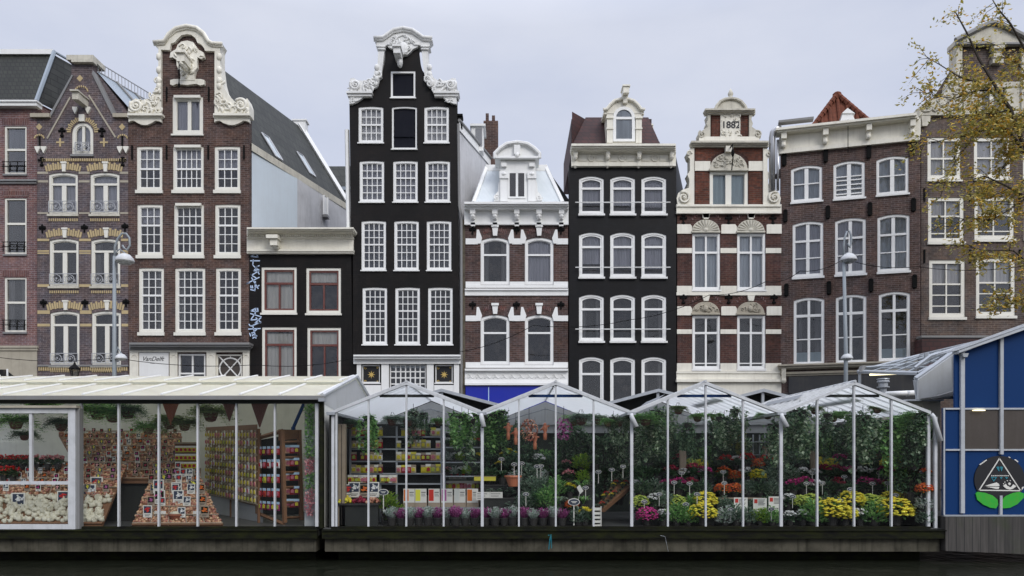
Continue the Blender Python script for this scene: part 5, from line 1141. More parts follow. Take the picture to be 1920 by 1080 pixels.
T.part('rake_trim', MB().prism([(xx(1788), zz(664)), (xx(1788), zz(660)), (b, zz(548)), (b, zz(554))], Yb-.2, Yb+.05), 'framegrey')
T.part('roof_sheet', MB().prism([(xx(1784), zz(660)), (xx(1784), zz(659)), (b, zz(546)), (b, zz(548))], Yb-.15, Yb+.6), 'galv')
T.part('drain_hopper', MB().prism([(xx(1797), zz(664)), (xx(1809), zz(664)), (xx(1806.5), zz(671)), (xx(1799.5), zz(671))], Yb-.14, Yb-.0), 'galv')
T.part('lamp', MB().box(xx(1822), xx(1842), Yb-.1, Yb-.02, zz(770.6), zz(769)), 'tube')
em = T.part('emblem', MB().disc(xx(1873), zz(899), .535, Yb-.022, Yb-.001, 0, 40, .50).prism([(xx(1836), zz(922)), (xx(1912), zz(922)), (xx(1880), zz(938)), (xx(1866), zz(938))], Yb-.0215, Yb-.001), 'emblack')
mb = MB(); tri = [(1872.5, 859.5), (1834.5, 919), (1912, 920)]
for p, q in zip(tri, tri[1:]+tri[:1]):
    p = Vector((xx(p[0]), zz(p[1]))); q = Vector((xx(q[0]), zz(q[1]))); t = (q-p).normalized(); n = Vector((-t.y, t.x))*.011; mb.prism([tuple(p+n-t*.01), tuple(p-n-t*.01), tuple(q-n+t*.01), tuple(q+n+t*.01)], Yb-.028, Yb-.022)
T.part('emblem_triangle', mb, 'paper', em)
for L in ([(1828, 926), (1831, 922), (1846, 924), (1860, 929), (1869, 937), (1870, 946), (1866, 953), (1856, 952), (1842, 946), (1831, 937)], [(1918, 925), (1910, 922), (1898, 924), (1884, 930), (1876, 938), (1875, 946), (1879, 953), (1892, 952), (1906, 945), (1918, 933)]):
    T.part('emblem_leaf', MB().prism([(xx(x), zz(y)) for x, y in L], Yb-.03, Yb-.002), 'emgreen', em)
mb = MB(); S = lambda L: [(xx(x), zz(y)) for x, y in L]; y0, y1 = Yb-.031, Yb-.022
mb.prism(S([(1866.5, 877), (1868, 874.5), (1872, 875), (1872, 884.5)]), y0, y1); mb.prism(S([(1873, 875), (1877.5, 874.5), (1879, 877), (1876, 884)]), y0, y1)
mb.prism(S([(1856, 894), (1868, 894), (1861.5, 903)]), y0, y1, 0, [S([(1858.5, 895.5), (1865.5, 895.5), (1861.7, 900.5)])])
for x in (1875.5, 1885.5): mb.prism(S([(x-3, 894.5), (x+3, 894.5), (x, 898.5)]), y0, y1)
T.part('emblem_gem', mb, 'emteal', em)
mb = MB()
mb.prism(S([(1845, 911), (1858, 907), (1867, 904.5), (1871, 907), (1872.5, 911), (1866, 911.6)]), y0, y1); mb.prism(S([(1847, 912.3), (1872, 912.8), (1871, 916.5), (1866, 916.5)]), y0, y1)
mb.prism(S([(1879, 911), (1884, 907), (1889, 913), (1894, 913.5), (1898, 908), (1904, 911.5), (1898, 916), (1892, 918), (1885, 916)]), y0, y1); mb.disc(xx(1891), zz(907), .027, y0-.001, y1, 0, 14); mb.disc(xx(1889), zz(912.5), .013, y0-.003, y1, 0, 10)
for x, y in ((1880, 907), (1882.5, 903.8), (1887.2, 901.3), (1892.5, 901)): mb.disc(xx(x), zz(y), .011, y0, y1, 0, 10)
for j in range(9): x = 1857+j*3.8; mb.box(xx(x), xx(x)+.024, y0, y1, zz(892.8), zz(891))
for L in ([(1834.5, 871), (1836, 872), (1848.5, 863.5), (1848, 861.5)], [(1889, 857), (1892, 859), (1893, 858), (1890, 856)], [(1900, 862), (1907, 867), (1907.5, 865), (1902, 861)], [(1914, 919), (1918, 914), (1917, 912), (1914, 915)]): mb.prism(S(L), y0, y1)
T.part('emblem_eye_and_beak', mb, 'paper', em)
Hp = T.part('hull', MB().prism([(xx(1769), zz(968.5)), (xx(2100), zz(968.5)), (xx(2100), zz(1046)), (xx(1769), zz(1032))], Yb-.08, Yb+6), 'plank')
# grey shed and sloping metal canopy
T = Thing('grey_shed', (WX(1725, 18), 18, ZST), 'pale grey corrugated shed end between greenhouse and blue building', 'shed'); Y = 17.5; S = lambda L: [(WX(x, Y), WZ(y, Y)) for x, y in L]
T.part('wall', MB().prism(S([(1722, 748), (1722, 712), (1786, 666), (1791, 666), (1791, 748)]), Y, Y+.06), 'greywall')
T.part('corner_trim', MB().prism(S([(1786, 666), (1791, 664), (1791, 750), (1787, 750)]), Y-.04, Y-.001), 'alu')
T.part('debris_ledge', MB().prism(S([(1722, 748), (1790, 738), (1790, 742), (1725, 751)]), Y-.5, Y-.0).prism(S([(1740, 745), (1775, 735), (1785, 733), (1786, 738), (1745, 748)]), Y-.4, Y-.1), 'lead')
T.part('wall_lamp', MB().prism(S([(1774, 733), (1785, 732), (1786, 739), (1779, 742)]), Y-.5, Y-.3), 'iron')
T.part('lower_wall', MB().box(WX(1700, Y), WX(1768, Y), Y+.1, Y+2, DECK-.2, WZ(752, Y)), 'sand'); T.part('lower_coping', MB().box(WX(1698, Y), WX(1768, Y), Y-.05, Y+2.1, WZ(752, Y), WZ(749, Y)), 'alu')
T = Thing('lean_to_canopy', (WX(1700, 19), 19, ZST), 'sloping aluminium framed glass canopy rising toward the blue building roof', 'canopy'); 
A = [P(1609, 697, 20.5), P(1722, 700, 18.5), P(1842, 640, 18), P(1725, 667, 20.5)]
fr = MB()
for p, q in ((0, 1), (1, 2), (2, 3), (3, 0)): fr.tube([A[p], A[q]], .055, 5)
for t in (.2, .4, .6, .8): fr.tube([A[0].lerp(A[1], t), A[3].lerp(A[2], t)], .025, 5); fr.tube([A[0].lerp(A[3], t), A[1].lerp(A[2], t)], .025, 5)
T.part('frame', fr, 'galv'); T.part('glass_sheet', MB().add([tuple(p+Vector((0, 0, .03))) for p in A], [(0,1,2,3)]), 'stallglass')
mb = MB(); mb.tube([P(1612, 690, 20.5), P(1722, 683, 19.5), P(1800, 652, 18)], .04, 5); mb.tube([P(1718, 712, 18), P(1750, 690, 18), P(1786, 664, 18)], .09, 6); mb.tube([P(1716, 690, 18.3), P(1745, 668, 18.3), P(1842, 640, 18.3)], .05, 5)
mb.tube([P(1736, 662, 18.8), P(1738, 682, 18.8)], .05, 5); mb.tube([P(1716, 712, 18), P(1721, 748, 18)], .05, 5)
T.part('gutter_pipe', mb, 'galv')
T.part('end_bracket', MB().prism([(p.x, p.z) for p in (P(1610, 698, 20.4), P(1615, 686, 20.4), P(1622, 686, 20.4), P(1615, 699, 20.4))], 20.3, 20.5), 'lead')
T.part('post', MB().tube([P(1612, 697, 20.5), Vector((P(1612, 697, 20.5).x, 20.5, DECK))], .04, 6), 'galv')
T = Thing('tube_lamp', tuple(P(1664, 700, 24)), 'lit warm fluorescent tube under the canopy against the charcoal shop fascia', 'lamp'); p, q = P(1631, 702.5, 24), P(1697, 699.5, 24)
T.part('tube', MB().tube([p, q], .035, 8), 'tube'); T.part('housing', MB().tube([p+Vector((0, 0, .06)), q+Vector((0, 0, .06))], .04, 4), 'lead')
T = Thing('roof_vent', (WX(1656, 21.8), 21.8, 3.5), 'round galvanised roof vent cowl standing behind the rightmost greenhouse', 'vent'); c = (WX(1656, 21.8), 21.8, WZ(739, 21.8)); s_ = 21.8/FPX
T.part('stack', MB().lathe([(6*s_, -.4), (6*s_, 10*s_), (8*s_, 12*s_), (8*s_, 22*s_)], c, 14), 'galv', smooth=False); T.part('cowl', MB().lathe([(11*s_, 22*s_), (11*s_, 24*s_), (9*s_, 27*s_), (11.5*s_, 27.5*s_), (11*s_, 29*s_)], c, 14).lathe([(11*s_, 12*s_), (11*s_, 14*s_)], c, 14), 'galv')
T = Thing('white_pipe', tuple(P(1690, 737, 21)), 'horizontal white plastic pipe beside the roof vent', 'pipe'); T.part('pipe', MB().tube([P(1661, 739, 21), P(1721, 736.5, 21)], .075, 10), 'white', smooth=True); T.part('pipe_collar', MB().tube([P(1700, 738, 21), P(1704, 738, 21)], .09, 10), 'alu')
# ---- street lamps
def lamp(px, lean, heads, lab):
    Y = 23.6; k = Y/FPX; x = WX(px, Y); T = Thing('street_lamp', (x, Y, ZST), lab, 'street lamp', 'grey street lamps'); top = WZ(470, Y)
    q = lambda X, Yp: Vector((WX(X, Y), Y, WZ(Yp, Y)))
    T.part('pole', MB().tube([(x, Y, ZST), q(px, 660), q(px-lean, 480)], [.075, .062, .048], 10), 'lampgrey', smooth=True)
    tx = px-lean
    if lean == 0: arm = [(tx, 482), (tx+1, 462), (tx+6, 448), (tx+14, 438), (tx+22, 438), (tx+28, 446), (tx+29, 460), (tx+24, 469), (tx+18, 465), (tx+15, 460)]
    else: arm = [(tx, 482), (tx, 460), (tx+2, 445), (tx+6, 434), (tx+11, 433), (tx+14, 442), (tx+14, 456), (tx+12, 464), (tx+7, 456)]
    T.part('arm', MB().tube([q(*p) for p in arm], .033, 7), 'lampgrey', smooth=True)
    for hx, hy, r, m, c in heads:
        r *= k; c_ = q(hx, hy); 
        cap = T.part('lamp_head', MB().lathe([(r, 0), (r*1.03, r*.12), (r*.9, r*.45), (r*.6, r*.78), (r*.2, r*.95), (.01, r)], tuple(c_), 16), 'lampgrey' if m else 'alu', smooth=True)
        T.part('lamp_bowl', MB().lathe([(r*.2, -r*.32), (r*.62, -r*.25), (r*.8, -.02), (r*.82, .0)], tuple(c_), 14), 'netblue' if False else 'polyc', cap, True)
        T.part('bracket', MB().tube([q(c[0], c[1]), q((c[0]+hx)/2, hy-c[2]), c_+Vector((0, 0, r))], .022, 6), 'lampgrey')
lamp(214.5, 0, [(234, 491, 16.5, 0, (214.5, 476, 24)), (227, 673, 10.5, 0, (215, 665, 22))], 'grey street lamp with curled arm in front of the grey brick house')
lamp(1586, 4, [(1591, 489, 15, 0, (1582, 484, 14)), (1588, 673, 10.5, 0, (1586, 660, 16))], 'leaning grey street lamp in front of the cornice house, right of centre')
T = Thing('lantern', (WX(140, 23), 23, ZST), 'old black glazed street lantern just above the cream stall roof', 'street lamp'); q = lambda X, Yp: (WX(X, 23), WZ(Yp, 23)); c = q(140, 700); k = 23/FPX
T.part('post', MB().tube([(c[0], 23, ZST), (c[0], 23, c[1]-10*k)], .06, 8), 'iron')
T.part('lantern_glass', MB().lathe([(5*k, -10*k), (9*k, 8*k)], (c[0], 23, c[1]), 4), 'drape'); T.part('lantern_cap', MB().lathe([(11*k, 8*k), (10*k, 10*k), (4*k, 15*k), (2.5*k, 17*k), (1*k, 21*k)], (c[0], 23, c[1]), 8), 'iron')
mb = MB()
for i in range(4): an = math.pi/2*i; mb.tube([(c[0]+5*k*math.cos(an), 23+5*k*math.sin(an), c[1]-10*k), (c[0]+9.3*k*math.cos(an), 23+9.3*k*math.sin(an), c[1]+8*k)], .018, 4)
T.part('lantern_frame', mb, 'iron')
# cables
for n, (pts_, Y, lab) in enumerate([([(-20, 668), (215, 671), (480, 684), (660, 672)], 27, 'thin black cable strung across the left house fronts above the stall roof'), ([(860, 660), (1000, 610), (1180, 600), (1330, 553), (1436, 528)], 28, 'thin cable crossing the black house and red brick house fronts'),
      ([(1436, 528), (1500, 508), (1583, 485), (1720, 500), (1925, 498)], 26, 'thin black cable fixed to the leaning street lamp')]):
    P3 = [P(x, y, Y) for x, y in pts_]; sm = []
    for a_, b_ in zip(P3[:-1], P3[1:]):
        for j in range(6): t = j/6; p = a_.lerp(b_, t); p.z -= .15*4*t*(1-t); sm.append(p)
    sm.append(P3[-1]); o = MB().tube(sm, .011, 4).build('cable', 'iron'); tag(o, lab, 'cable', 'overhead cables')
o = MB().tube([P(1028, 1004, 15.6), P(1033, 1002, 15.6), P(1031, 1012, 15.6), P(1029, 1030, 15.65)], .012, 5).tube([P(1033, 1002, 15.6), P(1034, 1028, 15.65)], .01, 5).build('rope', 'emteal'); tag(o, 'teal rope end hanging over the platform edge near the middle', 'rope')
o = MB().tube([P(1238, 1004, 15.6), P(1247, 1006, 15.6), P(1250, 1020, 15.6), P(1253, 1034, 15.65)], .005, 5).build('string', 'galv'); tag(o, 'thin pale string hanging from the mossy platform edge', 'string')
# ---- tree at the right
def tree():
    rd = random.Random(12); Y = 25.5; base = Vector((WX(2010, Y), Y, ZST)); T = Thing('autumn_tree', tuple(base), 'autumn tree with thinning yellow and olive leaves reaching in from the right edge', 'tree')
    wood = MB(); leaves = MB(); q = lambda x, y, dy=0: P(x, y, Y+dy)
    wood.tube([base, q(2006, 640), q(1996, 480), q(1990, 330), q(1985, 180), q(1975, 40), q(1965, -80)], [.24, .2, .17, .14, .11, .08, .04], 8)
    limbs = [([(1993, 400), (1955, 345), (1925, 290), (1895, 205), (1870, 168), (1835, 110), (1812, 60), (1790, 20)], .10, 0), ([(1925, 292), (1905, 262), (1890, 245), (1850, 243), (1810, 255), (1770, 262), (1720, 275)], .05, -.3),
        ([(1990, 300), (1940, 255), (1890, 215), (1850, 160), (1800, 145), (1760, 120), (1738, 108)], .05, .4), ([(1988, 230), (1950, 160), (1920, 90), (1895, 45), (1870, 15), (1850, -20)], .06, .2), ([(1996, 470), (1960, 420), (1925, 370), (1880, 345), (1845, 330), (1790, 350)], .06, -.5),
        ([(1998, 540), (1965, 520), (1935, 500), (1900, 470), (1850, 470), (1820, 465)], .045, -.4), ([(2000, 600), (1965, 575), (1930, 555), (1895, 565), (1860, 555)], .03, -.2), ([(1870, 168), (1830, 170), (1790, 185), (1745, 178), (1722, 168)], .03, .1), ([(1925, 370), (1890, 395), (1860, 412), (1810, 408), (1785, 425)], .03, -.6), ([(1895, 205), (1860, 215), (1815, 205), (1780, 200)], .03, -.4),
        ([(1988, 200), (1950, 175), (1925, 140), (1900, 110), (1870, 85)], .04, .6), ([(1840, 240), (1800, 290), (1775, 330), (1762, 372)], .022, -.2), ([(1905, 262), (1890, 300), (1860, 345), (1835, 370)], .03, .1)]
    def leaf(p, s):
        a = rd.uniform(0, 6.28); el = rd.uniform(-.9, .5); d_ = Vector((math.cos(a)*math.cos(el), math.sin(a)*math.cos(el), math.sin(el))); sd = d_.cross(Vector((rd.uniform(-.5, .5), rd.uniform(-.5, .5), 1))).normalized()
        n_ = d_.cross(sd)*s*.18; m_ = p+d_*s*.5
        leaves.add([p, m_+sd*s*.28+n_, p+d_*s, m_-sd*s*.28+n_], [(0, 1, 2, 3)])
    for L, r, dy in limbs:
        pts_ = [q(x, y, dy+rd.uniform(-.25, .25)) for x, y in L]; wood.tube(pts_, [r*(1-.8*i/(len(pts_)-1)) for i in range(len(pts_))], 6)
        for a_, b_ in zip(pts_[:-1], pts_[1:]):
            for _ in range(4 if r > .055 else 6):
                t = rd.random(); p = a_.lerp(b_, t); dr = (b_-a_).normalized(); dv = (dr*rd.uniform(0, 1)+Vector((rd.uniform(-1, .5), rd.uniform(-1, 1), rd.uniform(-1, .8)))).normalized()
                ln = rd.uniform(.3, 1.0); mid = p+dv*ln*.5+Vector((0, 0, rd.uniform(-.05, .1))); e = p+dv*ln+Vector((0, 0, -.1)); wood.tube([p, mid, e], [.012, .009, .004], 4)
                dens = (1.0 if e.z < WZ(130, Y) else .5)*(.55 if e.x < WX(1790, Y) else 1.15)
                for _ in range(int(rd.uniform(18, 50)*dens)):
                    f = rd.uniform(.3, 1.05); c = p.lerp(mid, f*2) if f < .5 else mid.lerp(e, f*2-1); leaf(c+Vector((rd.gauss(0, .11), rd.gauss(0, .11), rd.gauss(0, .10))), rd.choice((.08, .11, .15, .18))*rd.uniform(.85, 1.1))
    T.part('trunk', wood, 'bark'); T.part('crown', leaves, leafmat('autumn leaves', [(.46, .38, .08), (.66, .46, .07), (.34, .32, .09), (.52, .44, .12), (.66, .38, .05), (.28, .28, .09), (.58, .50, .2), (.42, .36, .12)], .6, .35))
tree()
# ================================================================== STALL CONTENTS
rd = random.Random(77)
GREENS = {'dark': [(0.065, 0.130, 0.065), (0.104, 0.195, 0.104), (0.182, 0.286, 0.156), (0.052, 0.117, 0.065)], 'mid': [(0.143, 0.338, 0.091), (0.234, 0.468, 0.143), (0.390, 0.624, 0.221), (0.130, 0.286, 0.091)], 'silver': [(0.650, 0.700, 0.650), (0.700, 0.700, 0.700), (0.468, 0.572, 0.494), (0.260, 0.364, 0.260)],
          'grey': [(0.169, 0.260, 0.182), (0.260, 0.351, 0.260), (0.117, 0.195, 0.130), (0.390, 0.468, 0.364)], 'lime': [(0.286, 0.468, 0.052), (0.390, 0.546, 0.078), (0.182, 0.338, 0.052)], 'ivy': [(0.130, 0.234, 0.104), (0.312, 0.429, 0.260), (0.078, 0.156, 0.078), (0.520, 0.611, 0.429), (0.104, 0.195, 0.117)]}
for k_, v_ in GREENS.items(): M['leaf_'+k_] = leafmat(k_+' leaves', v_, .55, .45)
BLOOM = {'yellow': [(0.837, 0.675, 0.041), (0.850, 0.810, 0.081), (0.675, 0.567, 0.041)], 'crimson': [(0.297, 0.016, 0.041), (0.432, 0.027, 0.068), (0.203, 0.014, 0.041)], 'magenta': [(0.486, 0.027, 0.189), (0.648, 0.054, 0.297), (0.338, 0.020, 0.135)], 'orange': [(0.675, 0.121, 0.020), (0.810, 0.203, 0.027), (0.472, 0.068, 0.027)],
         'white': [(0.850, 0.850, 0.850), (0.743, 0.756, 0.702), (0.837, 0.810, 0.810)], 'lime': [(0.472, 0.567, 0.081), (0.567, 0.675, 0.162), (0.405, 0.486, 0.068)], 'pink': [(0.675, 0.270, 0.297), (0.810, 0.432, 0.432), (0.567, 0.162, 0.216)], 'purple': [(0.351, 0.068, 0.230), (0.486, 0.135, 0.351), (0.243, 0.041, 0.162)], 'red': [(0.608, 0.020, 0.020), (0.743, 0.041, 0.027), (0.405, 0.014, 0.020)], 'tan': [(0.567, 0.446, 0.243), (0.459, 0.338, 0.176), (0.675, 0.567, 0.365)], 'olive': [(0.270, 0.270, 0.121), (0.378, 0.351, 0.176)], 'salmon': [(0.513, 0.230, 0.135), (0.378, 0.121, 0.081), (0.675, 0.405, 0.270)]}
for k_, v_ in BLOOM.items(): M['bloom_'+k_] = leafmat(k_+' petals', v_, .6, .2)
M['pot'] = paint('dark plastic pot', (.03, .028, .026), .5, .1)
def lf(mb, p, d_, s, w_=.3, bend=.15):
    sd = d_.cross(Vector((rd.uniform(-.3, .3), rd.uniform(-.3, .3), 1)))
    if sd.length < .01: sd = Vector((1, 0, 0))
    sd.normalize(); n_ = sd.cross(d_)*s*bend; m_ = p+d_*s*.5
    mb.add([p, m_+sd*s*w_+n_, p+d_*s, m_-sd*s*w_+n_], [(0, 1, 2, 3)])
def rdir(lo=-.2): 
    while True:
        v = Vector((rd.uniform(-1, 1), rd.uniform(-1, 1), rd.uniform(lo, 1)))
        if .1 < v.length < 1: return v.normalized()
def potmesh(h=.13, r=.08, m='pot', parent=None): return MB().lathe([(r*.72, 0), (r*.95, h*.85), (r*1.05, h*.86), (r*1.05, h), (r*.9, h), (r*.88, h*.9)], (0, 0, 0), 12).build('pot', m, parent)
def mk_mum(col, leaf='mid', n=230):
    r = empty('potted_flower'); potmesh(parent=r); f = MB(); b = MB()
    for _ in range(110): d_ = rdir(-.35); lf(f, Vector((0, 0, .17))+Vector((d_.x*.13, d_.y*.13, d_.z*.09)), d_, rd.uniform(.04, .08))
    for _ in range(n):
        d_ = rdir(-.25); c = Vector((0, 0, .17))+Vector((d_.x*.195, d_.y*.195, d_.z*.15))*rd.uniform(.9, 1.06); b.lathe([(.008, -.006), (.026, .004), (.015, .014)], tuple(c), 6)
    f.build('foliage', 'leaf_'+leaf, r); b.build('blooms', 'bloom_'+col, r); return r
def mk_bloomy(col, leaf='dark'):
    r = empty('potted_flower'); potmesh(parent=r); f = MB(); b = MB()
    for _ in range(90): d_ = rdir(-.2); lf(f, Vector((0, 0, .15))+d_*rd.uniform(.02, .1), d_, rd.uniform(.06, .1), .35)
    for _ in range(26):
        d_ = rdir(.25); c = Vector((0, 0, .18))+Vector((d_.x*.15, d_.y*.15, d_.z*.14))
        for k in range(4): lf(b, c, rdir(-.1), .05, .42)
    f.build('foliage', 'leaf_'+leaf, r); b.build('blooms', 'bloom_'+col, r); return r
def mk_shrub(leaf, h=.3, w_=.17, n=260, s=.075, name='potted_shrub', up=.7):
    r = empty(name); potmesh(parent=r); f = MB()
    for _ in range(n):
        a = rd.uniform(0, 6.28); q = w_*math.sqrt(rd.random()); z = .05+(h+.05)*rd.random()*(1-.4*q/w_); d_ = Vector((math.cos(a)*.6, math.sin(a)*.6, rd.uniform(.1, 1)*up)).normalized(); lf(f, Vector((math.cos(a)*q, math.sin(a)*q, z)), d_, s*rd.uniform(.7, 1.3), .26)
    f.build('foliage', 'leaf_'+leaf, r); return r
def mk_heather(col):
    r = empty('heather_pot'); potmesh(.11, .07, 'pot', r); f = MB()
    for _ in range(95):
        a = rd.uniform(0, 6.28); t = rd.uniform(.1, 1.1); d_ = Vector((math.cos(a)*t, math.sin(a)*t, 1)).normalized(); p = Vector((0, 0, .07)); L_ = rd.uniform(.11, .19)
        for k in range(7): c = p+d_*L_*(.35+k*.1); lf(f, c, (d_+rdir(-.5)*.7).normalized(), .028, .35)
    f.build('sprigs', 'leaf_silver' if col == 'silver' else 'bloom_'+col, r); return r
def mk_strap(leaf='dark', n=34, L_=.38):
    r = empty('leafy_plant'); potmesh(.16, .1, 'pot', r); f = MB()
    for _ in range(n):
        a = rd.uniform(0, 6.28); l = L_*rd.uniform(.6, 1.1); p = Vector((0, 0, .14)); w_ = .016; pts_ = []
        for k in range(6):
            t = k/5; o_ = Vector((math.cos(a), math.sin(a), 0))*l*.75*t**1.2+Vector((0, 0, l*(1.5*t-1.1*t*t))); pts_.append(p+o_)
        sd = Vector((-math.sin(a), math.cos(a), 0)); ws = [.5, 1, 1.1, 1, .7, .08]
        f.add([q+sd*w_*ws[k]*s_ for k, q in enumerate(pts_) for s_ in (-1, 1)], [(2*k, 2*k+1, 2*k+3, 2*k+2) for k in range(5)])
    f.build('foliage', 'leaf_'+leaf, r); return r
def mk_tall(leaf='dark', h=1.5, w_=.34, n=760, s=.1):
    r = empty('tall_plant'); potmesh(.25, .14, 'pot', r); f = MB(); st = MB()
    for j in range(5):
        a = rd.uniform(0, 6.28); x, y = math.cos(a)*w_*.5, math.sin(a)*w_*.5; st.tube([(0, 0, .2), (x*.5, y*.5, h*.55), (x, y, h*.95)], [.012, .009, .005], 5)
    for _ in range(n):
        z = .25+(h-.2)*rd.random(); q = w_*math.sqrt(rd.random())*(1-.45*z/h); a = rd.uniform(0, 6.28); d_ = rdir(-.5); lf(f, Vector((math.cos(a)*q, math.sin(a)*q, z)), d_, s*rd.uniform(.6, 1.3), .3)
    st.build('stems', 'bark', r); f.build('foliage', 'leaf_'+leaf, r); return r
def mk_fern(leaf='mid', n=120, l0=.5):
    """hangs: origin at the ceiling hook"""
    r = empty('hanging_fern'); MB().lathe([(.03, -.62), (.08, -.6), (.11, -.52), (.12, -.47)], (0, 0, 0), 12).build('basket', 'terradark', r)
    w_ = MB()
    for k in range(3): a = k*2.1; w_.tube([(.12*math.cos(a), .12*math.sin(a), -.47), (.02*math.cos(a), .02*math.sin(a), -.31)], .004, 4)
    w_.build('hanger', 'iron', r); f = MB()
    for _ in range(n):
        a = rd.uniform(0, 6.28); l = l0*rd.uniform(.6, 1.1); hgt = rd.uniform(.15, .6); o_ = Vector((math.cos(a), math.sin(a), 0)); pts_ = [Vector((0, 0, -.47))+o_*l*t**.9+Vector((0, 0, l*(hgt*2.4*t-(hgt*2.2+.55)*t*t))) for t in [k/8 for k in range(9)]]
        sd = Vector((-math.sin(a), math.cos(a), 0))
        for k in range(1, 8):
            for s_ in (-1, 1): lf(f, pts_[k], (sd*s_+o_*.4-Vector((0, 0, .25))).normalized(), .13*(1-.09*k), .17, .05)
    f.build('fronds', 'leaf_'+leaf, r); return r
def mk_trail(leaf='ivy', L_=.95, n=620, w_=.2, name='trailing_ivy', s=.08):
    r = empty(name); MB().lathe([(.06, -.34), (.11, -.2), (.12, -.16)], (0, 0, 0), 10).build('basket', 'pot', r)
    w2 = MB(); w2.tube([(0, .0, -.17), (0, 0, 0)], .005, 4); w2.build('hanger', 'iron', r); f = MB()
    strands = [(rd.gauss(0, w_*.6), rd.gauss(0, .1), L_*rd.uniform(.45, 1)) for _ in range(14)]
    for _ in range(n):
        x, y, l = rd.choice(strands); t = rd.random()**.8; z = -.12-l*t; lf(f, Vector((x*min(1, .5+t*2)+rd.gauss(0, .02), y+rd.gauss(0, .02), z)), (rdir(-1)+Vector((0, -.4, -.5))).normalized(), s*rd.uniform(.6, 1.3), .38)
    f.build('vines', 'leaf_'+leaf, r); return r
def mk_sign():
    r = empty('price_sign'); MB().tube([(0, 0, 0), (0, 0, .2)], .006, 5).build('stick', 'paper', r)
    o = MB().disc(0, .23, .06, -.006, .0, 0, 16, .036).build('rim', 'paper', r); MB().disc(0, .23, .052, -.010, -.0062, 0, 16, .029).build('face', 'signdark', o)
    MB().box(-.03, .03, -.0125, -.0102, .232, .238).box(-.02, .02, -.0125, -.0102, .22, .226).build('writing', 'paper', o); return r
def mk_card(col, h=.26, w_=.2):
    r = empty('picture_card'); b = MB().box(-w_/2, w_/2, 0, .012, 0, h).build('board', 'paper' if col in ('red', 'magenta', 'white') else 'palewood', r); MB().box(-w_*.4, w_*.4, -.004, -.0005, h*.36, h*.93).build('picture', 'signdark' if col in ('white', 'yellow', 'red') else 'moss', b)
    f = MB()
    for _ in range(16): c = Vector((rd.gauss(0, w_*.13), -.008, h*.64+rd.gauss(0, h*.1))); f.disc(c.x, c.z, w_*rd.uniform(.05, .11), -.009-rd.random()*.004, -.005, 0, 7)
    f.build('printed_bloom', 'bloom_'+col, b); MB().box(-w_*.32, w_*.32, -.003, -.0004, h*.2, h*.235).box(-w_*.28, w_*.2, -.003, -.0004, h*.11, h*.145).build('writing', 'ink', b); return r
def mk_info():
    r = empty('info_card'); b = MB().box(-.12, .12, 0, .008, 0, .27).build('board', 'paper', r); MB().box(-.1, -.045, -.004, -.0005, .18, .25).build('picture', 'redprint', b)
    m = MB()
    for j in range(5): m.box(-.03, .09-.015*(j % 3), -.003, -.0004, .235-.022*j, .243-.022*j)
    m.box(-.09, .05, -.003, -.0004, .06, .068); m.build('writing', 'ink', b); return r
def mk_packet(col, hd='paper', w_=.115, h=.17, bulk=.02):
    r = empty('seed_packet'); b = MB(); n = 5
    L = [(-w_/2, 0), (w_/2, 0), (w_/2*.96, h*.5), (w_/2, h), (-w_/2, h), (-w_/2*.96, h*.5)]; b.prism(L, -.004, .004); b.blob((0, -.004, h*.4), (w_*.42, bulk, h*.36), 0, 10, 6)
    o = b.build('pouch', 'bloom_'+col, r); MB().box(-w_/2, w_/2, -.011, -.005, h*.76, h*1.06).build('header', hd, r); MB().prism([(-w_*.28, h*.2), (w_*.28, h*.2), (w_*.3, h*.55), (0, h*.68), (-w_*.3, h*.55)], -bulk-.012, -bulk*.5).build('printed_picture', 'bloom_'+rd.choice(['red', 'yellow', 'pink', 'lime']), r); return r
def mk_carton(col):
    r = empty('display_carton'); MB().box(-.14, .14, 0, .22, 0, .26).build('box', 'palewood', r); p = MB().box(-.13, .13, -.006, -.001, .1, .42).build('front_panel', 'paper', r); MB().box(-.12, -.01, -.01, -.0065, .14, .4).build('picture', 'bloom_'+col, p)
    MB().box(.01, .11, -.009, -.0065, .33, .345).box(.01, .1, -.009, -.0065, .29, .3).box(.01, .11, -.009, -.0065, .25, .26).build('writing', 'ink', p); return r
PR = {}; USED = set()
def put(key, loc, rz=0., s=1., label=None, cat=None, group=None):
    if key not in PR:
        k = key.split(':'); c = k[1] if len(k) > 1 else ''
        PR[key] = {'mum': lambda: mk_mum(c), 'bloom': lambda: mk_bloomy(c), 'shrub': lambda: mk_shrub(c), 'heather': lambda: mk_heather(c), 'strap': lambda: mk_strap(c), 'tall': lambda: mk_tall(c), 'fern': lambda: mk_fern(c), 'trail': lambda: mk_trail(c),
            'spider': lambda: mk_fern(c, 80, .34), 'sign': mk_sign, 'card': lambda: mk_card(c), 'info': mk_info, 'packet': lambda: mk_packet(c, k[2] if len(k) > 2 else 'paper'), 'carton': lambda: mk_carton(c), 'daff': lambda: mk_bloomy('yellow', 'mid'), 'rosette': lambda: mk_shrub(c, .08, .13, 70, .07, 'potted_rosette', .2), 'moss': lambda: mk_trail(c, .9, 260, .1, 'hanging_moss', .09)}[k[0]]()
        o = PR[key]; PR[key+'!'] = o
    elif key in USED: o = copy_tree(PR[key])
    else: o = PR[key]
    USED.add(key); o.location = loc; o.rotation_euler = (0, 0, rz); o.scale = (s, s, s); tag(o, label, cat, group); return o
TY = lambda k: 16.3+.42*k
TZ = lambda k: DECK+.02+.285*k
def clampY(i, px, Y):
    if i == 3 and px > 1600: Y = min(Y, max(16.02, 8.72*FPX/(px-960)))
    if i == 0 and px < 760: Y = min(Y, max(16.02, 3.74*FPX/(960-px)))
    return Y
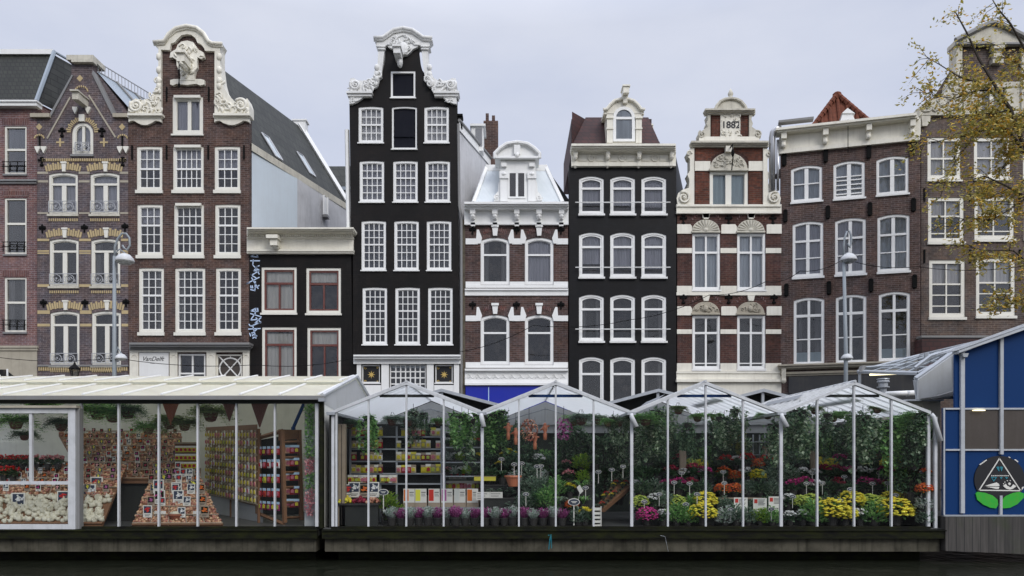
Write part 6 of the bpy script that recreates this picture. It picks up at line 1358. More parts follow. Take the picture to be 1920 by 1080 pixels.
ROW = ['front row', 'second row', 'third row', 'fourth row', 'fifth row', 'back row']
DESC = {'mum:yellow': 'round yellow chrysanthemum', 'mum:magenta': 'round magenta chrysanthemum', 'mum:lime': 'pale lime chrysanthemum', 'mum:orange': 'round orange chrysanthemum', 'mum:crimson': 'dark crimson chrysanthemum', 'mum:white': 'off white chrysanthemum', 'bloom:magenta': 'magenta cyclamen', 'bloom:crimson': 'crimson cyclamen', 'bloom:white': 'white cyclamen', 'bloom:orange': 'orange flowering pot', 'bloom:red': 'red flowering pot', 'bloom:pink': 'pink flowering pot', 'bloom:yellow': 'yellow flowering pot',
        'shrub:mid': 'green bushy pot plant', 'shrub:silver': 'silvery bushy pot plant', 'shrub:grey': 'grey green bushy pot plant', 'shrub:dark': 'dark green bushy pot plant', 'shrub:lime': 'lime green bushy plant', 'strap:dark': 'dark arching leafed plant', 'strap:mid': 'green arching leafed plant', 'strap:grey': 'grey green arching leafed plant', 'heather:silver': 'silver heather pot', 'heather:purple': 'purple heather pot', 'tall:dark': 'tall dark leafy plant', 'tall:mid': 'tall green leafy plant', 'tall:ivy': 'tall variegated leafy plant', 'rosette:grey': 'flat grey green succulent', 'rosette:dark': 'flat dark succulent', 'sign': 'oval dark price sign on a stick', 'daff': 'yellow narcissus pot'}
CAT = {'mum': 'potted flower', 'bloom': 'potted flower', 'shrub': 'pot plant', 'strap': 'pot plant', 'heather': 'heather', 'tall': 'pot plant', 'rosette': 'succulent', 'sign': 'price sign', 'daff': 'potted flower', 'trail': 'hanging plant', 'fern': 'hanging plant', 'spider': 'hanging plant', 'moss': 'hanging plant'}
GRP = {'mum': 'potted chrysanthemums', 'bloom': 'potted flowers on the tiers', 'shrub': 'bushy pot plants', 'strap': 'arching leafed plants', 'heather': 'heather pots along the front', 'tall': 'tall plants at the back', 'rosette': 'potted succulents', 'sign': 'oval price signs', 'daff': 'potted flowers on the tiers'}
def bench(i, x0, x1, rows, mat_='darkfloor'):
    T = Thing('display_bench', (WX(x0, TY(0)), TY(0), DECK), 'dark stepped display bench under the plants, '+('left side' if i in (2,) and x0 < 1300 else 'right side' if i == 2 else 'whole width' if i != 3 else ('left part' if x0 < 1700 else 'narrow right part'))+' of the '+NAMES[i]+' greenhouse', 'bench', 'stepped display benches')
    for k in rows:
        a_, b_ = WX(x0, TY(k)), WX(x1, TY(k)); T.part('tier', MB().box(a_, b_, TY(k)-.28, TY(k)+.3, TZ(k)-.03, TZ(k)-.002), 'palewood' if k in (2,) and i > 1 else 'pot')
        if k: T.part('riser', MB().box(a_+.02, b_-.02, TY(k)-.26, TY(k)-.24, DECK, TZ(k)-.031), 'dark')
def rowof(i, k, items, dz=0, where=None):
    """items: (px, key, scale)"""
    cnt = {}
    for px, key, s in sorted(items):
        c = cnt[key] = cnt.get(key, 0)+1; n = sum(1 for q in items if q[1] == key)
        lab = '%s, %s, %s, %s greenhouse' % (DESC[key], ORD[c-1]+' such from left' if n > 1 else 'only one', where or ROW[k], NAMES[i])
        y0_ = TY(k)+rd.uniform(-.05, .05); y = clampY(i, px, y0_); zz_ = EYE+(TZ(k)+dz-EYE)*y/y0_; s = s*(.8 if px > 1720 else 1); put(key, (WX(px, y), y, zz_), rd.uniform(0, 6), s*1.2*rd.uniform(.92, 1.08), lab, CAT[key.split(':')[0]], GRP[key.split(':')[0]])
def signs(i, L):
    n = 0
    for px, py, Y in sorted(L):
        n += 1; Y = clampY(i, px, 16.1+(Y-16.1)*.55); p = P(px, py, Y); put('sign', (p.x, p.y, p.z-.2), rd.uniform(-.2, .2), 1.15, 'oval dark price sign on stick, %s from left in the %s greenhouse' % (ORD[n-1], NAMES[i]), 'price sign', 'oval price signs')
# ---- third greenhouse
bench(2, 1186, 1335, range(5)); bench(2, 1347, 1462, range(4))
rowof(2, 0, [(1213, 'mum:magenta', 1.05), (1243, 'bloom:white', .9), (1268, 'shrub:mid', 1.1), (1290, 'shrub:mid', .9), (1317, 'mum:yellow', 1.35), (1360, 'shrub:silver', .9), (1380, 'shrub:grey', 1), (1402, 'shrub:grey', .9), (1425, 'shrub:lime', .8), (1447, 'shrub:mid', .85)])
rowof(2, 1, [(1200, 'mum:lime', .9), (1226, 'bloom:white', .9), (1247, 'shrub:grey', .9), (1268, 'mum:lime', .9), (1296, 'shrub:mid', .8), (1322, 'mum:yellow', 1.1), (1358, 'shrub:grey', .8), (1385, 'shrub:mid', .6), (1412, 'shrub:grey', .6), (1440, 'shrub:dark', .8)])
rowof(2, 2, [(1205, 'shrub:dark', .9), (1228, 'shrub:grey', .9), (1250, 'bloom:magenta', 1), (1272, 'bloom:magenta', 1.1), (1295, 'bloom:crimson', 1.1), (1318, 'shrub:dark', .9), (1355, 'mum:orange', .8), (1378, 'mum:orange', .85), (1402, 'shrub:grey', .8), (1425, 'shrub:dark', .8), (1448, 'shrub:grey', .8)], .02)
rowof(2, 3, [(1206, 'shrub:dark', 1), (1232, 'strap:dark', .8), (1258, 'bloom:crimson', 1), (1282, 'bloom:white', .8), (1300, 'bloom:crimson', 1.1), (1322, 'bloom:magenta', 1), (1357, 'bloom:orange', 1), (1377, 'mum:orange', .8), (1398, 'bloom:white', .9), (1420, 'mum:yellow', .85), (1442, 'shrub:grey', .9)], .03)
rowof(2, 4, [(1215, 'strap:dark', 1), (1245, 'shrub:dark', 1.2), (1275, 'bloom:crimson', 1), (1296, 'mum:lime', .8), (1314, 'mum:yellow', .75), (1360, 'bloom:red', 1), (1380, 'bloom:white', .9), (1400, 'bloom:red', 1), (1420, 'mum:orange', .75), (1438, 'bloom:red', .9)], .03)
rowof(2, 5, [(1208, 'tall:ivy', 1), (1240, 'tall:dark', .9), (1268, 'tall:dark', 1), (1296, 'tall:dark', .85), (1322, 'tall:mid', .8), (1348, 'tall:dark', 1.05), (1374, 'tall:dark', .9), (1394, 'tall:ivy', .85)], -1.1)
signs(2, [(1208, 946, 16.5), (1236, 932, 16.9), (1264, 910, 17.5), (1293, 912, 17.2), (1278, 892, 18.2), (1307, 932, 16.7), (1314, 885, 18.8), (1286, 951, 16.3), (1358, 911, 17.5), (1356, 890, 18.3), (1402, 886, 18.6), (1370, 961, 16.2), (1446, 960, 16.2)])
for n, (px, py) in enumerate([(1389, 950), (1425, 951), (1454, 948)]):
    p = P(px, py+10, 16.42); put('info', tuple(p+Vector((0, 0, -.02))), 0, 1.25, ['white card with red print', 'wide white card with red picture', 'white card close to the post'][n]+', '+['left', 'middle', 'right'][n]+'most of three in the third greenhouse' if n != 1 else 'wide white card with red picture, middle one of three in the third greenhouse', 'card', 'white cards among the flowers')
# ---- rightmost greenhouse
bench(3, 1466, 1640, range(5))
T = Thing('side_shelf', (WX(1732, 16.1), 16.1, DECK), 'narrow dark shelf stand of flowers against the right end of the rightmost greenhouse', 'shelf')
for k in range(5): z_ = EYE+(TZ(k)-EYE)*16.05/TY(k); T.part('shelf', MB().box(WX(1718, 16.1), WX(1739, 16.1), 15.97, 16.3, z_-.02, z_-.001), 'pot')
T.part('upright', MB().box(WX(1718, 16.3)-.02, WX(1718, 16.3), 16.28, 16.32, DECK, DECK+1.5), 'pot')
rowof(3, 0, [(1481, 'bloom:white', .8), (1505, 'bloom:white', .8), (1524, 'shrub:mid', 1.15), (1559, 'mum:yellow', 1.4), (1584, 'mum:yellow', 1.2), (1612, 'bloom:white', .85), (1638, 'shrub:mid', 1.15), (1679, 'mum:yellow', 1.5), (1734, 'shrub:grey', 1.1)])
rowof(3, 1, [(1478, 'bloom:white', .9), (1500, 'mum:lime', .9), (1520, 'mum:lime', .9), (1548, 'shrub:dark', .9), (1575, 'shrub:dark', .9), (1596, 'mum:yellow', 1.1), (1630, 'mum:lime', .9), (1648, 'mum:lime', .9), (1674, 'mum:yellow', 1.1), (1732, 'shrub:silver', 1)])
rowof(3, 2, [(1487, 'bloom:magenta', 1), (1508, 'bloom:magenta', 1.1), (1530, 'bloom:white', .9), (1552, 'shrub:dark', .9), (1572, 'bloom:crimson', 1), (1592, 'shrub:dark', .8), (1622, 'bloom:magenta', 1.1), (1640, 'bloom:magenta', 1), (1662, 'bloom:crimson', 1), (1686, 'bloom:crimson', 1), (1733, 'mum:orange', .9)], .02)
rowof(3, 3, [(1482, 'shrub:grey', .9), (1505, 'bloom:white', .9), (1528, 'bloom:white', .9), (1546, 'bloom:crimson', 1), (1566, 'bloom:crimson', 1), (1590, 'bloom:magenta', .9), (1618, 'bloom:white', .9), (1640, 'bloom:white', .9), (1662, 'bloom:magenta', 1), (1686, 'bloom:magenta', 1), (1734, 'bloom:orange', 1)], .03)
rowof(3, 4, [(1488, 'shrub:grey', 1.1), (1512, 'shrub:dark', 1), (1536, 'mum:yellow', .8), (1556, 'mum:yellow', .75), (1574, 'bloom:magenta', 1), (1596, 'bloom:crimson', 1), (1622, 'shrub:dark', 1), (1645, 'bloom:crimson', 1), (1668, 'mum:yellow', .8), (1690, 'mum:yellow', .75), (1716, 'shrub:dark', 1)], .03)
rowof(3, 5, [(1486, 'tall:ivy', .95), (1514, 'tall:dark', 1), (1544, 'tall:mid', .85), (1572, 'tall:dark', .95), (1604, 'tall:ivy', .95), (1630, 'tall:dark', 1.05), (1658, 'tall:dark', .95), (1684, 'tall:mid', .85), (1708, 'tall:dark', .9)], -1.1)
signs(3, [(1486, 936, 16.8), (1512, 912, 17.5), (1523, 892, 18.3), (1542, 911, 17.5), (1575, 944, 16.3), (1583, 899, 18.2), (1594, 923, 16.8), (1636, 912, 17.5), (1648, 892, 18.3), (1664, 911, 17.4), (1679, 885, 18.6), (1657, 953, 16.3), (1679, 934, 16.6), (1728, 915, 17), (1730, 891, 18)])
for px, key, i in ((1281, 'w', 2), (1676-20, 'w', 3), (1527, 'w', 3)):
    YP = clampY(i, px, 17.7); x = WX(px, YP); o = MB().prism([(x-.08, WZ(886, YP)), (x+.08, WZ(886, YP)), (x+.07, WZ(846, YP)), (x-.08, WZ(844, YP))], YP, YP+.08).prism([(x-.05, WZ(884, YP)), (x-.0, WZ(884, YP)), (x-.0, WZ(850, YP)), (x-.05, WZ(850, YP))], YP-.02, YP-.001).build('plank', 'palewood'); tag(o, 'upright pale timber plank at the back of the %s greenhouse%s' % (NAMES[i], '' if i == 2 else (', left one' if px < 1600 else ', right one')), 'plank', 'pale timber planks')
# metal shelving with wooden baskets (third greenhouse)
T = Thing('metal_shelving', (WX(1400, 19.8), 19.8, DECK), 'dark metal shelving with grid sides at the back right of the third greenhouse', 'shelf')
mb = MB()
for x in (1398, 1412, 1424, 1434, 1458): mb.box(WX(x, 19.8)-.015, WX(x, 19.8)+.015, 19.78, 19.81, DECK, WZ(815, 19.8))
T.part('upright', mb, 'galv'); 
for py in (875, 852, 828): T.part('shelf', MB().box(WX(1396, 19.8), WX(1461, 19.8), 19.6, 20.2, WZ(py, 19.8)-.02, WZ(py, 19.8)), 'galv')
for n, px in enumerate((1434, 1442.5, 1453)):
    T = Thing('wooden_pot', (WX(px, 19.75), 19.75, WZ(852, 19.8)+.003), ['left', 'middle', 'right'][n]+' of three pale wooden pots on the metal shelf in the third greenhouse', 'pot', 'wooden pots on the metal shelf'); T.part('body', MB().lathe([(.055, .003), (.075, .18), (.085, .19), (.085, .2), (.06, .2)], tuple(T.o), 12), 'palewood'); T.part('rim', MB().lathe([(.087, .18), (.09, .2), (.088, .21)], tuple(T.o), 12), 'wood')
# ---- hanging plants
hung = [(0, 655, 780, 'fern:dark', .8), (0, 690, 775, 'trail:mid', 1.0), (0, 735, 768, 'strapup', 1), (0, 765, 770, 'strapup', 1), (0, 793, 775, 'trail:dark', .55), (0, 822, 775, 'spider:mid', .8), (0, 850, 770, 'moss:mid', 1.0), (0, 878, 775, 'moss:ivy', 1.4), (0, 893, 770, 'trail:mid', .9),
    (1, 920, 770, 'moss:mid', 1.1), (1, 937, 765, 'trail:dark', 1.1), (1, 1090, 762, 'spider:grey', 1.15), (1, 1122, 770, 'fern:ivy', .9), (1, 1140, 775, 'spider:mid', .8), (1, 1160, 775, 'fern:ivy', .8), (1, 1176, 780, 'trail:ivy', .7),
    (2, 1198, 772, 'fern:mid', .75), (2, 1232, 760, 'trail:ivy', 1.3), (2, 1218, 775, 'trail:ivy', 1.2), (2, 1272, 750, 'spider:lime2', .9), (2, 1308, 765, 'spider:mid', .9), (2, 1340, 765, 'spider:mid', .85), (2, 1358, 778, 'trail:ivy', 1.0), (2, 1378, 762, 'trail:ivy', 1.0), (2, 1388, 790, 'trail:lime3', .9), (2, 1440, 762, 'fern:mid', .8), (2, 1290, 790, 'trail:dark', .9),
    (3, 1478, 772, 'trail:ivy', 1.1), (3, 1500, 758, 'trail:ivy', 1.4), (3, 1528, 752, 'spider:lime2', .8), (3, 1562, 765, 'fern:mid', .9), (3, 1576, 762, 'spider:mid', .8), (3, 1597, 770, 'trail:ivy', 1.3), (3, 1618, 768, 'trail:ivy', 1.4), (3, 1645, 748, 'spider:lime2', .9), (3, 1688, 768, 'spider:mid', .9), (3, 1712, 765, 'fern:mid', .8), (3, 1728, 770, 'trail:ivy', 1.0), (3, 1540, 795, 'trail:dark', .9), (3, 1662, 795, 'trail:dark', .9)]
for i_, L_ in ((0, (775, 866)), (1, (930, 1075, 1150)), (2, (1210, 1250, 1350, 1452)), (3, (1490, 1552, 1608, 1672, 1700, 1716))):
    for n_, x_ in enumerate(L_): hung.append((i_, x_, 765+(n_*7) % 22, ['trail:ivy', 'trail:mid', 'fern:mid', 'trail:ivy', 'moss:ivy'][(n_+i_) % 5], [1.1, .9, .8, 1.25, 1.3][n_ % 5]))
hung.sort(key=lambda h_: h_[1])
hl = {'fern': 'arching green fern in a hanging basket', 'trail': 'trailing ivy hanging basket', 'spider': 'grassy spider plant in a hanging basket', 'moss': 'long thin trailing plant hanging free', 'strapup': 'broad leafed staghorn plant hanging'}
GREENS2 = {'lime2': [(.22, .3, .12), (.3, .38, .18), (.14, .22, .08)], 'lime3': [(.2, .24, .05), (.28, .3, .08), (.1, .14, .04)]}
for k_, v_ in GREENS2.items(): M['leaf_'+k_] = leafmat(k_+' foliage', v_, .55, .45)
num = {}
tot = {}
for i, px, py, key, s in hung: k = (i, key.split(':')[0]); tot[k] = tot.get(k, 0)+1
for i, px, py, key, s in hung:
    kd = key.split(':')[0]; k = (i, kd); num[k] = num.get(k, 0)+1
    Y = clampY(i, px, 16.3+1.6*rd.random() if kd != 'strapup' else 17.2)
    lab = hl[kd]+', %sin the %s greenhouse' % ((ORD[num[k]-1]+' such from the left ') if tot[k] > 1 else '', NAMES[i])
    kk = 'spider:grey' if key == 'strapup' else key
    zt_ = WZ(py, Y); top_ = EZ+(RZ-EZ)*(1-abs(WX(px, YF)-WX(BAYS[i][2]))/1.6)
    drop = .25*s if kd in ('fern', 'spider', 'strapup') else .1
    o = put(kk, (WX(px, Y), Y, zt_+drop), rd.uniform(0, 6) if kd in ('fern', 'spider') else 0, s, lab, 'hanging plant', 'hanging plants in the greenhouses')
# ---- leftmost greenhouse: rack of packets, cartons, bags
T = Thing('packet_rack', (WX(659, 17.6), 17.6, DECK), 'wide dark shelving rack holding rows of seed packets in the leftmost greenhouse', 'rack')
ys = [818, 841, 864, 887, 906]
for py in ys: T.part('shelf', MB().box(WX(660, 17.6), WX(830, 17.6), 17.4, 17.7, WZ(py, 17.5)-.03, WZ(py, 17.5)), 'galv')
T.part('back_panel', MB().box(WX(659, 17.75), WX(835, 17.75), 17.72, 17.76, DECK, WZ(795, 17.7)), 'dark')
for x in (660, 716, 746, 829): T.part('upright', MB().box(WX(x, 17.6)-.02, WX(x, 17.6)+.02, 17.41, 17.45, DECK, WZ(800, 17.6)), 'galv')
T = Thing('timber_post', (WX(640, 16.35), 16.35, DECK), 'broad brown timber post at the left end of the leftmost greenhouse', 'post'); T.part('post', MB().box(WX(634, 16.35), WX(647, 16.35), 16.35, 16.5, DECK, WZ(795, 16.35)), 'palewood'); T.part('groove', MB().box(WX(640, 16.35), WX(641, 16.35), 16.342, 16.349, DECK+.02, WZ(797, 16.35)), 'bark')
cols = ['salmon', 'yellow', 'tan', 'red', 'olive', 'white', 'tan', 'crimson']
for r_, py in enumerate(ys[:4]):
    xs = [664+8.2*j for j in range(7)]+([748+9.2*j for j in range(9)])
    for j, px in enumerate(xs):
        if rd.random() < .14: continue
        c = cols[(j//2*3+r_*2+(px > 740)) % 8] if rd.random() < .8 else rd.choice(cols)
        lf_ = px < 740
        put('packet:%s:%s' % (c, 'yellowcard' if (j+r_*2) % 7 == 0 else ('paper' if j % 2 else 'palewood')), (WX(px, 17.38), 17.36, WZ(py, 17.4)+.01), rd.uniform(-.2, .2), rd.uniform(.95, 1.12), '%s seed packet, %s from left, %s shelf down, %s half of dark rack' % (c, ORD[j if lf_ else j-7], ORD[r_], 'left' if lf_ else 'right'), 'seed packet', 'seed packets on the shelving rack')
T = Thing('counter', (WX(630, 17.4), 17.4, DECK), 'long dark counter with cartons in the leftmost and second greenhouses', 'counter'); zc = WZ(950, 17.3); zc2 = WZ(918, 17.8)
T.part('top', MB().box(WX(745, 17.3), WX(960, 17.3), 17.0, 17.7, zc-.04, zc), 'galv'); T.part('front', MB().box(WX(750, 17.3), WX(955, 17.3), 17.05, 17.1, DECK, zc-.04), 'dark'); T.part('upper_tier', MB().box(WX(755, 17.9), WX(900, 17.9), 17.72, 18.3, DECK, zc2), 'pot')
for n, (px, c) in enumerate([(767, 'orange'), (789, 'yellow'), (814, 'red'), (838, 'purple'), (862, 'white'), (886, 'orange')]):
    put('carton:'+c, (WX(px, 17.15), 17.15, zc+.003), rd.uniform(-.08, .08), 1.0, 'cardboard display carton with %s picture panel, %s from the left on the counter' % (c, ORD[n]), 'carton', 'display cartons on the counter')
for n in range(20):
    px = 758+n*7.2; c = cols[(n*5) % 8]; put('packet:%s:paper' % c, (WX(px, 17.85), 17.8, zc2+.004), rd.uniform(-.3, .3), 1.15, '%s seed packet standing on the upper counter tier, %s from the left' % (c, ORD[n]), 'seed packet', 'seed packets on the counter')
for n, (px, c) in enumerate([(857, 'salmon'), (868, 'red'), (879, 'red')]):
    put('card:red', (WX(px-10, 17.8), 17.78, zc2+.25), 0, .7, 'small white framed card with red picture, %s of three above the counter' % ORD[n], 'card', 'small cards above the counter')
T = Thing('low_table', (WX(628, 16.5), 16.5, DECK), 'low dark table with bags of bulbs at the left of the leftmost greenhouse', 'table'); zl = WZ(943, 16.5); T.part('top', MB().box(WX(638, 16.5), WX(712, 16.5), 16.3, 16.75, zl-.04, zl), 'pot'); T.part('front', MB().box(WX(639, 16.5), WX(711, 16.5), 16.35, 16.39, DECK, zl-.04), 'dark')
def heap(name, poly, n, col, r, lab, cat, kind='stuff', m=None):
    mb = MB()
    for _ in range(n):
        x, y, z = poly(rd.random(), rd.random()); q = r*rd.uniform(.7, 1.2); mb.blob((x, y, z+q*.5), (q, q, q*.95), 0, 6, 4)
    o = mb.build(name, m or 'bloom_'+col, None, True); tag(o, lab, cat, None, kind); return o
for n, (px, c, lab) in enumerate([(647, 'yellow', 'heap of small yellow bagged bulbs'), (672, 'crimson', 'dark red bags of bulbs'), (697, 'salmon', 'salmon coloured bags of bulbs')]):
    heap('bulb_bags', lambda a_, b_, px=px: (WX(px-11+22*a_, 16.4), 16.34+.3*b_, zl+.12*(1-abs(a_-.5)*1.6)*rd.random()), 60, c, .035, lab+' on the low table in the leftmost greenhouse', 'bulbs')
for n, (px, c) in enumerate([(646, 'red'), (664, 'white'), (683, 'orange'), (700, 'white')]): put('card:'+c, (WX(px+6*(px < 650), 16.62), 16.62, zl+.12), 0, 1.3 if n % 2 else 1.1, 'standing card with %s picture behind the bagged bulbs, %s from the left' % (c, ORD[n]), 'card', 'cards behind the bagged bulbs')
for n, px in enumerate((728, 738)): put('shrub:lime', (WX(px, 16.9), 16.8+.2*n, DECK+.28-.26*n), n, 1.25, 'large bright lime green plant beside the aisle, %s one, leftmost greenhouse' % ['upper', 'lower'][n], 'pot plant', 'lime plants by the aisle')
T = Thing('plant_stand', (WX(732, 17), 17, DECK), 'small dark plant stand under the lime green plants', 'stand'); T.part('top', MB().box(WX(718, 17), WX(750, 17), 16.7, 17.2, DECK+.24, DECK+.27), 'pot'); T.part('leg', MB().box(WX(720, 17), WX(722, 17), 16.75, 16.8, DECK, DECK+.24), 'pot')
put('sign', tuple(P(719, 960, 16.4)), 0, 1.9, 'larger oval price sign on a white stick left of the lime green plant', 'price sign', 'oval price signs')
# plant shelf closing the gap right of the packet rack, and mixed stock above the counter
T = Thing('plant_shelf', (WX(866, 17.5), 17.5, DECK), 'dark open shelf of small plants right of the seed packet rack', 'shelf')
for py in (838, 866, 892): T.part('shelf', MB().box(WX(834, 17.5), WX(902, 17.5), 17.35, 17.75, WZ(py, 17.5)-.025, WZ(py, 17.5)), 'galv')
for x in (834, 902): T.part('upright', MB().box(WX(x, 17.6)-.02, WX(x, 17.6)+.02, 17.6, 17.64, DECK, WZ(800, 17.6)), 'galv')
for r_, py in enumerate((838, 866, 892)):
    for j in range(6):
        px = 840+11.5*j; key = ['bloom:white', 'rosette:grey', 'bloom:pink', 'shrub:lime', 'bloom:yellow', 'shrub:silver', 'rosette:dark', 'bloom:red'][(j*3+r_*5) % 8]
        put(key, (WX(px, 17.5), 17.48, WZ(py, 17.5)+.002), j, .62, 'small %s, %s from left, %s shelf of the plant shelf' % (DESC.get(key, key.replace(':', ' ')).replace('bushy pot', 'bushy').replace(' pot', ''), ORD[j], ['top', 'middle', 'bottom'][r_]), CAT[key.split(':')[0]], 'small plants on the plant shelf')
for n in range(14):
    px = 655+n*5.6 if n < 9 else 716+(n-9)*5.6; c = cols[(n*3+1) % 8]; put('packet:%s:paper' % c, (WX(px, 17.2), 17.3, WZ(906, 17.3)+.01), rd.uniform(-.3, .3), 1.0, '%s seed packet on the lowest shelf of dark rack, %s from left' % (c, ORD[n]), 'seed packet', 'seed packets on the shelving rack')
# heather row
hx = [735, 752, 768, 785, 803, 820, 838, 854, 872, 889]; rowof(0, 0, [(x, 'heather:silver' if j % 2 == 0 else 'heather:purple', 1.3) for j, x in enumerate(hx)])
hx = [911, 928, 945, 960, 983, 1000, 1018, 1036, 1054]; rowof(1, 0, [(x, 'heather:silver' if j % 2 else 'heather:purple', 1.3) for j, x in enumerate(hx)]+[(1096, 'bloom:yellow', .9), (1085, 'shrub:grey', .9)])
bench(0, 722, 900, [0]); bench(1, 905, 1112, range(5))
# ---- second greenhouse
rowof(1, 1, [(985, 'shrub:grey', 1), (1004, 'shrub:dark', 1.1), (1026, 'shrub:mid', 1.1), (1050, 'strap:grey', .8), (1072, 'mum:orange', .7), (1094, 'strap:mid', .8), (962, 'rosette:grey', .9)])
rowof(1, 2, [(925, 'rosette:grey', .9), (950, 'rosette:grey', 1), (975, 'strap:grey', .8), (998, 'shrub:grey', 1.1), (1020, 'shrub:grey', 1), (1043, 'shrub:mid', 1), (1068, 'bloom:yellow', .8), (1090, 'strap:mid', .9)])
rowof(1, 3, [(918, 'shrub:dark', 1), (942, 'strap:dark', .8), (966, 'shrub:silver', .8), (990, 'shrub:grey', 1.1), (1014, 'shrub:silver', .8), (1040, 'strap:dark', .9), (1066, 'bloom:pink', .8), (1092, 'shrub:lime', .8)])
rowof(1, 4, [(915, 'strap:dark', 1), (936, 'bloom:yellow', .6), (962, 'shrub:dark', 1), (985, 'strap:dark', 1), (1010, 'bloom:white', 1), (1036, 'shrub:dark', 1.1), (1062, 'bloom:pink', .7), (1090, 'shrub:lime', .9), (1115, 'strap:dark', 1)])
rowof(1, 5, [(915, 'tall:dark', 1), (940, 'tall:dark', .9), (968, 'tall:dark', .95), (996, 'tall:dark', .85), (1024, 'tall:mid', .7), (1050, 'tall:dark', .95), (1078, 'tall:dark', 1), (1106, 'tall:dark', .95), (1134, 'tall:dark', .9), (1160, 'tall:ivy', .9)], -1.1)
for n, (px, py) in enumerate([(944, 853), (953, 846), (963, 850)]): put('daff', tuple(P(px, py+14, 18.2)), n, .75, 'tall bunch of yellow flowers, %s of three close together in the second greenhouse' % ['left', 'middle', 'right'][n], 'potted flower', 'yellow flower bunches')
T = Thing('flower_shelf', tuple(P(953, 870, 18.2)), 'small shelf carrying the yellow flower bunches', 'shelf'); T.part('board', MB().box(WX(935, 18.2), WX(975, 18.2), 18.0, 18.4, WZ(865, 18.2)-.03, WZ(865, 18.2)), 'pot')
T = Thing('orange_planter', tuple(P(962, 915, 16.8)), 'tapered bright orange terracotta planter in the second greenhouse', 'planter'); c = P(962, 912, 16.8); T.part('body', MB().lathe([(.1, 0), (.17, .2), (.19, .21), (.19, .24), (.15, .24)], tuple(c), 16), 'orange', smooth=False); T.part('rim', MB().lathe([(.192, .2), (.2, .22), (.194, .245)], tuple(c), 16), 'orange')
signs(1, [(940, 866, 18), (964, 876, 17.6), (978, 874, 18), (1007, 880, 17.6), (1014, 879, 17.8), (986, 932, 16.6), (1098, 920, 16.9), (1168, 880, 17.8), (1122, 890, 17.8), (1147, 886, 17.9)])
put('sign', tuple(P(1076, 985, 16.15)+Vector((0, 0, 0))), .1, 2.2, 'largest oval price sign, dark with white script, front of the second greenhouse', 'price sign', 'oval price signs')
T = Thing('white_label', tuple(P(1088, 925, 16.5)), 'tilted blank white plant label in the second greenhouse', 'label'); c = P(1087, 918, 16.5); T.part('card', MB().prism([(c.x-.07, c.z+.05), (c.x+.0, c.z+.11), (c.x+.08, c.z-.03), (c.x+.01, c.z-.1)], 16.5, 16.508), 'paper'); T.part('stick', MB().tube([(c.x, 16.51, c.z-.08), (c.x-.06, 16.51, c.z-.35)], .006, 4), 'paper')
for n, px in enumerate((905, 930)):
    p = P(px, 930, 16.9); o = Thing('price_board', tuple(p), ['left', 'right'][n]+' half of the white handwritten price boards under the counter edge', 'sign', 'handwritten price boards'); o.part('board', MB().box(p.x-.15, p.x+.15, 16.9, 16.91, p.z-.09-.06*n, p.z+.09), 'paper')
    m2 = MB()
    for j in range(3): m2.box(p.x-.12, p.x+.10-.04*j, 16.895, 16.8995, p.z+.045-.05*j, p.z+.055-.05*j)
    o.part('handwriting', m2, 'ink')
T = Thing('seed_tray', tuple(P(903, 900, 17.4)), 'long pale yellow tray on the counter between the first two greenhouses', 'tray'); p = P(910, 900, 17.3); T.part('tray', MB().box(p.x-.26, p.x+.24, 17.3, 17.6, p.z-.02, p.z+.08), 'yellowcard'); T.part('rim', MB().box(p.x-.27, p.x+.25, 17.29, 17.61, p.z+.081, p.z+.09), 'palewood')
for n, px in enumerate((914, 923, 934)): T = Thing('clay_pot', (WX(px, 17.8), 17.8, WZ(899, 17.8)), ['left', 'middle', 'right'][n]+' of three small stacked terracotta pots behind the yellow tray', 'pot', 'small terracotta pots'); T.part('body', MB().lathe([(.04, 0), (.06, .1), (.065, .1), (.065, .14), (.05, .14)], tuple(T.o), 10), 'terra'); T.part('rim', MB().lathe([(.066, .1), (.07, .12), (.066, .14)], tuple(T.o), 10), 'terra')
# receding bench on the right of the second greenhouse
T = Thing('side_bench', tuple(P(1130, 950, 17)), 'long bench of small succulents running back along the aisle of the second greenhouse', 'bench')
A = [P(1118, 949, 16.6), P(1133, 953, 16.5), P(1190, 905, 18.4), P(1160, 893, 18.6)]
T.part('top', MB().add([A[0], A[1], A[2], A[3], A[0]-Vector((0, 0, .09)), A[1]-Vector((0, 0, .09)), A[2]-Vector((0, 0, .09)), A[3]-Vector((0, 0, .09))], [(0,1,2,3), (0,4,5,1), (1,5,6,2), (2,6,7,3)]), 'wood')
T.part('leg', MB().box(A[2].x-.05, A[2].x, 18.3, 18.35, DECK, A[2].z-.09), 'pot')
n = 0
for j in range(11):
    for s_ in range(2):
        t = j/10; p = A[0].lerp(A[3], t).lerp(A[1].lerp(A[2], t), .25+.5*s_); n += 1
        c_ = ['rosette:grey', 'bloom:red', 'bloom:yellow', 'rosette:dark'][(j*3+s_) % 4]; put(c_, tuple(p), j, .42, 'tiny %s, %s along the %s edge of side bench' % ({'rosette:grey': 'grey succulent', 'rosette:dark': 'dark succulent', 'bloom:red': 'red flower pot', 'bloom:yellow': 'yellow flower pot'}[c_], ORD[j], ['back', 'front'][s_]), 'succulent' if 'ros' in c_ else 'potted flower', 'little pots on the side bench')
T = Thing('plant_crate', tuple(P(1203, 925, 17.6)), 'pale grey crate beside the post between second and third greenhouse', 'crate'); p = P(1203, 927, 17.6); T.part('side', MB().box(p.x-.17, p.x+.17, 17.6, 17.9, DECK, p.z+.35), 'greywall'); T.part('slat', MB().box(p.x-.175, p.x-.1, 17.58, 17.599, DECK, p.z+.34).box(p.x+.02, p.x+.1, 17.58, 17.599, DECK, p.z+.34), 'alu')
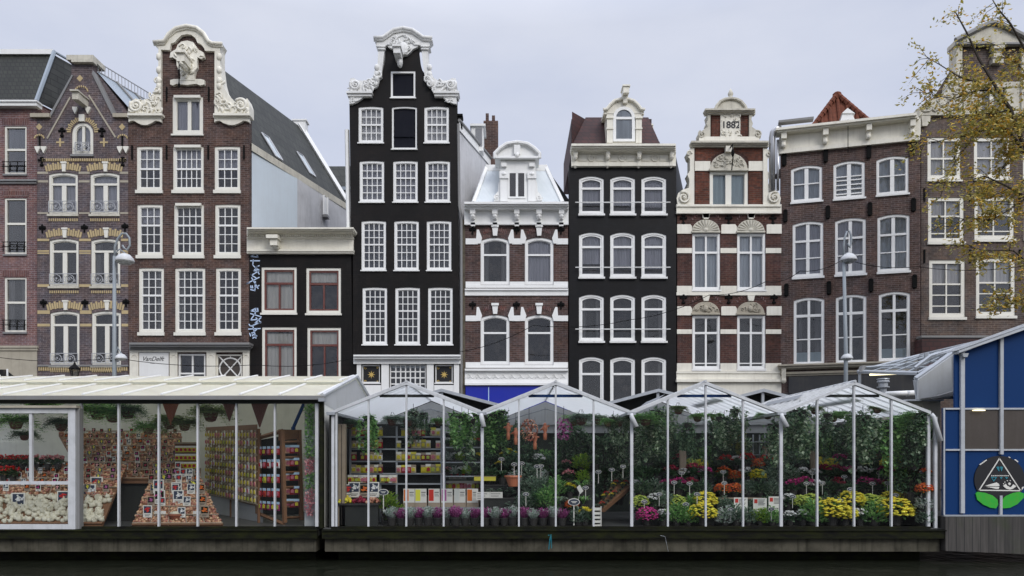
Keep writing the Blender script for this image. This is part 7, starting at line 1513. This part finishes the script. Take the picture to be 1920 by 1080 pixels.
T = Thing('white_crate', tuple(P(1120, 985, 16.3)), 'narrow white slatted crate at the aisle corner of the second greenhouse', 'crate'); p = P(1119, 988, 16.3); mb = MB()
for j in range(5): mb.box(p.x-.09, p.x+.09, 16.3, 16.5, p.z+.09*j, p.z+.09*j+.05)
T.part('slats', mb, 'paper'); T.part('corner', MB().box(p.x-.1, p.x-.08, 16.28, 16.3, p.z-.0, p.z+.45).box(p.x+.08, p.x+.1, 16.28, 16.3, p.z, p.z+.45), 'paper')
# hanging ornaments
for n, (px, py) in enumerate([(953, 797), (967, 806), (1022, 797), (1003, 815)]):
    p = P(px, py, 16.9); T = Thing('ceramic_figure', tuple(p), 'salmon ceramic hanging ornament, %s from the left in the second greenhouse' % ['first', 'second', 'fourth', 'third'][n], 'ornament', 'hanging ceramic ornaments')
    T.part('figure', MB().lathe([(.01, -.34), (.04, -.33), (.045, -.2), (.03, -.17), (.055, -.1), (.06, -.04), (.03, 0), (.04, .03), (.01, .05)], tuple(p), 10).tube([p+Vector((-.11, 0, -.06-.03*n)), p+Vector((0, 0, -.04)), p+Vector((.1, 0, -.02-.04*(n % 2)))], [.015, .03, .015], 6), 'orange', smooth=True); T.part('string', MB().tube([p+Vector((0, 0, .05)), p+Vector((0, 0, .4))], .003, 4), 'iron')
for n, (px, py, c, nm) in enumerate([(992, 805, 'bloom_salmon', 'large hanging bunch of overlapping brown pine cone scales'), (1057, 803, 'bloom_purple', 'dark purple hanging woven cone basket')]):
    p = P(px, py, 16.8); T = Thing('cone_bunch', tuple(p), nm+' in the second greenhouse', 'ornament'); mb = MB()
    for j in range(150):
        t = rd.random(); a_ = rd.uniform(0, 6.28); r_ = .16*math.sin(math.pi*(.12+.8*t)); c_ = p+Vector((r_*math.cos(a_), r_*math.sin(a_), .24-.48*t)); lf(mb, c_, Vector((math.cos(a_), math.sin(a_), -.9)).normalized(), .07, .4)
    T.part('scales', mb, c); T.part('hanger', MB().tube([p+Vector((0, 0, .2)), p+Vector((0, 0, .5))], .005, 4), 'iron')
# ---- left stall contents
M['bulbbrown'] = leafmat('brown bulbs', [(.42, .20, .12), (.52, .30, .17), (.30, .13, .09), (.60, .40, .24), (.40, .16, .12)], .5, .02)
M['bulbwhite'] = paint('white bulb skin', (.62, .59, .47), .5, .35, (.3, .24, .12), 12)
def slab(name, A, lab, m='wood', cat='display table'):
    """tilted bin table: A = four corners (front left, front right, back right, back left)"""
    T = Thing(name, tuple(A[0]), lab, cat); dn = Vector((0, 0, .08)); T.part('bed', MB().add(A+[p-dn for p in A], [(0,1,2,3), (0,4,5,1), (1,5,6,2), (3,7,4,0), (4,7,6,5)]), m)
    T.part('front_board', MB().tube([A[0]+Vector((0, 0, .02)), A[1]+Vector((0, 0, .02))], .035, 4), m); T.part('support', MB().box(A[0].x+.05, A[1].x-.05, A[0].y+.1, A[0].y+.15, DECK, A[0].z-.05), 'dark'); return T
V = Vector
TA = [P(-35, 983, 16.2), P(192, 983, 16.2), P(238, 872, 17.4), P(-20, 868, 17.4)]
slab('bulb_table', TA, 'sloping timber bin table heaped with white bulbs behind the left window')
bil = lambda A, a_, b_: A[0].lerp(A[1], a_).lerp(A[3].lerp(A[2], a_), b_)
b0 = MB(); b0.lathe([(.012, -.01), (.042, .0), (.055, .028), (.045, .055), (.018, .075), (.009, .1), (.004, .112)], (0, 0, 0), 9)
wb = b0.build('white_bulb', 'bulbwhite', None, True); first = True
for j in range(295):
    a_, b_ = rd.uniform(.02, .98), rd.uniform(.02, .42)+(.0); p = bil(TA, a_, b_*1.0)+V((0, 0, rd.uniform(0, .05)))
    o = wb if first else wb.copy()
    if not first: sc.collection.objects.link(o)
    first = False; o.location = p; o.rotation_euler = (rd.uniform(-1, 1), rd.uniform(-1, 1), rd.uniform(0, 6)); s_ = rd.uniform(.95, 1.35); o.scale = (s_, s_, s_)
    tag(o, 'fist sized white bulb lying in the open heap at the lower left of the stall', 'bulb', 'white bulbs in the heap')
heap('bulb_heap', lambda a_, b_: tuple(bil(TA, a_, .44+.55*b_)), 1500, None, .03, 'bins of small reddish brown bulbs at the back of the left table', 'bulbs', 'stuff', 'bulbbrown')
TB = [P(248, 985, 16.2), P(418, 985, 16.2), P(375, 895, 17.6), P(283, 895, 17.6)]
slab('bulb_table', TB, 'low sloping bin table of brown bulbs in the middle of the left stall')
heap('bulb_heap', lambda a_, b_: tuple(bil(TB, a_, b_)), 1700, None, .028, 'brown bulbs filling the low middle table of the left stall', 'bulbs', 'stuff', 'bulbbrown')
TC = [P(160, 900, 17.5), P(345, 900, 17.5), P(340, 812, 18.7), P(110, 812, 18.7)]
slab('bulb_table', TC, 'rear sloping bins of brown bulbs rising to the back of the left stall')
heap('bulb_heap', lambda a_, b_: tuple(bil(TC, a_, b_)), 1500, None, .03, 'brown bulbs filling the rear bins of the left stall', 'bulbs', 'stuff', 'bulbbrown')
# dividers
for nm, A, na, nb, lab in (('bin_divider', TB, 5, 6, 'middle table'), ('bin_divider', TC, 7, 6, 'rear bins'), ('bin_divider', TA, 6, 7, 'left table')):
    T = Thing(nm, tuple(A[0]+V((0, 0, .04))), 'thin timber grid dividing the bulbs on the %s of the left stall' % lab, 'divider'); mb = MB()
    for j in range(1, na): lo = .45 if A is TA else 0; mb.tube([bil(A, j/na, lo)+V((0, 0, .04)), bil(A, j/na, 1)+V((0, 0, .04))], .012, 4)
    for j in range(nb+1):
        if A is TA and j/nb < .42: continue
        mb.tube([bil(A, 0, j/nb)+V((0, 0, .05)), bil(A, 1, j/nb)+V((0, 0, .05))], .014, 4)
    T.part('slats', mb, 'palewood')
cc = ['red', 'magenta', 'yellow', 'white', 'pink', 'purple', 'orange', 'crimson']
def cards(A, L, where, s0=1.0, dy=.04):
    for r_, (b_, n, off) in enumerate(L):
        for j in range(n):
            a_ = (j+.5+off+rd.uniform(-.25, .25))/n; 
            if a_ > .98: continue
            c = cc[(j*3+r_*5) % 8]; p = bil(A, a_, b_)+V((0, -.02, dy)); put('card:'+c, tuple(p), rd.uniform(-.15, .15), s0*rd.uniform(.8, 1.05)*(1-.25*b_), 'small %s flower card, %s from left, %s row of %s' % (c, ORD[j], ORD[r_], where), 'card', 'picture cards among the bulbs')
cards(TB, [(.12, 3, .1), (.35, 4, -.1), (.6, 5, .1), (.85, 6, 0), (.98, 7, 0)], 'middle bulb table', 1.0)
cards(TC, [(.05, 9, 0), (.18, 10, 0), (.31, 10, .2), (.44, 11, 0), (.57, 11, -.1), (.7, 12, 0), (.83, 12, .1), (.96, 13, 0)], 'rear bulb bins', .66)
cards(TA, [(.5, 8, 0), (.6, 9, .2), (.7, 10, 0), (.8, 11, -.1), (.9, 11, .1), (.99, 12, 0)], 'left bulb table', .75)
for n, (px, py, c) in enumerate([(34, 945, 'white'), (118, 937, 'red'), (167, 928, 'white'), (181, 912, 'red'), (191, 903, 'magenta'), (25, 925, 'pink'), (97, 925, 'white')]):
    Y = [16.5, 16.6, 16.8, 17.0, 17.2, 16.9, 17.0][n]; put('card:'+c, tuple(P(px, py+12, Y)), 0, [1.5, 1.3, 1.5, 1.4, 1.2, 1, 1.1][n], 'large %s flower card in white bulbs, %s' % (c, ['by the left window edge', 'behind the window at right', 'leftmost right of the window frame', 'middle one right of the window frame', 'rear one right of the window frame', 'small one behind the left card', 'small one at the window middle'][n]), 'card', 'large cards in the white bulbs')
# red amaryllis row
for n, px in enumerate([0, 14, 28, 42, 56, 8, 24, 72, 90, 108]):
    k = 'bloom:red' if n < 7 else 'bloom:pink'; y = 17.2 if n not in (5, 6) else 16.9; put(k, tuple(P(px, 872 if n not in (5, 6) else 893, y)+V((0, 0, -.1))), n, 1.0, '%s, %s in cluster behind upper left window pane' % (['large red amaryllis bloom', 'pale pink amaryllis bloom'][n > 6], ORD[n if n < 7 else n-7]), 'potted flower', 'red and pink amaryllis')
# basket pots on the middle table
T = Thing('white_bowl', tuple(P(332, 962, 16.5)), 'terracotta bowl filled with white bulbs at the front of the middle table', 'bowl'); c = P(332, 975, 16.45); T.part('bowl', MB().lathe([(.11, 0), (.17, .1), (.18, .1), (.18, .14), (.14, .14)], tuple(c), 16), 'terra'); T.part('filling', MB().blob((c[0], c[1], c[2]+.15), (.155, .155, .05), 0, 12, 6), 'bulbwhite', smooth=True)
for n, px in enumerate((300, 373)): 
    p = P(px, 965, 16.45); T = Thing('price_card', tuple(p), ['left', 'right'][n]+' blank pale green price card in the bulbs of the middle table', 'card', 'pale price cards'); T.part('card', MB().box(p.x-.13, p.x+.13, 16.45, 16.455, p.z-.08, p.z+.08), 'paper'); T.part('stick', MB().tube([(p.x, 16.46, p.z-.08), (p.x, 16.46, p.z-.2)], .006, 4), 'paper')
n = 0
for j, (px, py, Y) in enumerate([(327, 900, 17.9), (328, 915, 17.5), (331, 930, 17.1), (334, 945, 16.8), (355, 905, 17.7), (362, 925, 17.2), (297, 925, 17.0), (299, 945, 16.7)]): put('card:'+['purple', 'white', 'white', 'white', 'magenta', 'yellow', 'red', 'magenta'][j], tuple(P(px, py, Y)), 0, 1.2, 'tall card with %s picture, %s of the cluster on the middle table' % (['purple', 'white', 'white', 'white', 'magenta', 'yellow', 'red', 'magenta'][j], ORD[j]), 'card', 'tall cards on the middle table')
# yellow packet panel
T = Thing('packet_board', tuple(P(350, 890, 17.9)), 'board of small yellow packets behind the middle table of the left stall', 'board'); T.part('board', MB().box(WX(328, 17.9), WX(370, 17.9), 17.9, 17.95, WZ(905, 17.9), WZ(830, 17.9)), 'wood'); T.part('frame', MB().box(WX(327, 17.9), WX(371, 17.9), 17.86, 17.9, WZ(832, 17.9), WZ(829, 17.9)), 'palewood')
for r_ in range(4):
    for j in range(5): put('packet:yellow:paper', (WX(333+8*j, 17.85), 17.83, WZ(848+15*r_, 17.85)), 0, .85, 'yellow seed packet, %s from the left in the %s row of the yellow board' % (ORD[j], ORD[r_]), 'seed packet', 'yellow packets on the board')
# long angled rack
A0, A1 = P(485, 0, 17.2), P(388, 0, 20.4); zt0, zt1 = WZ(812, 17.2), WZ(815, 20.4); dirv = (A1-A0); dirv.z = 0; Lr = dirv.length; dirv.normalize(); ang = math.atan2(dirv.y, dirv.x)
T = Thing('long_rack', (A0.x, A0.y, DECK), 'long angled shelf rack of seed packets running back through the left stall', 'rack')
nrm = V((dirv.y, -dirv.x, 0)); nrm = -nrm if nrm.x > 0 else nrm
off = -nrm*.12
def rk(t, z, o_=0): q_ = A0+dirv*(Lr*t)+nrm*o_; return V((q_.x, q_.y, z))
T.part('back_panel', MB().add([rk(0, DECK+.35, -.06), rk(1, DECK+.5, -.06), rk(1, zt1, -.06), rk(0, zt0, -.06)], [(0,1,2,3)]), 'wood')
T.part('base', MB().add([rk(0, DECK, -.1), rk(1, DECK, -.1), rk(1, DECK+.5, -.1), rk(0, DECK+.35, -.1)], [(0,1,2,3)]), 'greywall')
zs = [DECK+.42+(zt0-DECK-.55)*j/8 for j in range(9)]
for j, z in enumerate(zs): T.part('shelf', MB().tube([rk(0, z, .02), rk(1, z+(.1-.012*j), .02)], .022, 4), 'palewood')
T.part('end_post', MB().tube([rk(0, DECK, .0), rk(0, zt0+.1, .0)], .035, 4).tube([rk(.5, DECK, .0), rk(.5, zt0+.05, .0)], .025, 4), 'wood')
T.part('top_board', MB().add([rk(0, zt0, .03), rk(1, zt1, .03), rk(1, zt1+.2, .03), rk(0, zt0+.2, .03)], [(0,1,2,3)]), 'wood')
for r_, z in enumerate(zs):
    for j in range(18):
        t = (j+.4)/18; c = ['tan', 'olive', 'tan', 'white', 'salmon', 'tan'][(j//2+r_*2) % 6]; p = rk(t, z+.02+.1*t, .05)
        put('packet:%s:%s' % (c, 'palewood' if (j+r_) % 3 else 'paper'), tuple(p), ang+math.pi, 1.0, '%s seed packet, %s from near end, %s shelf up, long angled rack' % (c, ORD[j], ORD[r_]), 'seed packet', 'seed packets on the long rack')
# wooden stepladder rack with bright packets
T = Thing('wooden_rack', tuple(P(540, 985, 16.6)), 'reddish wooden rack of blue and red packets with open shelves at its side', 'rack'); Yr = 16.7; q = lambda x, y, Y=Yr: P(x, y, Y)
for pts_ in ([q(480, 820, 17.4), q(483, 963, 17.4)], [q(529, 806), q(534, 980)], [q(561, 806, 17.2), q(565, 975, 17.2)]): T.part('upright', MB().tube(pts_, .055, 4), 'wood')
T.part('front_rail', MB().tube([q(478, 823, 17.4), q(530, 808)], .05, 4), 'wood'); T.part('front_rail', MB().tube([q(483, 962, 17.4), q(533, 983)], .045, 4), 'wood'); T.part('top_board', MB().add([q(522, 805), q(562, 806, 17.2), q(562, 822, 17.2), q(522, 826)], [(0,1,2,3)]), 'wood')
for y0 in (829, 858, 886, 914, 942, 971): T.part('rung', MB().tube([q(533, y0), q(563, y0-1, 17.2)], .03, 4), 'wood')
T.part('back_panel', MB().add([q(485, 825, 17.6), q(563, 812, 17.6), q(563, 965, 17.6), q(485, 965, 17.6)], [(0,1,2,3)]), 'dark')
A_, B_ = q(487, 0, 17.3), q(529, 0, Yr+.02)
for r_, py in enumerate((847, 871, 898, 924, 948)):
    for j in range(5):
        t = (j+.3)/5; p = A_.lerp(B_, t); z = WZ(py+5-(t*1), p.y)-.0+(-.0); c = [['red', 'crimson'], ['white', 'red'], ['red', 'yellow'], ['red', 'orange'], ['magenta', 'crimson']][r_][j % 2]
        put('packet:%s:packhead' % c, (p.x, p.y-.06, z-.02-.012*t*r_), math.atan2(B_.y-A_.y, B_.x-A_.x), 1.1, '%s packet with pale blue header, %s from left, %s shelf of wooden rack' % (c, ORD[j], ORD[r_]), 'seed packet', 'bright packets on the wooden rack')
    for j in range(3):
        p = q(540+j*8, py-2, 17.0); c = ['salmon', 'red', 'crimson'][j]; put('packet:%s:packhead' % c, tuple(p+V((0, 0, -.06))), .3, 1.05, '%s packet, %s from left on the %s side shelf of the wooden rack' % (c, ORD[j], ORD[r_]), 'seed packet', 'packets on the side shelves')
# hanging in the left stall
for n, (px, py, s, key) in enumerate([(30, 785, 1.0, 'fern:mid'), (80, 758, .9, 'fern:mid'), (115, 790, .9, 'fern:dark'), (183, 765, 1.1, 'fern:mid'), (212, 770, 1.1, 'fern:mid'), (240, 765, 1.0, 'fern:dark'), (278, 798, .85, 'fern:mid'), (318, 785, 1.0, 'fern:lime2'), (346, 790, .9, 'fern:lime2'), (395, 768, 1.15, 'fern:lime2'), (46, 812, .7, 'fern:dark')]):
    Y = 16.3+.05*n; s *= 1.2; put(key, (WX(px, Y), Y, WZ(py, Y)+.42*s), n, s, '%s fern in a hanging bowl, %s from the left in the cream roofed stall' % ({'fern:mid': 'green', 'fern:dark': 'dark green', 'fern:lime2': 'pale green'}[key], ['first', 'third', 'fourth', 'fifth', 'sixth', 'seventh', 'eighth', 'ninth', 'tenth', 'eleventh', 'second'][n]), 'hanging plant', 'ferns hanging in the left stall')
for n, (px, py, s, m) in enumerate([(320, 755, 1.0, 'terra'), (487, 755, 1.1, 'terradark'), (430, 756, .8, 'terradark')]):
    Y = 16.4; p = P(px, py, Y); s *= .19; T = Thing('cone_pot', tuple(p), ['reddish terracotta cone pot hanging above the middle table', 'large dark cone pot hanging above the wooden rack', 'smaller dark cone pot hanging left of the wooden rack'][n], 'pot', 'hanging cone pots')
    T.part('cone', MB().lathe([(.01, -s*2.6), (s*.9, 0), (s*.9, .0)], tuple(p), 16), m); T.part('rim', MB().lathe([(s*.88, -.03), (s*1.0, -.02), (s*1.0, .04), (s*.88, .04), (s*.8, -.02)], tuple(p), 16), m); T.part('hanger', MB().tube([p+V((0, 0, .03)), p+V((0, 0, .2))], .004, 4), 'iron')
T = Thing('ivy_column', tuple(P(580, 980, 16.3)), 'green and pink printed strip of leaves and bulbs at the right end of the left stall', 'plant'); 
mb = MB(); mp = MB()
for j in range(700):
    py = rd.uniform(755, 965); px = rd.uniform(572, 589); (mp if (855 < py < 885 or py > 915) else mb).v; lf(mp if (858 < py < 888 or py > 918) else mb, P(px, py, 16.2+rd.uniform(0, .1)), rdir(-1), .07, .32)
T.part('foliage', mb, 'leaf_mid'); T.part('bulbs', mp, 'bloom_pink'); T.part('support', MB().box(WX(571, 16.35), WX(590, 16.35), 16.35, 16.38, DECK, WZ(752, 16.35)), 'greywall')
T = Thing('blue_brace', tuple(P(565, 780, 16.8)), 'dark blue diagonal brace above the wooden rack', 'brace'); T.part('bar', MB().tube([P(550, 802, 16.8), P(571, 754, 16.8)], .04, 6), 'blue'); T.part('foot_plate', MB().box(WX(547, 16.8), WX(553, 16.8), 16.75, 16.85, WZ(806, 16.8), WZ(801, 16.8)), 'blue')
